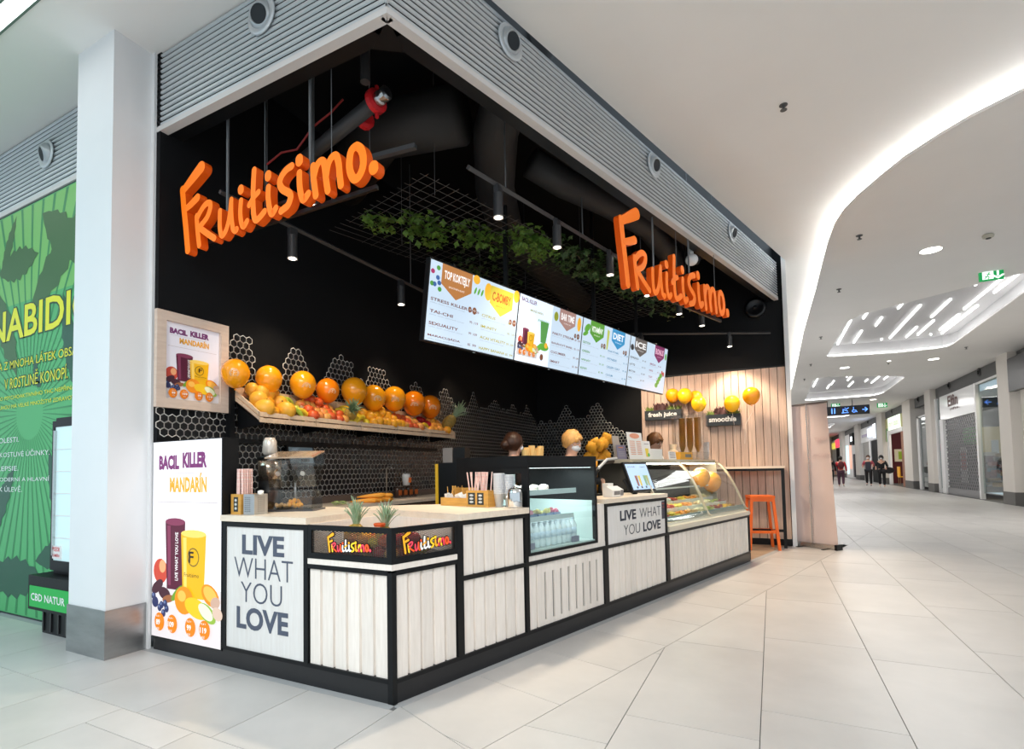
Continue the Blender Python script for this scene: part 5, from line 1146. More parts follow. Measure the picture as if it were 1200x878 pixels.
def s3(b_):
    b_.use(em_('lf', (.12, .42, .04))); b_.disc(.10, -.10, .07, .04, -.0015, rot=.6); b_.disc(.07, -.17, .06, .025, -.0015, rot=.4); banner(b_, .16, .48, 0, .24, (.10, .36, .03), 'green', 'VITAMÍNY', (.9, .95, .9)); b_.use(em_('cel', (.55, .62, .10))); b_.poly([(.57, -.28), (.60, -.28), (.62, -.05), (.56, -.03)], -.0015)
    banner(b_, .68, 1.02, 0, .24, (.03, .32, .65), 'blue', 'DIET', (.9, .95, 1)); discs(b_, .46, -.25); discs(b_, 1.02, -.25); items(b_, .03, .55, -.26, .10, ['DETOX', 'GREEN', 'SPENÁT', 'KIWI'], (.08, .35, .03), 'ig'); items(b_, .62, 1.15, -.27, .10, ['RAKYTNÍK', 'FITNESS', 'CELERY DAY', 'CUCUM'], (.02, .25, .5), 'ibl')
def s4(b_):
    b_.use(em_('dk', (.06, .06, .07), .2)); b_.disc(.06, -.14, .05, .04, -.0015); banner(b_, .12, .48, 0, .24, (.14, .12, .11), 'dark', 'ICE', (.9, .9, .9)); banner(b_, .74, 1.06, -.0, .24, (.25, .04, .14), 'plum', 'BONUS', (.85, .5, .65)); items(b_, .03, .5, -.26, .09, ['ESPRESSO', 'LATTE', 'MATCHA', 'CAJ'], (.06, .06, .07), 'idk')
    items(b_, .62, 1.0, -.27, .09, ['ZMRZLINA', 'WAFLE', 'TOAST'], (.30, .05, .15), 'ipl'); b_.use(em_('lf', (.12, .42, .04))); [b_.disc(.90 + .04 * q, -.56 + .05 * q, .05, .035, -.0015) for q in range(4)]; b_.disc(1.12, -.12, .03, .05, -.0016); b_.use(em_('red', (.5, .05, .04))); b_.disc(1.10, -.38, .03, .035, -.0016); b_.disc(1.05, -.36, .025, .03, -.0016)
scr(0, 'menu screen with brown and yellow pennant headings, nearest the short front', s1); scr(1, 'menu screen with cups picture and taupe pennant heading', s2); scr(2, 'menu screen with green and blue pennant headings', s3); scr(3, 'menu screen with dark grey and plum pennant headings, farthest from the camera', s4)
for i, (x, y) in enumerate(((-.40, 2.46), (.05, 4.0), (.32, 5.1))): tag(bx('ceiling_pole', BLACKM, None, x - .10, x - .06, y, y + .04, 2.9, 4.78), ['black ceiling pole behind the first two menu screens', 'black ceiling pole behind the third menu screen', 'black ceiling pole behind the last menu screen'][i], 'pole')

# ------------------------------------------------------------------ TRACK LIGHTS, wires, ducts
SPL = mat('spot_lens', (1, .95, .85), .3, emit=9, emit_col=(1, .93, .80)); SPB = mat('spot_black', (.03, .031, .034), .35)
def spot(loc, label, group, target, e=60, ang=95, h=.20):
    t = thing('track_spotlight', label, 'spotlight', loc, 0, group)
    MB().lathe([(.040, .0), (.040, h), (.012, h)], n=18).build('barrel', SPB, t, smooth=False); MB().lathe([(.030, -.003), (.032, .002)], n=16).build('lens', SPL, t)
    MB().lathe([(.036, -.001), (.0415, -.004), (.0415, .004)], n=18).build('rim', mat('rim_pale', (.6, .55, .5), .4), t); bx('adapter', SPB, t, -.02, .02, -.04, .04, h, h + .06)
    if e: light('spot', 'SPOT', (loc[0], loc[1], loc[2] - .03), e, (1, .80, .58), target, .05, spot=math.radians(ang), blend=.6)
lampsR = [(-.047, 1.466), (.161, 2.255), (.40, 3.20), (.605, 4.10), (.82, 5.10), (1.02, 5.90)]
for i, (x, y) in enumerate(lampsR): spot((x, y, 3.3), 'black cylinder spotlight, %s from the short front on the long ceiling track' % order[i], 'spotlights on the long track', (x + .75, y - .25, 0), [0, 75, 80, 105, 115, 125][i], 84)
tk = thing('light_track', 'black lighting track running beside the menu screens', 'light track', (0, 0, 0)); d_ = (Vector((1.02, 5.90, 0)) - Vector((-.047, 1.466, 0))).normalized()
MB().tube([tuple(Vector((-.047, 1.466, 3.57)) - d_ * .35), tuple(Vector((1.02, 5.9, 3.57)) + d_ * .6)], .022, 4).build('rail', mat('track_grey', (.05, .05, .052), .35), tk)
for q in (.1, 1.3, 2.6, 4.0): p = Vector((-.047, 1.466, 3.57)) + d_ * q; MB().tube([tuple(p), (p.x, p.y, 4.78)], .006, 6).build('hanger', mat('grey_rod', (.16, .17, .18), .4, .6), tk)
wl_spots = [(-1.74, .88, 3.10), (-1.72, 2.37, 3.10), (-1.20, .60, 3.30)]
light('spot', 'SPOT', (-.047, 1.466, 3.27), 190, (1, .83, .62), (-.35, .75, .95), .05, spot=math.radians(75), blend=.8); light('spot', 'SPOT', (.161, 2.255, 3.27), 130, (1, .83, .62), (-.9, 2.2, .95), .05, spot=math.radians(85), blend=.8)
for i, p in enumerate(wl_spots): spot(p, ['spotlight over the first fruit crate, beside the orange sign', 'spotlight over the middle of the fruit shelf, left of the menu screens', 'spotlight showing its lit face just below the left orange sign'][i], 'spotlights on the wall track', (-1.95, p[1] + .35, 1.5), [34, 34, 45][i], 70)
spot((-1.70, 3.9, 3.1), 'spotlight hidden behind the first menu screen at the far end of the wall track', 'spotlights on the wall track', (-1.95, 4.3, 1.3), 34, 70)
tk2 = thing('light_track', 'black lighting track parallel to the hexagon wall', 'light track', (0, 0, 0)); MB().tube([(-1.74, .2, 3.37), (-1.70, 4.6, 3.37)], .02, 4).build('rail', MATS['track_grey'], tk2)
for y in (.6, 2.55, 4.2): MB().tube([(-1.72, y, 3.37), (-1.72, y, 4.78)], .006, 6).build('hanger', MATS['grey_rod'], tk2)
MB().tube([(-1.20, .60, 3.56), (-1.20, .60, 4.78)], .01, 6).build('hanger', MATS['grey_rod'], tk2)
for i, (x, y) in enumerate(((.12, 6.02), (1.33, 6.72))): spot((x, y, 3.12), ['small spotlight right of the last menu screen', 'small spotlight under the far end of the right orange sign'][i], 'spotlights on the rear track', (x + .1, 7.1, 1.3), [95, 120][i], 95, .16)
tk3 = thing('light_track', 'short black lighting track in front of the timber wall', 'light track', (0, 0, 0)); MB().tube([(-.3, 5.78, 3.33), (1.9, 7.05, 3.33)], .018, 4).build('rail', MATS['track_grey'], tk3)
# wire grid
gd = thing('wire_grid', 'black wire ceiling grid hung over the kitchen', 'grid', (0, 0, 3.62), 0); b_ = MB(); gr_ = mat('grid_wire', (.10, .095, .09), .5, .3)
for i in range(46): s = .95 + .11 * i; a, c = rp(s, .78)[:2], rp(s, 2.25 if s > 1.2 else 1.95)[:2]; b_.tube([(*a, 0), (*c, 0)], .0022, 4)
for i in range(15): d = .83 + .10 * i; a, c = rp(.90, d)[:2], rp(5.95, d)[:2]; b_.tube([(*a, .004), (*c, .004)], .0022, 4)
b_.build('wires', gr_, gd)
for s, d in ((1.2, 1.0), (1.6, 2.0), (3.4, 1.0), (3.6, 2.0), (5.6, 1.2)): p = rp(s, d); MB().tube([(p[0], p[1], 0), (p[0], p[1], 1.16)], .003, 5).build('hanger', MATS['grey_rod'], gd)
# ivy and ferns
LEAF = [mat('ivy_leaf', (.05, .12, .015), .5, col2=(.12, .22, .03), noise_scale=6), mat('ivy_dark', (.015, .045, .01), .5, col2=(.035, .085, .015), noise_scale=6)]
def ivy(s0, s1, d, w, hang, n, label, mi=0, seed=0, fern=False):
    rr = random.Random(seed); b_ = MB()
    for q in range(int(n * .62)):
        s = rr.uniform(s0, s1); dd = d + rr.gauss(0, w * .9); z = 3.62 + rr.uniform(-hang, .07); c = Vector(rp(s, dd, z)); a = rr.uniform(0, 6.28); ti = rr.uniform(-1, 1); r = rr.uniform(.022, .042)
        R_ = Matrix.Rotation(a, 3, 'Z') @ Matrix.Rotation(ti, 3, 'X'); P = [(0, -1.2, 0), (.5, -.5, .12), (1, 0, -.1), (.45, .35, .1), (0, 1.15, -.12), (-.45, .35, .1), (-1, 0, -.1), (-.5, -.5, .12)]
        b_.add([tuple(c + R_ @ (Vector(p) * r)) for p in P] + [tuple(c)], [(i, (i + 1) % 8, 8) for i in range(8)])
    t = thing('hanging_ivy', label, 'plant', (0, 0, 0), 0, 'greenery on the wire grid'); tag(b_.build('leaves', LEAF[mi], t), kind='stuff')
    pts = [rp(s0 + (s1 - s0) * k / 6, d + .04 * math.sin(k * 2), 3.60 + .02 * math.cos(k)) for k in range(7)]; MB().tube(pts, .006, 5).build('vine', SOIL, t)
    if fern:
        f = MB()
        for q in range(9):
            a = q * .7; base = Vector(rp((s0 + s1) / 2, d, 3.62))
            for k in range(12):
                u = k / 12; p = base + Vector((math.cos(a) * .32 * u, math.sin(a) * .32 * u, .04 * u - .30 * u * u)); wv = .045 * (1 - u) + .006; pr = Vector((-math.sin(a), math.cos(a), -.2))
                for sg in (1, -1): e = p + pr * wv * sg + Vector((math.cos(a), math.sin(a), 0)) * .02; f.add([tuple(p), tuple(p + Vector((math.cos(a), math.sin(a), -.1)) * .022), tuple(e)], [(0, 1, 2)])
        tag(f.build('fern_fronds', mat('fern', (.10, .25, .04), .5), t), kind='stuff')
ivy(1.25, 1.75, 1.50, .08, .16, 330, 'bright ivy clump on the wire grid just right of the left orange sign', 0, 1); ivy(1.75, 2.35, 1.28, .07, .15, 260, 'ivy trail on the wire grid between the bright clump and the fern', 0, 2); ivy(2.2, 2.75, .98, .09, .17, 300, 'ivy with a spreading fern on the wire grid above the first menu screen', 0, 3, True)
ivy(2.75, 3.5, .85, .10, .25, 320, 'dark ivy hanging over the gap between the first and second menu screens', 1, 4); ivy(3.4, 4.2, .82, .10, .25, 300, 'ivy cluster over the third menu screen', 1, 5); ivy(4.2, 5.6, .85, .12, .25, 380, 'dark ivy at the far end of the wire grid behind the right orange sign', 1, 6); ivy(2.2, 3.2, 1.9, .15, .2, 260, 'dark ivy deep on the wire grid above the first menu screen', 1, 7); ivy(1.0, 1.3, 1.75, .06, .10, 120, 'thin ivy tip at the left edge of the wire grid', 0, 8)
# sprinkler pipe, ducts
RED = mat('red_valve', (.55, .015, .02), .4); DUCT = mat('black_duct', (.020, .020, .021), .6, bump=.4, noise_scale=6)
pp = thing('sprinkler_pipe', 'dark sprinkler pipe with red couplings and a steel end under the kiosk ceiling', 'pipe', (0, 0, 0))
A_, B_ = Vector((-2.1, .95, 3.86)), Vector((-.62, .62, 3.93)); MB().tube([tuple(A_), tuple(B_)], .055, 14).build('pipe', mat('dark_pipe', (.035, .036, .038), .45), pp, smooth=True)
dd_ = (B_ - A_).normalized(); MB().lathe([(.06, 0), (.085, .008), (.085, .045), (.06, .055)], tuple(B_), 16, tuple(dd_)).build('red_coupling', RED, pp); MB().use(STEEL).lathe([(.045, .055), (.05, .06), (.05, .08), (.038, .09), (.038, .11), (.05, .12), (.05, .15), (.03, .16)], tuple(B_), 14, tuple(dd_)).build('steel_end', STEEL, pp)
bx('bolt', RED, pp, B_.x + .02, B_.x + .04, B_.y - .01, B_.y + .01, B_.z - .12, B_.z + .12); MB().lathe([(.06, 0), (.085, .01), (.085, .05), (.06, .06)], tuple(B_ + Vector((-.22, .12, .02))), 14, tuple(dd_)).build('red_coupling', RED, pp)
MB().tube([(-1.72, .60, 3.78), (-1.55, .6, 3.83), (-1.40, .62, 3.82), (-1.22, .62, 3.95), (-1.05, .64, 4.02), (-.95, .66, 4.10)], .008, 6).build('red_cable', mat('red_cable', (.25, .02, .02), .5), pp)
vp = thing('riser_pipe', 'thin dark riser with a red coupling near the fascia corner', 'pipe', (-.55, .45, 0)); MB().tube([(0, 0, 3.95), (0, 0, 4.78)], .035, 10).build('pipe', MATS['dark_pipe'], vp); MB().lathe([(.04, 0), (.062, .01), (.062, .05), (.04, .06)], (0, 0, 4.28), 14).build('red_coupling', RED, vp)
du = thing('air_duct', 'thick black air duct bending down behind the long fascia', 'duct', (0, 0, 0)); MB().tube([(.30, 1.5, 4.7), (.05, 1.55, 4.45), (-.20, 1.75, 4.22), (-.55, 2.4, 4.12), (-.9, 3.4, 4.12), (-1.0, 6.5, 4.15)], .20, 20).build('duct', DUCT, du, smooth=True)
du2 = thing('air_duct', 'flexible black duct lying above the light track', 'duct', (0, 0, 0)); MB().tube([(-.1, 2.3, 4.2), (.1, 2.6, 4.10), (.40, 3.1, 4.05), (.65, 4.0, 4.1), (.7, 5.4, 4.2), (.6, 7.0, 4.2)], .14, 18).build('duct', DUCT, du2, smooth=True)
du3 = thing('air_duct', 'wide black duct crossing under the kiosk ceiling behind the left orange sign', 'duct', (0, 0, 0)); MB().tube([(-2.1, 1.9, 4.35), (-1.2, 1.4, 4.35), (-.4, 1.5, 4.3)], .24, 20).build('duct', DUCT, du3, smooth=True)
ctray = thing('cable_tray', 'dark wire cable tray under the kiosk ceiling near the fascia corner', 'cable tray', (0, 0, 4.45)); b_ = MB()
for i in range(22): b_.tube([(-2.0 + .1 * i, .35, 0), (-2.0 + .1 * i, .35, -.06), (-2.0 + .1 * i, .62, -.06), (-2.0 + .1 * i, .62, 0)], .003, 4)
for y, z in ((.35, 0), (.35, -.06), (.44, -.06), (.53, -.06), (.62, -.06), (.62, 0)): b_.tube([(-2.1, y, z), (.0, y, z)], .003, 4)
b_.build('wires', gr_, ctray)
eq = thing('emergency_lamp', 'small pale emergency lamp fixed behind the long fascia', 'lamp', rp(1.45, .24, 4.02), RZ); bx('body', mat('lamp_grey', (.2, .19, .17), .5), eq, 0, .30, -.03, .05, 0, .04)
for i in range(4): bx('cell', mat('cell_cream', (.70, .62, .48), .5), eq, .02 + .065 * i, .075 + .065 * i, -.02, .04, -.008, 0)
tl = thing('linear_fitting', 'grey linear fitting jutting out right of the left orange sign', 'light fitting', (-.72, .82, 3.66), .12); MB().tube([(-.1, 0, .03), (-.1, 0, 1.1)], .004, 5).build('hanger', MATS['grey_rod'], tl); bx('body', mat('fitting_grey', (.06, .062, .066), .4), tl, -.25, .30, -.02, .02, 0, .035)
sc_ = thing('security_camera', 'white round security camera above the right orange sign', 'camera', rp(4.62, .20, 3.78), RZ); MB().ball((0, 0, 0), .075, 16, 10, (1, 1, .95)).build('housing', WHT, sc_, smooth=True); MB().lathe([(.05, .0), (.052, .02)], (.055, -.035, 0), 16, (.8, -.5, 0)).build('lens', BLACKM, sc_); MB().tube([(0, 0, .06), (0, 0, .14)], .025, 10).build('mount', WHT, sc_)
sp = thing('wall_loudspeaker', 'round black loudspeaker high on the black rear wall', 'loudspeaker', (1.70, 7.19, 3.79)); MB().lathe([(.16, 0), (.16, .05), (.12, .06), (.10, .045)], (0, 0, 0), 24, (0, -1, 0)).build('ring', mat('speaker_black', (.006, .006, .007), .3), sp, smooth=True); MB().ball((0, -.05, 0), .035, 10, 6).build('cone', BLACKM, sp)

# ------------------------------------------------------------------ PEOPLE
SKIN = mat('skin', (.72, .42, .30), .5, noise_amt=.1, noise_scale=20)
def skinned(name, V, E_, m_, parent, sub=1):
    """V: {joint: ((x,y,z), radius or (rx,ry))}; one continuous surface grown over the edges; the first joint is the root"""
    ks = list(V); me = bpy.data.meshes.new(name); me.from_pydata([V[k][0] for k in ks], [(ks.index(a), ks.index(b)) for a, b in E_], [])
    o = link(name, me, parent); md = o.modifiers.new('skin', 'SKIN'); md.use_smooth_shade = True; md.branch_smoothing = .4
    if not me.skin_vertices: me.attributes.new('skin_vertex_radius', 'FLOAT2', 'POINT')
    sv = me.skin_vertices[0].data
    for i, k in enumerate(ks):
        r = V[k][1]; sv[i].radius = r if isinstance(r, tuple) else (r, r); sv[i].use_root = (i == 0)
    s = o.modifiers.new('smooth', 'SUBSURF'); s.levels = sub; s.render_levels = sub; me.materials.append(m_); return o
def person(loc, rz, label, h=1.70, top=(.1, .1, .1), legs=(.03, .03, .035), hair=(.1, .06, .03), shoes=(.5, .45, .4), lean=0.0, stride=.0, hands=None, mask=True, hairstyle='short', head_tilt=0.0, back=False, group=None, longcoat=False, turn=0.0):
    """a clothed figure looking along its own -y"""
    t = thing('person', label, 'person', loc, rz, group); k = h / 1.70; la = lean
    def P(x, y, z): # lean forward about the hips
        if z > .92: dz = z - .92; return (x * k, (y - math.sin(la) * dz) * k, (.92 + math.cos(la) * dz) * k)
        return (x * k, y * k, z * k)
    hL = hands[0] if hands else (.27, -.06, .80); hR = hands[1] if hands else (-.27, -.06, .80)
    def elbow(s, hnd): return (s * .25, .02, 1.14) if hnd[2] < 1.0 else (s * .26, -.02, 1.12)
    V = dict(pelvis=(P(0, 0, .95), (.15 * k, .11 * k)), waist=(P(0, 0, 1.08), (.125 * k, .095 * k)), chest=(P(0, .0, 1.28), (.15 * k, .11 * k)), neck0=(P(0, .01, 1.42), .075 * k), neck=(P(0, 0, 1.48), .058 * k), jaw=(P(0, -.02, 1.535), (.074 * k, .088 * k)), head=(P(0, -.005, 1.60), (.092 * k, .112 * k)), crown=(P(0, .005, 1.665), (.078 * k, .096 * k)))
    E_ = [('pelvis', 'waist'), ('waist', 'chest'), ('chest', 'neck0'), ('neck0', 'neck'), ('neck', 'jaw'), ('jaw', 'head'), ('head', 'crown')]
    for s, n, hn in ((1, 'l', hL), (-1, 'r', hR)):
        st2 = stride * s
        V['sh' + n] = (P(s * .165, 0, 1.39), .062 * k); V['el' + n] = (P(*elbow(s, hn)), .042 * k); V['wr' + n] = (P(hn[0], hn[1], hn[2] + .07), .028 * k); V['pa' + n] = (P(*hn), (.034 * k, .018 * k))
        V['hi' + n] = (P(s * .095, 0, .86), .088 * k); V['kn' + n] = (P(s * .10, -.02 - st2 * .5, .49), .058 * k); V['an' + n] = (P(s * .10, .02 - st2, .10 + (.05 if st2 < 0 else 0)), .036 * k); V['to' + n] = (P(s * .115, -.12 - st2, .035), .032 * k)
        E_ += [('chest', 'sh' + n), ('sh' + n, 'el' + n), ('el' + n, 'wr' + n), ('wr' + n, 'pa' + n), ('pelvis', 'hi' + n), ('hi' + n, 'kn' + n), ('kn' + n, 'an' + n), ('an' + n, 'to' + n)]
        for f in range(4):     # fingers of unequal length, slightly curled, and the thumb
            a = hn[0] + (f - 1.5) * .017; ln = (.055, .065, .06, .048)[f]
            V['f%d%s' % (f, n)] = (P(a, hn[1] - .012, hn[2] - .045), .009 * k); V['g%d%s' % (f, n)] = (P(a, hn[1] - .03, hn[2] - .045 - ln), .007 * k); E_ += [('pa' + n, 'f%d%s' % (f, n)), ('f%d%s' % (f, n), 'g%d%s' % (f, n))]
        V['t' + n] = (P(hn[0] - s * .035, hn[1] - .03, hn[2] - .02), .010 * k); E_.append(('pa' + n, 't' + n))
    skinned('body', V, E_, SKIN, t)
    g_ = 1.13; TT = {a: (V[a][0], tuple(q * g_ + .008 for q in V[a][1]) if isinstance(V[a][1], tuple) else V[a][1] * g_ + .010) for a in ('waist', 'pelvis', 'chest', 'shl', 'shr', 'ell', 'elr', 'wrl', 'wrr')}
    TT['neck0'] = (V['neck0'][0], .070 * k); TE = [('waist', 'pelvis'), ('waist', 'chest'), ('chest', 'neck0'), ('chest', 'shl'), ('chest', 'shr'), ('shl', 'ell'), ('shr', 'elr'), ('ell', 'wrl'), ('elr', 'wrr')]
    if longcoat: TT['hem'] = (P(0, 0, .70), (.19 * k, .15 * k)); TE.append(('pelvis', 'hem'))
    skinned('jacket', TT, TE, mat('cloth_%02d_%02d_%02d' % tuple(int(q * 99) for q in top), top, .8, noise_amt=.25, noise_scale=18, bump=.2), t)
    LT = {'pelvis': (P(0, 0, .93), (.155 * k, .118 * k))}; LE = []
    for n in 'lr':
        LT['hi' + n] = (V['hi' + n][0], .102 * k); LT['kn' + n] = (V['kn' + n][0], .078 * k); LT['an' + n] = (V['an' + n][0], .060 * k); LE += [('pelvis', 'hi' + n), ('hi' + n, 'kn' + n), ('kn' + n, 'an' + n)]
    skinned('trousers', LT, LE, mat('cloth_%02d_%02d_%02d' % tuple(int(q * 99) for q in legs), legs, .8, noise_amt=.25, noise_scale=18), t)
    for n in 'lr':
        a, b2 = Vector(V['an' + n][0]), Vector(V['to' + n][0]); skinned('shoe', dict(a=(tuple(a + Vector((0, .02, -.045))), .045 * k), b=(tuple(a + Vector((0, -.06, -.055))), .042 * k), c=(tuple(b2 + Vector((0, -.02, 0))), .036 * k)), [('a', 'b'), ('b', 'c')], mat('shoe_%d' % int(shoes[0] * 99), shoes, .5), t)
    hc = Vector(V['head'][0]); M0 = Matrix.Translation(hc) @ Matrix.Rotation(turn, 4, 'Z') @ Matrix.Rotation(la + head_tilt, 4, 'X')
    HM = mat('hair_%02d_%02d' % (int(hair[0] * 99), int(hair[1] * 99)), hair, .45, col2=tuple(q * .55 for q in hair), noise_scale=10, stretch=(8, 8, 1), bump=.3)
    b_ = MB(); b_.M = M0; b_.smooth = True; nu, nv = 20, 12; vs = []; fs = []
    for j in range(nv + 1):
        ph = PI / 2 - (PI * .80) * j / nv
        for q in range(nu):
            a = 2 * PI * q / nu; fr = max(0, -math.sin(a)); lo = .62 * fr - 1.05 * (1 - fr); cut = 1.0 if ph > lo else 0.0
            r = .100 + .006 * math.sin(a * 9 + j) + .012 * (1 - fr); p2 = ph if cut else lo
            cz = max(math.cos(p2), .72 if p2 < 0 else 0); vs.append((r * .92 * cz * math.cos(a) * k, (r * 1.12 * cz * math.sin(a) + .012) * k, (r * 1.08 * math.sin(p2) + .018) * k))
    fs = [(j * nu + q, (j + 1) * nu + q, (j + 1) * nu + (q + 1) % nu, j * nu + (q + 1) % nu) for j in range(nv) for q in range(nu)]; b_.add(vs, fs)
    if hairstyle == 'short': b_.ball((0, -.062 * k, .070 * k), .045 * k, 12, 7, (1.35, .8, .6), .1); b_.ball((-.045 * k, -.07 * k, .045 * k), .03 * k, 10, 6, (.9, .8, 1.1))
    if hairstyle == 'bun': b_.ball((0, .125 * k, -.02 * k), .055 * k, 14, 9, (1, 1, 1), .1)
    if hairstyle == 'tail': b_.ball((0, .12 * k, .0), .04 * k, 12, 8); b_.ball((0, .13 * k, -.10 * k), .045 * k, 12, 8, (.8, .7, 1.7), .1)
    if hairstyle == 'hood': b_.ball((0, .02 * k, 0), .118 * k, 16, 10, (1, 1.05, 1.15))
    b_.build('hair', HM, t)
    f = MB(); f.M = M0; f.use(SKIN); f.smooth = True; f.ball((0, -.100 * k, -.012 * k), .014 * k, 8, 6, (.8, 1.1, 1.5))
    for s in (1, -1): f.ball((s * .083 * k, .005 * k, -.01 * k), .022 * k, 8, 6, (.4, .8, 1.3))
    f.use(mat('eye_white', (.85, .82, .8), .3)); [f.ball((s * .032 * k, -.088 * k, .012 * k), .011 * k, 8, 6, (1.2, .6, .7)) for s in (1, -1)]
    f.use(mat('eye_dark', (.04, .03, .03), .2)); [f.ball((s * .032 * k, -.094 * k, .011 * k), .006 * k, 8, 6, (1, .6, 1)) for s in (1, -1)]; [f.ball((s * .034 * k, -.090 * k, .033 * k), .012 * k, 8, 5, (1.4, .5, .28)) for s in (1, -1)]
    f.use(mat('lip', (.55, .2, .18), .4)); f.ball((0, -.088 * k, -.052 * k), .016 * k, 8, 5, (1.3, .5, .35)); f.build('face', None, t)
    if mask:
        b_ = MB(); b_.M = M0; b_.smooth = True; b_.ball((0, -.058 * k, -.045 * k), .060 * k, 14, 10, (1.08, .95, .82)); [b_.tube([(s * .055 * k, -.07 * k, -.03 * k), (s * .088 * k, 0, 0)], .002, 4) for s in (1, -1)]
        b_.build('face_mask', mat('mask_white', (.82, .84, .88), .6), t)
    return t
x, y, _ = rp(3.02, .98); person((x, y, -.0), math.radians(78), 'worker with short ginger-blond hair, white face mask and dark top behind the chiller', 1.64, (.035, .037, .04), hair=(.95, .50, .16), hands=((.22, -.30, 1.10), (-.20, -.32, 1.08)), lean=.10, head_tilt=.30)
x, y, _ = rp(2.60, 1.42); person((x, y, -.0), math.radians(150), 'worker with dark brown bun seen from behind near the coffee machine', 1.63, (.12, .04, .03), hair=(.06, .022, .01), hands=((.22, -.30, 1.10), (-.20, -.32, 1.08)), lean=.06, hairstyle='bun')
person((.20, 5.62, 0), math.radians(62), 'worker with wavy brown hair stooping behind the display case', 1.74, (.80, .80, .80), hair=(.22, .09, .03), hands=((.22, -.30, 1.0), (-.22, -.34, 1.02)), lean=.28, mask=False, head_tilt=.2)
qb = thing('quilted_bag', 'crumpled orange quilted bag piled behind the till', 'bag', rp(3.42, .95, .95), RZ); b_ = MB(); QM = mat('orange_quilt', (.72, .33, .02), .7, bump=.4, noise_scale=14)
for i in range(5):
    for j in range(5): b_.ball((.03 + i * .085, (j % 2) * .03, .06 + j * .12 + .03 * math.sin(i * 2) + .02 * i * (j == 4)), .085, 10, 7, (1, .6, .85), .5)
tag(b_.build('padding', QM, qb, smooth=True), kind='stuff'); bx('shelf_box', BLACKM, qb, -.1, .5, -.05, .2, -.95, .02)

# ------------------------------------------------------------------ STOOL, LEDGE, PLANTERS at the timber wall
OS = mat('orange_stool', (.86, .15, .01), .35, noise_amt=.08, noise_scale=5)
stl = thing('bar_stool', 'orange square-seated bar stool at the timber wall', 'stool', (1.665, 6.72, 0), math.radians(14)); H_ = .80
bx('seat', OS, stl, -.17, .17, -.17, .17, H_ - .035, H_)
bx('seat_rail', OS, stl, -.155, .155, -.16, -.135, H_ - .085, H_ - .035); bx('seat_rail', OS, stl, -.155, .155, .135, .16, H_ - .085, H_ - .035)
for sx in (1, -1):
    for sy in (1, -1):
        b_ = MB(); x0, y0, x1, y1 = sx * .145, sy * .145, sx * .20, sy * .185; w_ = .019
        b_.add([(x1 - w_, y1 - w_, 0), (x1 + w_, y1 - w_, 0), (x1 + w_, y1 + w_, 0), (x1 - w_, y1 + w_, 0), (x0 - w_, y0 - w_, H_ - .03), (x0 + w_, y0 - w_, H_ - .03), (x0 + w_, y0 + w_, H_ - .03), (x0 - w_, y0 + w_, H_ - .03)], [(3, 2, 1, 0), (4, 5, 6, 7), (0, 1, 5, 4), (1, 2, 6, 5), (2, 3, 7, 6), (3, 0, 4, 7)]); b_.build('leg', OS, stl)
for a in ((-.18, .18, -.175, -.155), (-.18, .18, .155, .175)): bx('stretcher', OS, stl, a[0], a[1], a[2], a[3], .245, .285)
for sx in (-.18, .16): bx('stretcher', OS, stl, sx, sx + .02, -.155, .155, .245, .285)
lg = thing('wall_ledge', 'narrow bar ledge with pale top on a black frame along the timber wall', 'table', (0, 0, 0))
bx('top', TOPW, lg, .80, 2.02, 6.83, 7.165, 1.205, 1.24); bx('frame', BLACKM, lg, .82, 2.01, 6.84, 6.88, 1.17, 1.205); bx('leg', BLACKM, lg, 1.965, 2.01, 6.84, 6.885, 0, 1.17); bx('leg', BLACKM, lg, .82, .86, 6.84, 6.885, 0, 1.17); bx('footrail', BLACKM, lg, .86, 1.965, 6.85, 6.88, .24, .28)
def planter(x0, x1, z0, z1, txt, label, seed):
    t = thing('wall_planter', label, 'planter', (x0, 7.05, z0)); w_ = x1 - x0; h_ = z1 - z0
    bx('box', mat('planter_slate', (.025, .033, .04), .5), t, 0, w_, 0, .115, 0, h_); b_ = MB().use(mat('planter_text', (.80, .82, .80), .5)); put_text(b_, txt, w_ * .10, w_ * .88, h_ * (.18 if 'j' in txt else .33), h_ * .80, -.002, .03, 3); b_.build('lettering', None, t)
    rr = random.Random(seed); f = MB()
    for i in range(220):
        x = rr.uniform(.02, w_ - .02); mid = abs(x / w_ - .45) < .18; h = rr.uniform(.04, .09) * (1.6 if mid else 1); f.use(mat('planter_green', (.16, .24, .04), .6) if not mid else mat('planter_purple', (.08, .03, .03), .6)); a = rr.uniform(0, 6.28); l = rr.uniform(0, .05); wl_ = .005 if not mid else .016; y_ = rr.uniform(.01, .1)
        f.add([(x - wl_, y_, h_ - .01), (x + wl_, y_, h_ - .01), (x + l * math.cos(a) + wl_, y_ + l * math.sin(a), h_ + h * .7), (x + 1.4 * l * math.cos(a), y_ + 1.3 * l * math.sin(a), h_ + h)], [(0, 1, 2, 3)])
    tag(f.build('plants', None, t), kind='stuff')
planter(-.075, .53, 2.065, 2.228, 'fresh juice', 'slate-black wall planter lettered fresh juice, grassy plants on top', 1); planter(.905, 1.43, 1.912, 2.095, 'smoothie', 'slate-black wall planter lettered smoothie, grassy plants on top', 2)
for loc, ta in (((1.15, 5.3, 3.3), (1.2, 7.2, 1.9)), ((.2, 5.2, 3.3), (.2, 7.2, 1.8))): light('wall_wash', 'SPOT', loc, 70, (1, .80, .62), ta, .06, spot=math.radians(70), blend=.7)

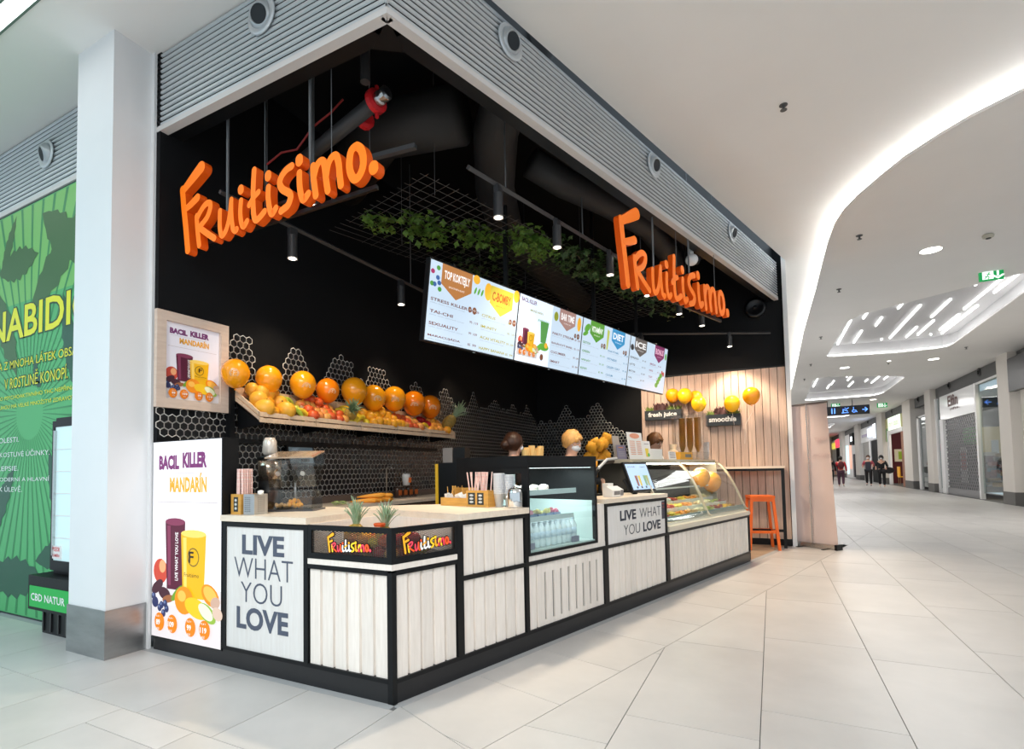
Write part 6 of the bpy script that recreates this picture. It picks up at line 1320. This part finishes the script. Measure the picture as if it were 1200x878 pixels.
# ------------------------------------------------------------------ ROLL-UP BANNER seen from behind
ru = thing('roll_up_banner', 'pinkish roll-up banner seen from behind at the end of the kiosk wall', 'banner', (2.115, 7.235, 0), math.atan2(6.897 - 7.235, 2.63 - 2.115)); LW = .62
RUM = mat('banner_cloth', (.72, .58, .54), .6, noise_amt=.05, noise_scale=3)
b_ = MB(); n = 12
P_ = [(LW * i / n + .012, .035 + .010 * math.sin(i * .9)) for i in range(n + 1)]
b_.add([(x, y, .07) for x, y in P_] + [(x * .86 + .015, y, 2.17) for x, y in P_] + [(x, y + .003, .07) for x, y in P_] + [(x * .86 + .015, y + .003, 2.17) for x, y in P_], [(i, i + 1, n + 2 + i, n + 1 + i) for i in range(n)] + [(2 * n + 2 + i + 1, 2 * n + 2 + i, 3 * n + 3 + i, 3 * n + 4 + i) for i in range(n)]); b_.build('cloth', RUM, ru, smooth=True)
b_ = MB().use(mat('show_through', (.66, .52, .50), .6)); put_text(b_, 'YROH', .36, .55, 1.60, 1.66, .020, .01, mirror=False); put_text(b_, 'OVOCE', .32, .56, 1.36, 1.42, .020, .01, mirror=True); b_.build('print_showing_through', None, ru)
bx('base', mat('silver', (.55, .52, .48), .25, .9), ru, 0, LW + .01, -.04, .09, .005, .07); bx('end_cap', BLACKM, ru, LW, LW + .035, -.05, .10, 0, .08); bx('top_rail', mat('silver_dark', (.25, .2, .18), .4, .5), ru, 0, LW * .88 + .02, .02, .05, 2.165, 2.19); MB().tube([(LW * .45, .0, .06), (LW * .43, .0, 2.17)], .008, 8).build('pole', mat('silver', (.55, .52, .48), .25, .9), ru)
for x in (.12, LW - .12): bx('foot', BLACKM, ru, x - .02, x + .02, -.14, .16, 0, .008)
dk = thing('shop_figure', 'dark blue upright display just visible between kiosk wall and roll-up banner', 'display', (2.30, 8.4, 0)); bx('panel', mat('navy_panel', (.02, .03, .07), .5), dk, -.10, .10, 0, .05, .55, 2.2); bx('foot', WHITE, dk, -.12, .12, -.1, .15, 0, .55)

# ------------------------------------------------------------------ GREEN SHOP at the left
wg = tag(MB().box(-8.9, -2.73, .012, .2, 0, 4.8).build('wall_green_shop', mat('dark_wall', (.03, .05, .045), .6)), kind='structure')
gb = thing('green_shop_banner', 'big green window banner with hemp leaves and yellow lettering left of the pillar', 'banner', (0, .0, 0))
def gmat(n, c): return mat('gban_' + n, c, .45)
GBM = gmat('base', (.085, .43, .15)); GB2 = gmat('ray', (.035, .25, .085)); GB3 = gmat('light', (.19, .50, .13)); GL = gmat('leaf', (.018, .10, .055)); GL2 = gmat('leaf_top', (.05, .14, .045)); YL = gmat('yellow', (.85, .80, .03)); GW = gmat('white', (.85, .88, .85)); GDK = gmat('outline', (.02, .07, .03))
bx('sheet', GBM, gb, -8.8, -2.74, .002, .012, .02, 3.80)
b_ = MB(); cx, cz = -4.12, 1.85
b_.use(GB3); b_.poly([(-8.8, 2.9), (-2.75, 2.9), (-2.75, 3.79), (-8.8, 3.79)], .0012)
for i in range(60):
    a = 2 * PI * i / 60; a2 = a + .022; p = []
    for an in (a, a2):
        dx, dz = math.cos(an), math.sin(an); t_ = min([u for u in ((-2.75 - cx) / dx if dx > 1e-6 else 9e9, (-8.8 - cx) / dx if dx < -1e-6 else 9e9, (3.79 - cz) / dz if dz > 1e-6 else 9e9, (.03 - cz) / dz if dz < -1e-6 else 9e9)]); p.append((cx + dx * t_, cz + dz * t_, cx + dx * .25, cz + dz * .25))
    b_.use(GB2); b_.poly([(p[0][2], p[0][3]), (p[0][0], p[0][1]), (p[1][0], p[1][1]), (p[1][2], p[1][3])], .0006)
def hemp(cx_, cz_, L1, ang, w_, m_, yy):
    pts = []; n_ = 13
    for sgn in (1, -1):
        rng = range(n_ + 1) if sgn == 1 else range(n_, -1, -1)
        for i in rng:
            u = i / n_; ww = w_ * math.sin(PI * min(1, u * 1.02)) ** .8 * (1 if i % 2 else .78); uu = u + (.02 if i % 2 else 0); x, z = uu * L1, sgn * ww
            pts.append((cx_ + x * math.cos(ang) - z * math.sin(ang), cz_ + x * math.sin(ang) + z * math.cos(ang)))
    pts = clip(clip(clip(pts, 0, -1, -3.785), 0, 1, .03), -1, 0, 2.735)
    b_.use(m_); b_.poly(pts, yy)
for a in ((-3.95, 3.66, .95, math.radians(-38), .20, GL2), (-4.80, 3.25, .78, math.radians(4), .17, GL2), (-4.75, 3.2, .62, math.radians(62), .08, GL2), (-4.15, 2.78, 1.25, math.radians(38), .20, GL2), (-4.85, 3.1, 1.0, math.radians(-62), .16, GL2), (-3.55, 2.85, .9, math.radians(-75), .12, GL),
          (-4.02, 2.10, .25, 1.57, .05, GL), (-4.02, 2.10, .18, .5, .04, GL), (-4.02, 2.10, .18, 2.6, .04, GL), (-4.02, 2.12, .12, -.4, .03, GL), (-4.95, .55, 1.0, math.radians(55), .12, GL), (-4.9, .32, 1.1, math.radians(3), .20, GL), (-4.9, 1.2, .4, math.radians(-30), .08, GL), (-3.95, .52, .8, math.radians(12), .14, GL), (-3.75, 1.5, 1.0, math.radians(-70), .12, GL), (-6.2, 1.2, 1.3, math.radians(-20), .2, GL), (-6.9, 2.6, 1.3, math.radians(30), .2, GL2), (-7.9, .6, 1.2, math.radians(15), .2, GL)): hemp(*a, -.0002 - .00003 * (int(a[0] * 100) % 17))
def gtext(txt, x0, x1, z0, z1, m_, bold, dark=True):
    if dark: b_.use(GDK); put_text(b_, txt, x0 - .012, x1 + .012, z0 - .012, z1 + .012, -.0010, bold + .035, 3)
    b_.use(m_); put_text(b_, txt, x0, x1, z0, z1, -.0016, bold, 3)
gtext('CANNABIDIOL', -6.00, -2.76, 2.56, 2.865, YL, .02)
gtext('JEDNA Z MNOHA LÁTEK OBSAŽENÝCH', -5.05, -2.82, 2.265, 2.385, YL, .0); gtext('V ROSTLINĚ KONOPÍ.', -4.62, -3.45, 2.10, 2.235, YL, .0)
gtext('NA ROZDÍL OD JINÉHO PSYCHOAKTIVNÍHO THC NEPŘINÁŠÍ ZÁVISLOST', -5.5, -2.85, 1.985, 2.045, YL, .0, False); gtext('A JINÝ ÚČINEK. NADRUHOU MÁ VELKÉ MNOŽSTVÍ ZDRAVOTNÍCH VÝHOD', -5.5, -2.85, 1.90, 1.96, YL, .0, False)
for txt, x1, z in (('TLUMÍ BOLESTI.', -4.30, 1.59), ('MÁ PROTIÚZKOSTLIVÉ ÚČINKY.', -3.73, 1.455), ('LÉČÍ EPILEPSIE.', -4.30, 1.325), ('JE BEZPEČNOU, MODERNÍ A HLAVNÍ', -3.73, 1.215), ('CESTOU K ÚLEVĚ.', -4.22, 1.13)): gtext(txt, x1 - .062 * len(txt), x1, z, z + .06, GW, .0, False)
b_.build('print', None, gb)
gf = thing('slim_chiller', 'slim black glass-door chiller with a green sign beside the pillar', 'fridge', (-3.46, -.11, 0))
bx('cabinet', BLACKM, gf, .02, .70, .03, .105, .45, 1.75); bx('door_frame', BLACKM, gf, .03, .065, 0, .03, .50, 1.72); bx('door_frame', BLACKM, gf, .66, .70, 0, .03, .50, 1.72); bx('door_frame', BLACKM, gf, .065, .66, 0, .03, 1.67, 1.72); bx('door_frame', BLACKM, gf, .065, .66, 0, .03, .50, .58)
bx('door_glass', mat('pale_glass', (.55, .70, .72), .08, emit=.35, emit_col=(.5, .68, .70)), gf, .065, .66, .008, .014, .58, 1.67); bx('handle', STEEL, gf, .07, .085, -.01, .008, .62, 1.64)
for i in range(5): bx('shelf', WHITE, gf, .09, .66, .004, .008, .76 + .18 * i, .768 + .18 * i)
bx('sticker', mat('white_sticker', (.85, .8, .8), .5), gf, .07, .20, -.002, .008, .595, .70); b_ = MB().use(mat('red_print', (.7, .03, .04), .5)); put_text(b_, 'POZOR', .08, .19, .655, .69, -.003, .02); put_text(b_, 'KAMERA', .08, .19, .61, .635, -.003, .01); b_.build('print', None, gf)
bx('sign_box', BLACKM, gf, -.07, .62, -.10, .09, .20, .47); bx('sign_face', gmat('sgn', (.02, .45, .08)), gf, -.04, .60, -.104, -.10, .225, .39); b_ = MB().use(GW); put_text(b_, 'CBD NATUR', -.01, .52, .275, .335, -.106, .02); b_.build('lettering', None, gf)
bx('crate', BLACKM, gf, -.0, .6, -.03, .10, 0, .19)
for i in range(5): bx('crate_rib', PLINTH, gf, .02 + i * .12, .04 + i * .12, -.04, -.03, .02, .17)

# ------------------------------------------------------------------ MALL, right-hand side: pillars, shopfronts
kq = .961
def qx(x): return 1.847 + (x - 1.847) * kq
def qy(y): return -2.323 + (y + 2.323) * kq
def qz(z): return 1.25 + (z - 1.25) * kq
XW = qx(8.3); FAS = mat('fascia_far', (.23, .23, .23), .5, .4); FASD = mat('fascia_far_gap', (.10, .10, .10), .7); PIL = mat('mall_pillar', (.74, .70, .65), .6); PILB = mat('pillar_foot', (.13, .125, .12), .5); GLZ = glass('shop_glass', (.80, .86, .86), .5, .03); FRW = mat('white_frame', (.82, .82, .82), .45)
wr2 = tag(MB().box(XW + 3.0, XW + 3.2, 2, 80, 0, 4.7).build('wall_right', mat('far_wall', (.50, .46, .42), .7)), kind='structure')
tag(MB().box(-9, 9.4, 80, 80.3, 0, 5).build('wall_far', WHITE), kind='structure')
def mpillar(y0, y1, x1=8.32, n=0):
    t = thing('pillar_right', None, None, (0, 0, 0), kind='structure'); bx('shaft', PIL, t, qx(8.1), qx(x1), qy(y0), qy(y1), .36, ZD); bx('foot', PILB, t, qx(8.1) - .01, qx(x1), qy(y0) - .01, qy(y1) + .01, 0, .37)
for y0, y1, x1 in ((18.5, 19.4, 8.4), (27.2, 28.2, 8.34), (31.1, 32.9, 8.72), (38.9, 40.8, 8.4), (49.3, 51.6, 8.4), (60, 63, 8.4), (73, 76, 8.4), (9.5, 10.4, 8.4)): mpillar(y0, y1, x1)
def mfascia(y0, y1, zb=4.0):
    t = thing('fascia_right', None, None, (0, 0, 0), kind='structure'); b_ = MB().use(FASD); b_.box(XW + .02, XW + .2, qy(y0), qy(y1), qz(zb), ZD + .4); b_.use(FAS); n_ = 15; p = (ZD - qz(zb)) / n_
    for i in range(n_): b_.box(XW, XW + .02, qy(y0), qy(y1), qz(zb) + p * i + .004, qz(zb) + p * (i + .62))
    tag(b_.build('slats', None, t), kind='stuff'); return t
for a in ((10.4, 18.5), (19.4, 27.2), (28.2, 31.1), (32.9, 38.9), (40.8, 49.3), (51.6, 60), (63, 73)): mfascia(*a)
for i, y in enumerate((21.6, 25.1, 30.2, 36.6, 45.5)):
    t = thing('air_nozzle', ['air nozzle over the glass shop window right of the roll shutter', 'air nozzle over the roll shutter sign', 'air nozzle over the narrow shop beside the beige block', 'air nozzle over the green-lit shop', 'air nozzle over the grey shutter shop'][i], 'vent', (XW - .001, qy(y), qz(4.33)), -PI / 2, 'air nozzles across the mall')
    MB().lathe([(.10, 0), (.14, .01), (.13, .03), (.09, .02)], n=20, ax=(0, -1, 0)).build('ring', FASD, t, smooth=True); MB().lathe([(.09, .0), (.07, .05)], n=16, ax=(-.5, -1, 0)).build('nozzle', BLACKM, t)
def S(name, m_, parent, y0, y1, z0, z1, x0=8.3, x1=8.36): return bx(name, m_, parent, qx(x0), qx(x1), qy(y0), qy(y1), max(0, qz(z0)) if z0 > .01 else 0, qz(z1))
def shoptext(parent, body, y0, y1, z0, z1, x, m_, bold=.0):
    b_ = MB().use(m_); put_text(b_, body, 0, abs(qy(y1) - qy(y0)), 0, qz(z1) - qz(z0), 0, bold, 3); return b_.build('lettering', None, parent, (qx(x), qy(y1), qz(z0)), -PI / 2)
s1_ = thing('shopfront', 'closed shop with perforated roll shutter and white sign panel across the mall', 'shop', (0, 0, 0))
S('sign_panel', mat('gloss_white', (.78, .79, .80), .15), s1_, 21.9, 26.4, 3.0, 4.0, 8.24, 8.32); S('frame_post', FRW, s1_, 21.85, 22.0, 0, 4.0, 8.22, 8.34); S('frame_post', FRW, s1_, 26.0, 26.5, 0, 3.05, 8.22, 8.34); S('frame_post', FRW, s1_, 27.0, 27.2, 0, 4.0, 8.24, 8.34); S('frame_head', FRW, s1_, 19.4, 22, 3.93, 4.0, 8.24, 8.34)
BRN = mat('sign_brown', (.10, .035, .03), .5); shoptext(s1_, 'Elfin', 23.9, 25.2, 3.48, 3.92, 8.23, BRN, .03); shoptext(s1_, 'gifts.', 23.7, 25.0, 3.28, 3.42, 8.23, BRN, .02)
sm_ = mat('shutter_grey', (.30, .30, .31), .4, .6); b_ = MB().use(sm_); Y0, Y1 = qy(22.0), qy(26.0); zz0, zz1 = .24, qz(3.0); nr = 24; hh = (zz1 - zz0) / nr; nc = 17; ww = (Y1 - Y0) / nc; Xs = qx(8.3)
for r_ in range(nr + 1): b_.box(Xs, Xs + .02, Y0, Y1, zz0 + r_ * hh - .017, zz0 + r_ * hh + .017)
for r_ in range(nr):
    for c_ in range(nc + 1):
        yy = Y0 + (c_ + (.5 if r_ % 2 else 0)) * ww
        if yy < Y1: b_.box(Xs, Xs + .02, yy - .05, yy + .05, zz0 + r_ * hh, zz0 + (r_ + 1) * hh)
tag(b_.build('shutter_grille', None, s1_), kind='stuff'); S('shutter_bottom', sm_, s1_, 22, 26, 0, .20, 8.28, 8.36)
S('window_glass', GLZ, s1_, 19.4, 21.85, .15, 3.95, 8.30, 8.31); S('window_glass', GLZ, s1_, 26.5, 27.0, .15, 3.95, 8.30, 8.31)
S('interior_wall', mat('warm_interior', (.62, .45, .20), .6, emit=.25), s1_, 18.6, 22.5, .9, 2.6, 10.6, 10.7); S('interior_wall', mat('grey_interior', (.09, .088, .085), .7), s1_, 18, 27.2, 0, 4.0, 10.75, 10.8); S('partition', mat('grey_interior', (.09, .088, .085), .7), s1_, 27.15, 27.2, 0, 4.0, 8.35, 10.7)  # warm wall given a weak glow in place of interior lighting
for i, (y, z, c) in enumerate(((19.9, 2.3, (.05, .35, .06)), (20.9, 1.2, (.35, .03, .06)), (20.3, .5, (.35, .45, .08)), (19.7, 1.0, (.25, .05, .08)), (21.2, 1.9, (.75, .65, .45)))): S('goods', mat('goods_%d' % i, c, .6), s1_, y, y + .55, z, z + .7, 9.2, 9.5)
S('goods_shelf', mat('grey_interior', (.09, .088, .085), .7), s1_, 19.6, 21.7, 1.7, 1.78, 9.1, 9.6)
S('poster', mat('goods_poster', (.75, .75, .78), .5), s1_, 24.3, 25.1, .45, 1.85, 8.5, 8.52); S('poster_print', mat('poster_red', (.65, .04, .03), .5), s1_, 24.4, 24.95, .95, 1.65, 8.49, 8.5)
rr = random.Random(12)
for i in range(26):
    y, z = rr.uniform(22.1, 24.2), rr.uniform(.3, 1.5); c = [(.35, .04, .03), (.05, .18, .25), (.5, .3, .1), (.5, .45, .4), (.12, .1, .1)][i % 5]; S('goods', mat('goodsb_%d' % (i % 5), c, .6), s1_, y, y + .3, z, z + .14, 8.9, 9.2)
S('back_panel', MATS['warm_interior'], s1_, 27.0, 27.1, 1.3, 2.7, 9.55, 10.6); S('back_panel', mat('grn_pic', (.06, .38, .08), .5, emit=.2), s1_, 26.9, 27.0, 2.0, 2.7, 9.1, 9.5); S('counter', mat('dark_red_cloth', (.16, .02, .04), .7), s1_, 25.6, 26.2, .6, 1.5, 9.5, 10.2); S('counter_top', FRW, s1_, 25.6, 26.3, 1.5, 1.56, 9.2, 10.4); S('menu_stand', FRW, s1_, 25.5, 25.6, 1.56, 2.1, 9.6, 9.8)
S('sticker', mat('pink_sticker', (.80, .10, .35), .5), s1_, 26.6, 26.85, 1.75, 2.05, 8.29, 8.30)
dsg = thing('shop_sign', 'dark hanging shop sign cut by the right edge of the picture', 'sign', (0, 0, 0)); S('board', mat('dark_sign', (.035, .035, .038), .4), dsg, 16.2, 18.2, 3.25, 4.2, 8.0, 8.15); S('wall_panel', PIL, dsg, 10.4, 18.4, 0, 3.9, 8.31, 8.4)
s2_ = thing('shopfront', 'narrow glazed shop bay between two pillars beside the beige block', 'shop', (0, 0, 0)); S('frame_post', FRW, s2_, 30.2, 30.6, 0, 3.5, 8.24, 8.34); S('frame_head', FRW, s2_, 28.2, 30.6, 3.42, 3.5, 8.24, 8.34); S('window_glass', GLZ, s2_, 28.2, 30.2, .1, 3.42, 8.3, 8.31); S('interior_wall', mat('grey_interior', (.09, .088, .085), .7), s2_, 28, 31, 0, 4.0, 10.0, 10.1)
for i in range(6): S('goods', mat('goodsb_%d' % (i % 5), (.4, .3, .2), .6), s2_, 28.4 + (i % 2) * .8, 29.0 + (i % 2) * .8, .4 + .5 * (i // 2), .8 + .5 * (i // 2), 9.0, 9.3)
s3_ = thing('shopfront', 'shop with lit cream-green sign, maroon wall and orange chairs across the mall', 'shop', (0, 0, 0))
S('lit_sign', mat('lit_green_sign', (.75, .90, .70), .5, emit=1.0, emit_col=(.80, .95, .72)), s3_, 34.4, 37.9, 3.25, 4.0, 8.26, 8.3); shoptext(s3_, 'bio salát', 34.8, 37.5, 3.45, 3.80, 8.25, mat('sign_green', (.25, .42, .20), .5)); S('side_panel', mat('olive_panel', (.55, .52, .25), .6), s3_, 32.9, 34.4, 3.0, 4.0, 8.28, 8.32); S('side_panel', MATS['olive_panel'], s3_, 37.9, 38.9, 2.6, 4.0, 8.28, 8.32)
S('head', FRW, s3_, 33.8, 38.2, 3.0, 3.25, 8.24, 8.34); S('jamb', FRW, s3_, 37.6, 38.2, 0, 3.0, 8.24, 8.34); S('brick_pier', mat('brick_orange', (.42, .20, .12), .7, col2=(.25, .12, .08), noise_scale=4), s3_, 32.9, 34.4, 0, 3.0, 8.26, 8.5); S('leaf_mark', mat('sign_leaf', (.12, .38, .12), .5), s3_, 38.1, 38.6, 2.6, 3.4, 8.26, 8.27)
S('interior_wall', mat('maroon_wall', (.11, .015, .018), .6, emit=.10), s3_, 33, 41, .0, 3.4, 10.6, 10.7); S('partition', mat('maroon_wall', (.16, .018, .022), .6, emit=.12), s3_, 40.6, 40.75, 0, 4.0, 8.35, 10.7); S('picture', mat('picture_mat', (.75, .65, .45), .5, emit=.2), s3_, 40.5, 40.6, 1.35, 2.15, 8.95, 10.1); S('picture_print', mat('picture_green', (.30, .42, .03), .5, emit=.2), s3_, 40.45, 40.5, 1.5, 2.0, 9.15, 9.9)
S('bench', mat('grey_interior', (.09, .088, .085), .7), s3_, 34, 40, 0, 1.2, 10.2, 10.5)
for i, y in enumerate((34.7, 36.5)):
    t = thing('cafe_chair', ['orange-yellow cafe chair nearer the brick pier, outside the maroon room', 'orange-yellow cafe chair farther from the brick pier'][i], 'chair', (qx(8.75), qy(y), 0), PI / 2, 'orange cafe chairs'); CH = mat('chair_yellow', (.88, .42, .02), .5, emit=.1)
    bx('seat', CH, t, -.3, .3, -.25, .3, .45, .50); bx('backrest', CH, t, -.3, .3, .27, .32, .5, 1.05)
    for x in (-.27, .24):
        for y_ in (-.22, .26): bx('leg', mat('chair_leg', (.35, .2, .1), .5), t, x, x + .03, y_, y_ + .03, 0, .45)
s4_ = thing('shopfront', 'white shop with blue-white lit signs, grey curtain and black doorway', 'shop', (0, 0, 0)); S('head_panel', FRW, s4_, 40.8, 49.3, 2.9, 4.0, 8.26, 8.32); S('grey_curtain', mat('curtain_grey', (.33, .32, .30), .7), s4_, 45.3, 48.6, 0, 2.9, 8.3, 8.34); S('doorway', BLACK, s4_, 41.2, 44.6, 0, 2.9, 8.3, 8.34); S('frame_post', FRW, s4_, 44.6, 45.3, 0, 2.9, 8.24, 8.34); S('lit_sign', mat('blue_white_sign', (.7, .8, 1), .5, emit=2.2, emit_col=(.55, .68, 1)), s4_, 43.3, 45.4, 3.2, 3.8, 8.2, 8.24); S('oval_sign', mat('white_lit', (.9, .95, 1), .5, emit=1.4), s4_, 42.2, 43.0, 3.0, 4.0, 8.2, 8.24); S('text_strip', mat('violet_strip', (.4, .35, .5), .5), s4_, 46, 48.6, 3.3, 3.5, 8.24, 8.26); S('dark_panel', mat('dark_grey_panel', (.12, .13, .15), .5), s4_, 41.0, 43.3, 2.95, 4.0, 8.25, 8.26)
s5_ = thing('shopfront', 'pale shop with black hanging sign far down the mall', 'shop', (0, 0, 0)); S('front', FRW, s5_, 51.6, 60, 0, 4.0, 8.3, 8.36); S('black_sign', BLACK, s5_, 51.8, 54, 2.9, 3.9, 8.0, 8.3); S('white_mark', mat('white_lit', (.9, .95, 1), .5, emit=1.4), s5_, 52.2, 53.2, 3.2, 3.6, 7.97, 8.0); S('mannequin', mat('goods_dark', (.06, .05, .06), .6), s5_, 53, 54, .1, 2.1, 8.2, 8.28); S('lit_window', mat('red_window', (.8, .45, .35), .5, emit=.6), s5_, 55.5, 57, .8, 3, 8.27, 8.3); S('lit_window', mat('cyan_window', (.6, .8, .85), .5, emit=.8), s5_, 57.6, 59.5, .3, 3, 8.27, 8.3)
s6_ = thing('shopfront', 'farthest shop with a red lit sign and a black doorway', 'shop', (0, 0, 0)); S('front', FRW, s6_, 63, 73, 0, 4.0, 8.3, 8.36); S('doorway', BLACK, s6_, 64, 68, 0, 3.0, 8.26, 8.3); S('red_sign', mat('red_sign', (.9, .05, .1), .5, emit=1.3), s6_, 64.5, 68, 3.1, 3.9, 8.2, 8.24); S('yellow_sign', mat('yellow_sign', (.8, .7, .1), .5, emit=.7), s6_, 69, 72, 3.0, 3.7, 8.2, 8.24)
for x, y in ((8.9, 20.5), (9.4, 36.4)): light('shop_light', 'AREA', (qx(x), qy(y), 3.6), 45, (1, .86, .66), (qx(x), qy(y), 0), 1.5)
# shoppers
person((5.20, 32.6, 0), math.radians(175), 'shopper in a red jacket with a dark rucksack, walking away down the mall', 1.66, (.62, .03, .04), (.10, .04, .07), (.03, .025, .02), (.75, .70, .62), stride=.15, mask=False)
ruc = tag(MB().ball((0, 0, 0), .17, 14, 9, (.9, .6, 1.25)).build('rucksack', mat('rucksack_dark', (.10, .015, .02), .7), None, (5.20, 32.35, 1.20)), 'dark red rucksack worn by the shopper in the red jacket', 'rucksack')
person((6.62, 33.8, 0), math.radians(-12), 'shopper in a red, white and blue jacket with a black bib and face mask', 1.70, (.40, .06, .10), (.015, .015, .018), (.10, .05, .03), (.3, .3, .3), stride=.12, hands=((.22, -.25, 1.15), (-.24, -.2, 1.12)))
bx('bib', mat('bib_black', (.03, .035, .05), .7), C.objects['person.004'] if 'person.004' in C.objects else None, -.12, .12, -.155, -.13, .88, 1.36)
person((6.95, 32.0, 0), math.radians(-10), 'shopper in a long black hooded coat carrying a big black bag', 1.66, (.012, .012, .014), (.012, .012, .014), (.012, .012, .014), (.75, .62, .5), stride=.15, hands=((.20, -.22, 1.05), (-.24, -.2, 1.05)), hairstyle='hood', longcoat=True)
tag(MB().ball((0, 0, 0), .20, 14, 9, (1.15, .6, .85), .2).build('black_bag', mat('bag_black', (.015, .015, .017), .6), None, (7.25, 31.9, .88)), 'bulky black bag carried by the shopper in the black coat', 'bag')
person((4.55, 31.0, 0), math.radians(170), 'shopper in dark clothes half hidden by the roll-up banner', 1.72, (.02, .02, .022), (.015, .015, .018), (.02, .015, .012), (.1, .1, .1), stride=.1, mask=False)

# ------------------------------------------------------------------ CEILING FITTINGS of the mall
for i, (x, y, lb) in enumerate(((3.01, 6.27, 'nearest the long fascia'), (3.01, 8.75, 'second along the cove edge'), (3.01, 12.7, 'third along the cove edge'), (3.02, 16.65, 'fourth along the cove edge'), (6.6, 16.2, 'by the first right-hand recess corner'), (5.13, 17.7, 'between the first two recesses'), (3.0, 19.8, 'fifth along the cove edge'))):
    t = thing('sprinkler', 'small dark sprinkler head in the lowered ceiling, ' + lb, 'sprinkler', (x, y, ZD)); b_ = MB().use(mat('sprinkler_dark', (.10, .10, .10), .5)); b_.tube([(0, 0, 0), (0, 0, -.05)], .012, 6); b_.lathe([(.04, -.008), (.04, 0)], n=12); b_.lathe([(.028, -.055), (.028, -.05)], n=10); b_.build('head', None, t)
t = thing('sprinkler', 'sprinkler head in the upper ceiling in front of the long fascia', 'sprinkler', (2.057, 3.014, 4.478)); b_ = MB().use(MATS['sprinkler_dark']); b_.tube([(0, 0, 0), (0, 0, -.045)], .012, 6); b_.lathe([(.035, -.006), (.035, 0)], n=12); b_.lathe([(.028, -.05), (.028, -.045)], n=10); b_.build('head', None, t)
DLM = mat('downlight_lens', (1, .97, .9), .3, emit=7, emit_col=(1, .96, .88))
for x, y, lb in ((4.01, 7.40, 'large round downlight in the lowered ceiling before the first recess'), (6.25, 17.8, 'round downlight right of the gap between the recesses'), (4.03, 17.95, 'round downlight left of the gap between the recesses'), (4.1, 28.9, 'round downlight beyond the second recess, left'), (6.3, 28.9, 'round downlight beyond the second recess, right'), (5.1, 17.4, 'tiny downlight in the middle between the recesses')):
    t = thing('downlight', lb, 'light', (x, y, ZD)); r = .13 if 'tiny' not in lb else .05; MB().lathe([(r, -.006), (r * .85, -.004)], n=20).build('lens', DLM, t); MB().lathe([(r * 1.1, -.004), (r * 1.1, 0)], n=20).build('ring', STEEL, t)
t = thing('smoke_detector', 'small white smoke detector near the green exit sign', 'detector', (4.574, 7.137, ZD)); MB().lathe([(.04, -.05), (.06, -.04), (.065, -.015), (.05, 0)], n=16).build('body', mat('detector_cream', (.55, .53, .45), .5), t, smooth=True); MB().lathe([(.028, -.058), (.03, -.05)], n=12).build('grille', BLACKM, t)
def exits(loc, w_, h_, label, txt=True, rz=0):
    t = thing('exit_sign', label, 'sign', loc, rz); bx('box', mat('exit_green', (.005, .32, .08), .4, emit=.55), t, 0, w_, 0, .04, 0, h_); b_ = MB().use(mat('exit_white', (.85, .95, .88), .4, emit=.9))
    a = w_ * .12; q = h_; b_.rect(a, a + q * .85, q * .12, q * .88, -.002); cx = w_ * .76; b_.rect(cx - .014, cx + .014, q * .38, q * .92, -.002); b_.poly([(cx, q * .08), (cx + .09, q * .45), (cx + .055, q * .50), (cx, q * .28), (cx - .055, q * .50), (cx - .09, q * .45)], -.0025)
    b_.use(MATS['exit_green']); x0 = a + q * .1; b_.disc(x0 + q * .42, q * .74, q * .07, q * .07, -.003, 10)
    for s_ in (((.40, .66), (.28, .42)), ((.28, .42), (.12, .40)), ((.28, .42), (.42, .32)), ((.42, .32), (.36, .16)), ((.38, .62), (.58, .52)), ((.38, .62), (.18, .60)), ((.28, .44), (.08, .22))): stroke(b_, [(x0 + s_[0][0] * q, s_[0][1] * q), (x0 + s_[1][0] * q, s_[1][1] * q)], q * .035, -.003, -.0028, 1)
    b_.build('pictogram', None, t); bx('hanger', STEEL, t, w_ * .2, w_ * .23, .01, .02, h_, ZD - loc[2]); bx('hanger', STEEL, t, w_ * .8, w_ * .83, .01, .02, h_, ZD - loc[2])
exits((4.97, 9.0, 4.195), .305, .165, 'green running-man exit sign hanging beside the first recess', rz=.03)
exits((6.6, 30, 4.03), .42, .22, 'green exit sign over the mall beyond the second recess, right'); exits((4.57, 28.9, 4.06), .38, .20, 'blue-green exit sign above the black wayfinding board')
wf = thing('wayfinding_sign', 'black hanging board with blue toilet, lift and wheelchair symbols', 'sign', (3.78, 28.17, 3.61), -.06); wf.scale = (1.43,) * 3; bx('board', mat('wayfind_black', (.012, .014, .022), .4), wf, 0, 1.57, 0, .10, 0, .30)
for x in (.4, 1.1): MB().tube([(x, .05, .30), (x, .05, .51)], .014, 6).build('hanger', mat('rod_dark', (.1, .1, .1), .5), wf)
b_ = MB().use(mat('wayfind_blue', (.10, .30, .95), .4, emit=1.6, emit_col=(.12, .32, 1)))
def st1(pts, r): stroke(b_, pts, r, -.003, -.001, 1)
for x0 in (.52, .60): b_.disc(x0, .225, .016, .016, -.002, 10); st1([(x0, .19), (x0, .07)], .017)
b_.disc(.90, .225, .016, .016, -.002, 10); st1([(.84, .18), (.90, .16), (.96, .12)], .013); st1([(.84, .18), (.84, .08)], .013); st1([(.80, .07), (.98, .07)], .01); st1([(.93, .19), (.99, .23)], .01)
b_.disc(1.13, .23, .015, .015, -.002, 10); st1([(1.13, .20), (1.13, .14), (1.19, .14), (1.22, .08)], .011); st1([(1.11, .15), (1.09, .11), (1.12, .075), (1.16, .075), (1.18, .10)], .010)
st1([(1.38, .15), (1.50, .15)], .013); st1([(1.45, .21), (1.51, .15), (1.45, .09)], .013); st1([(.26, .15), (.36, .15)], .013); st1([(.31, .20), (.37, .15), (.31, .10)], .013); b_.build('symbols', None, wf)
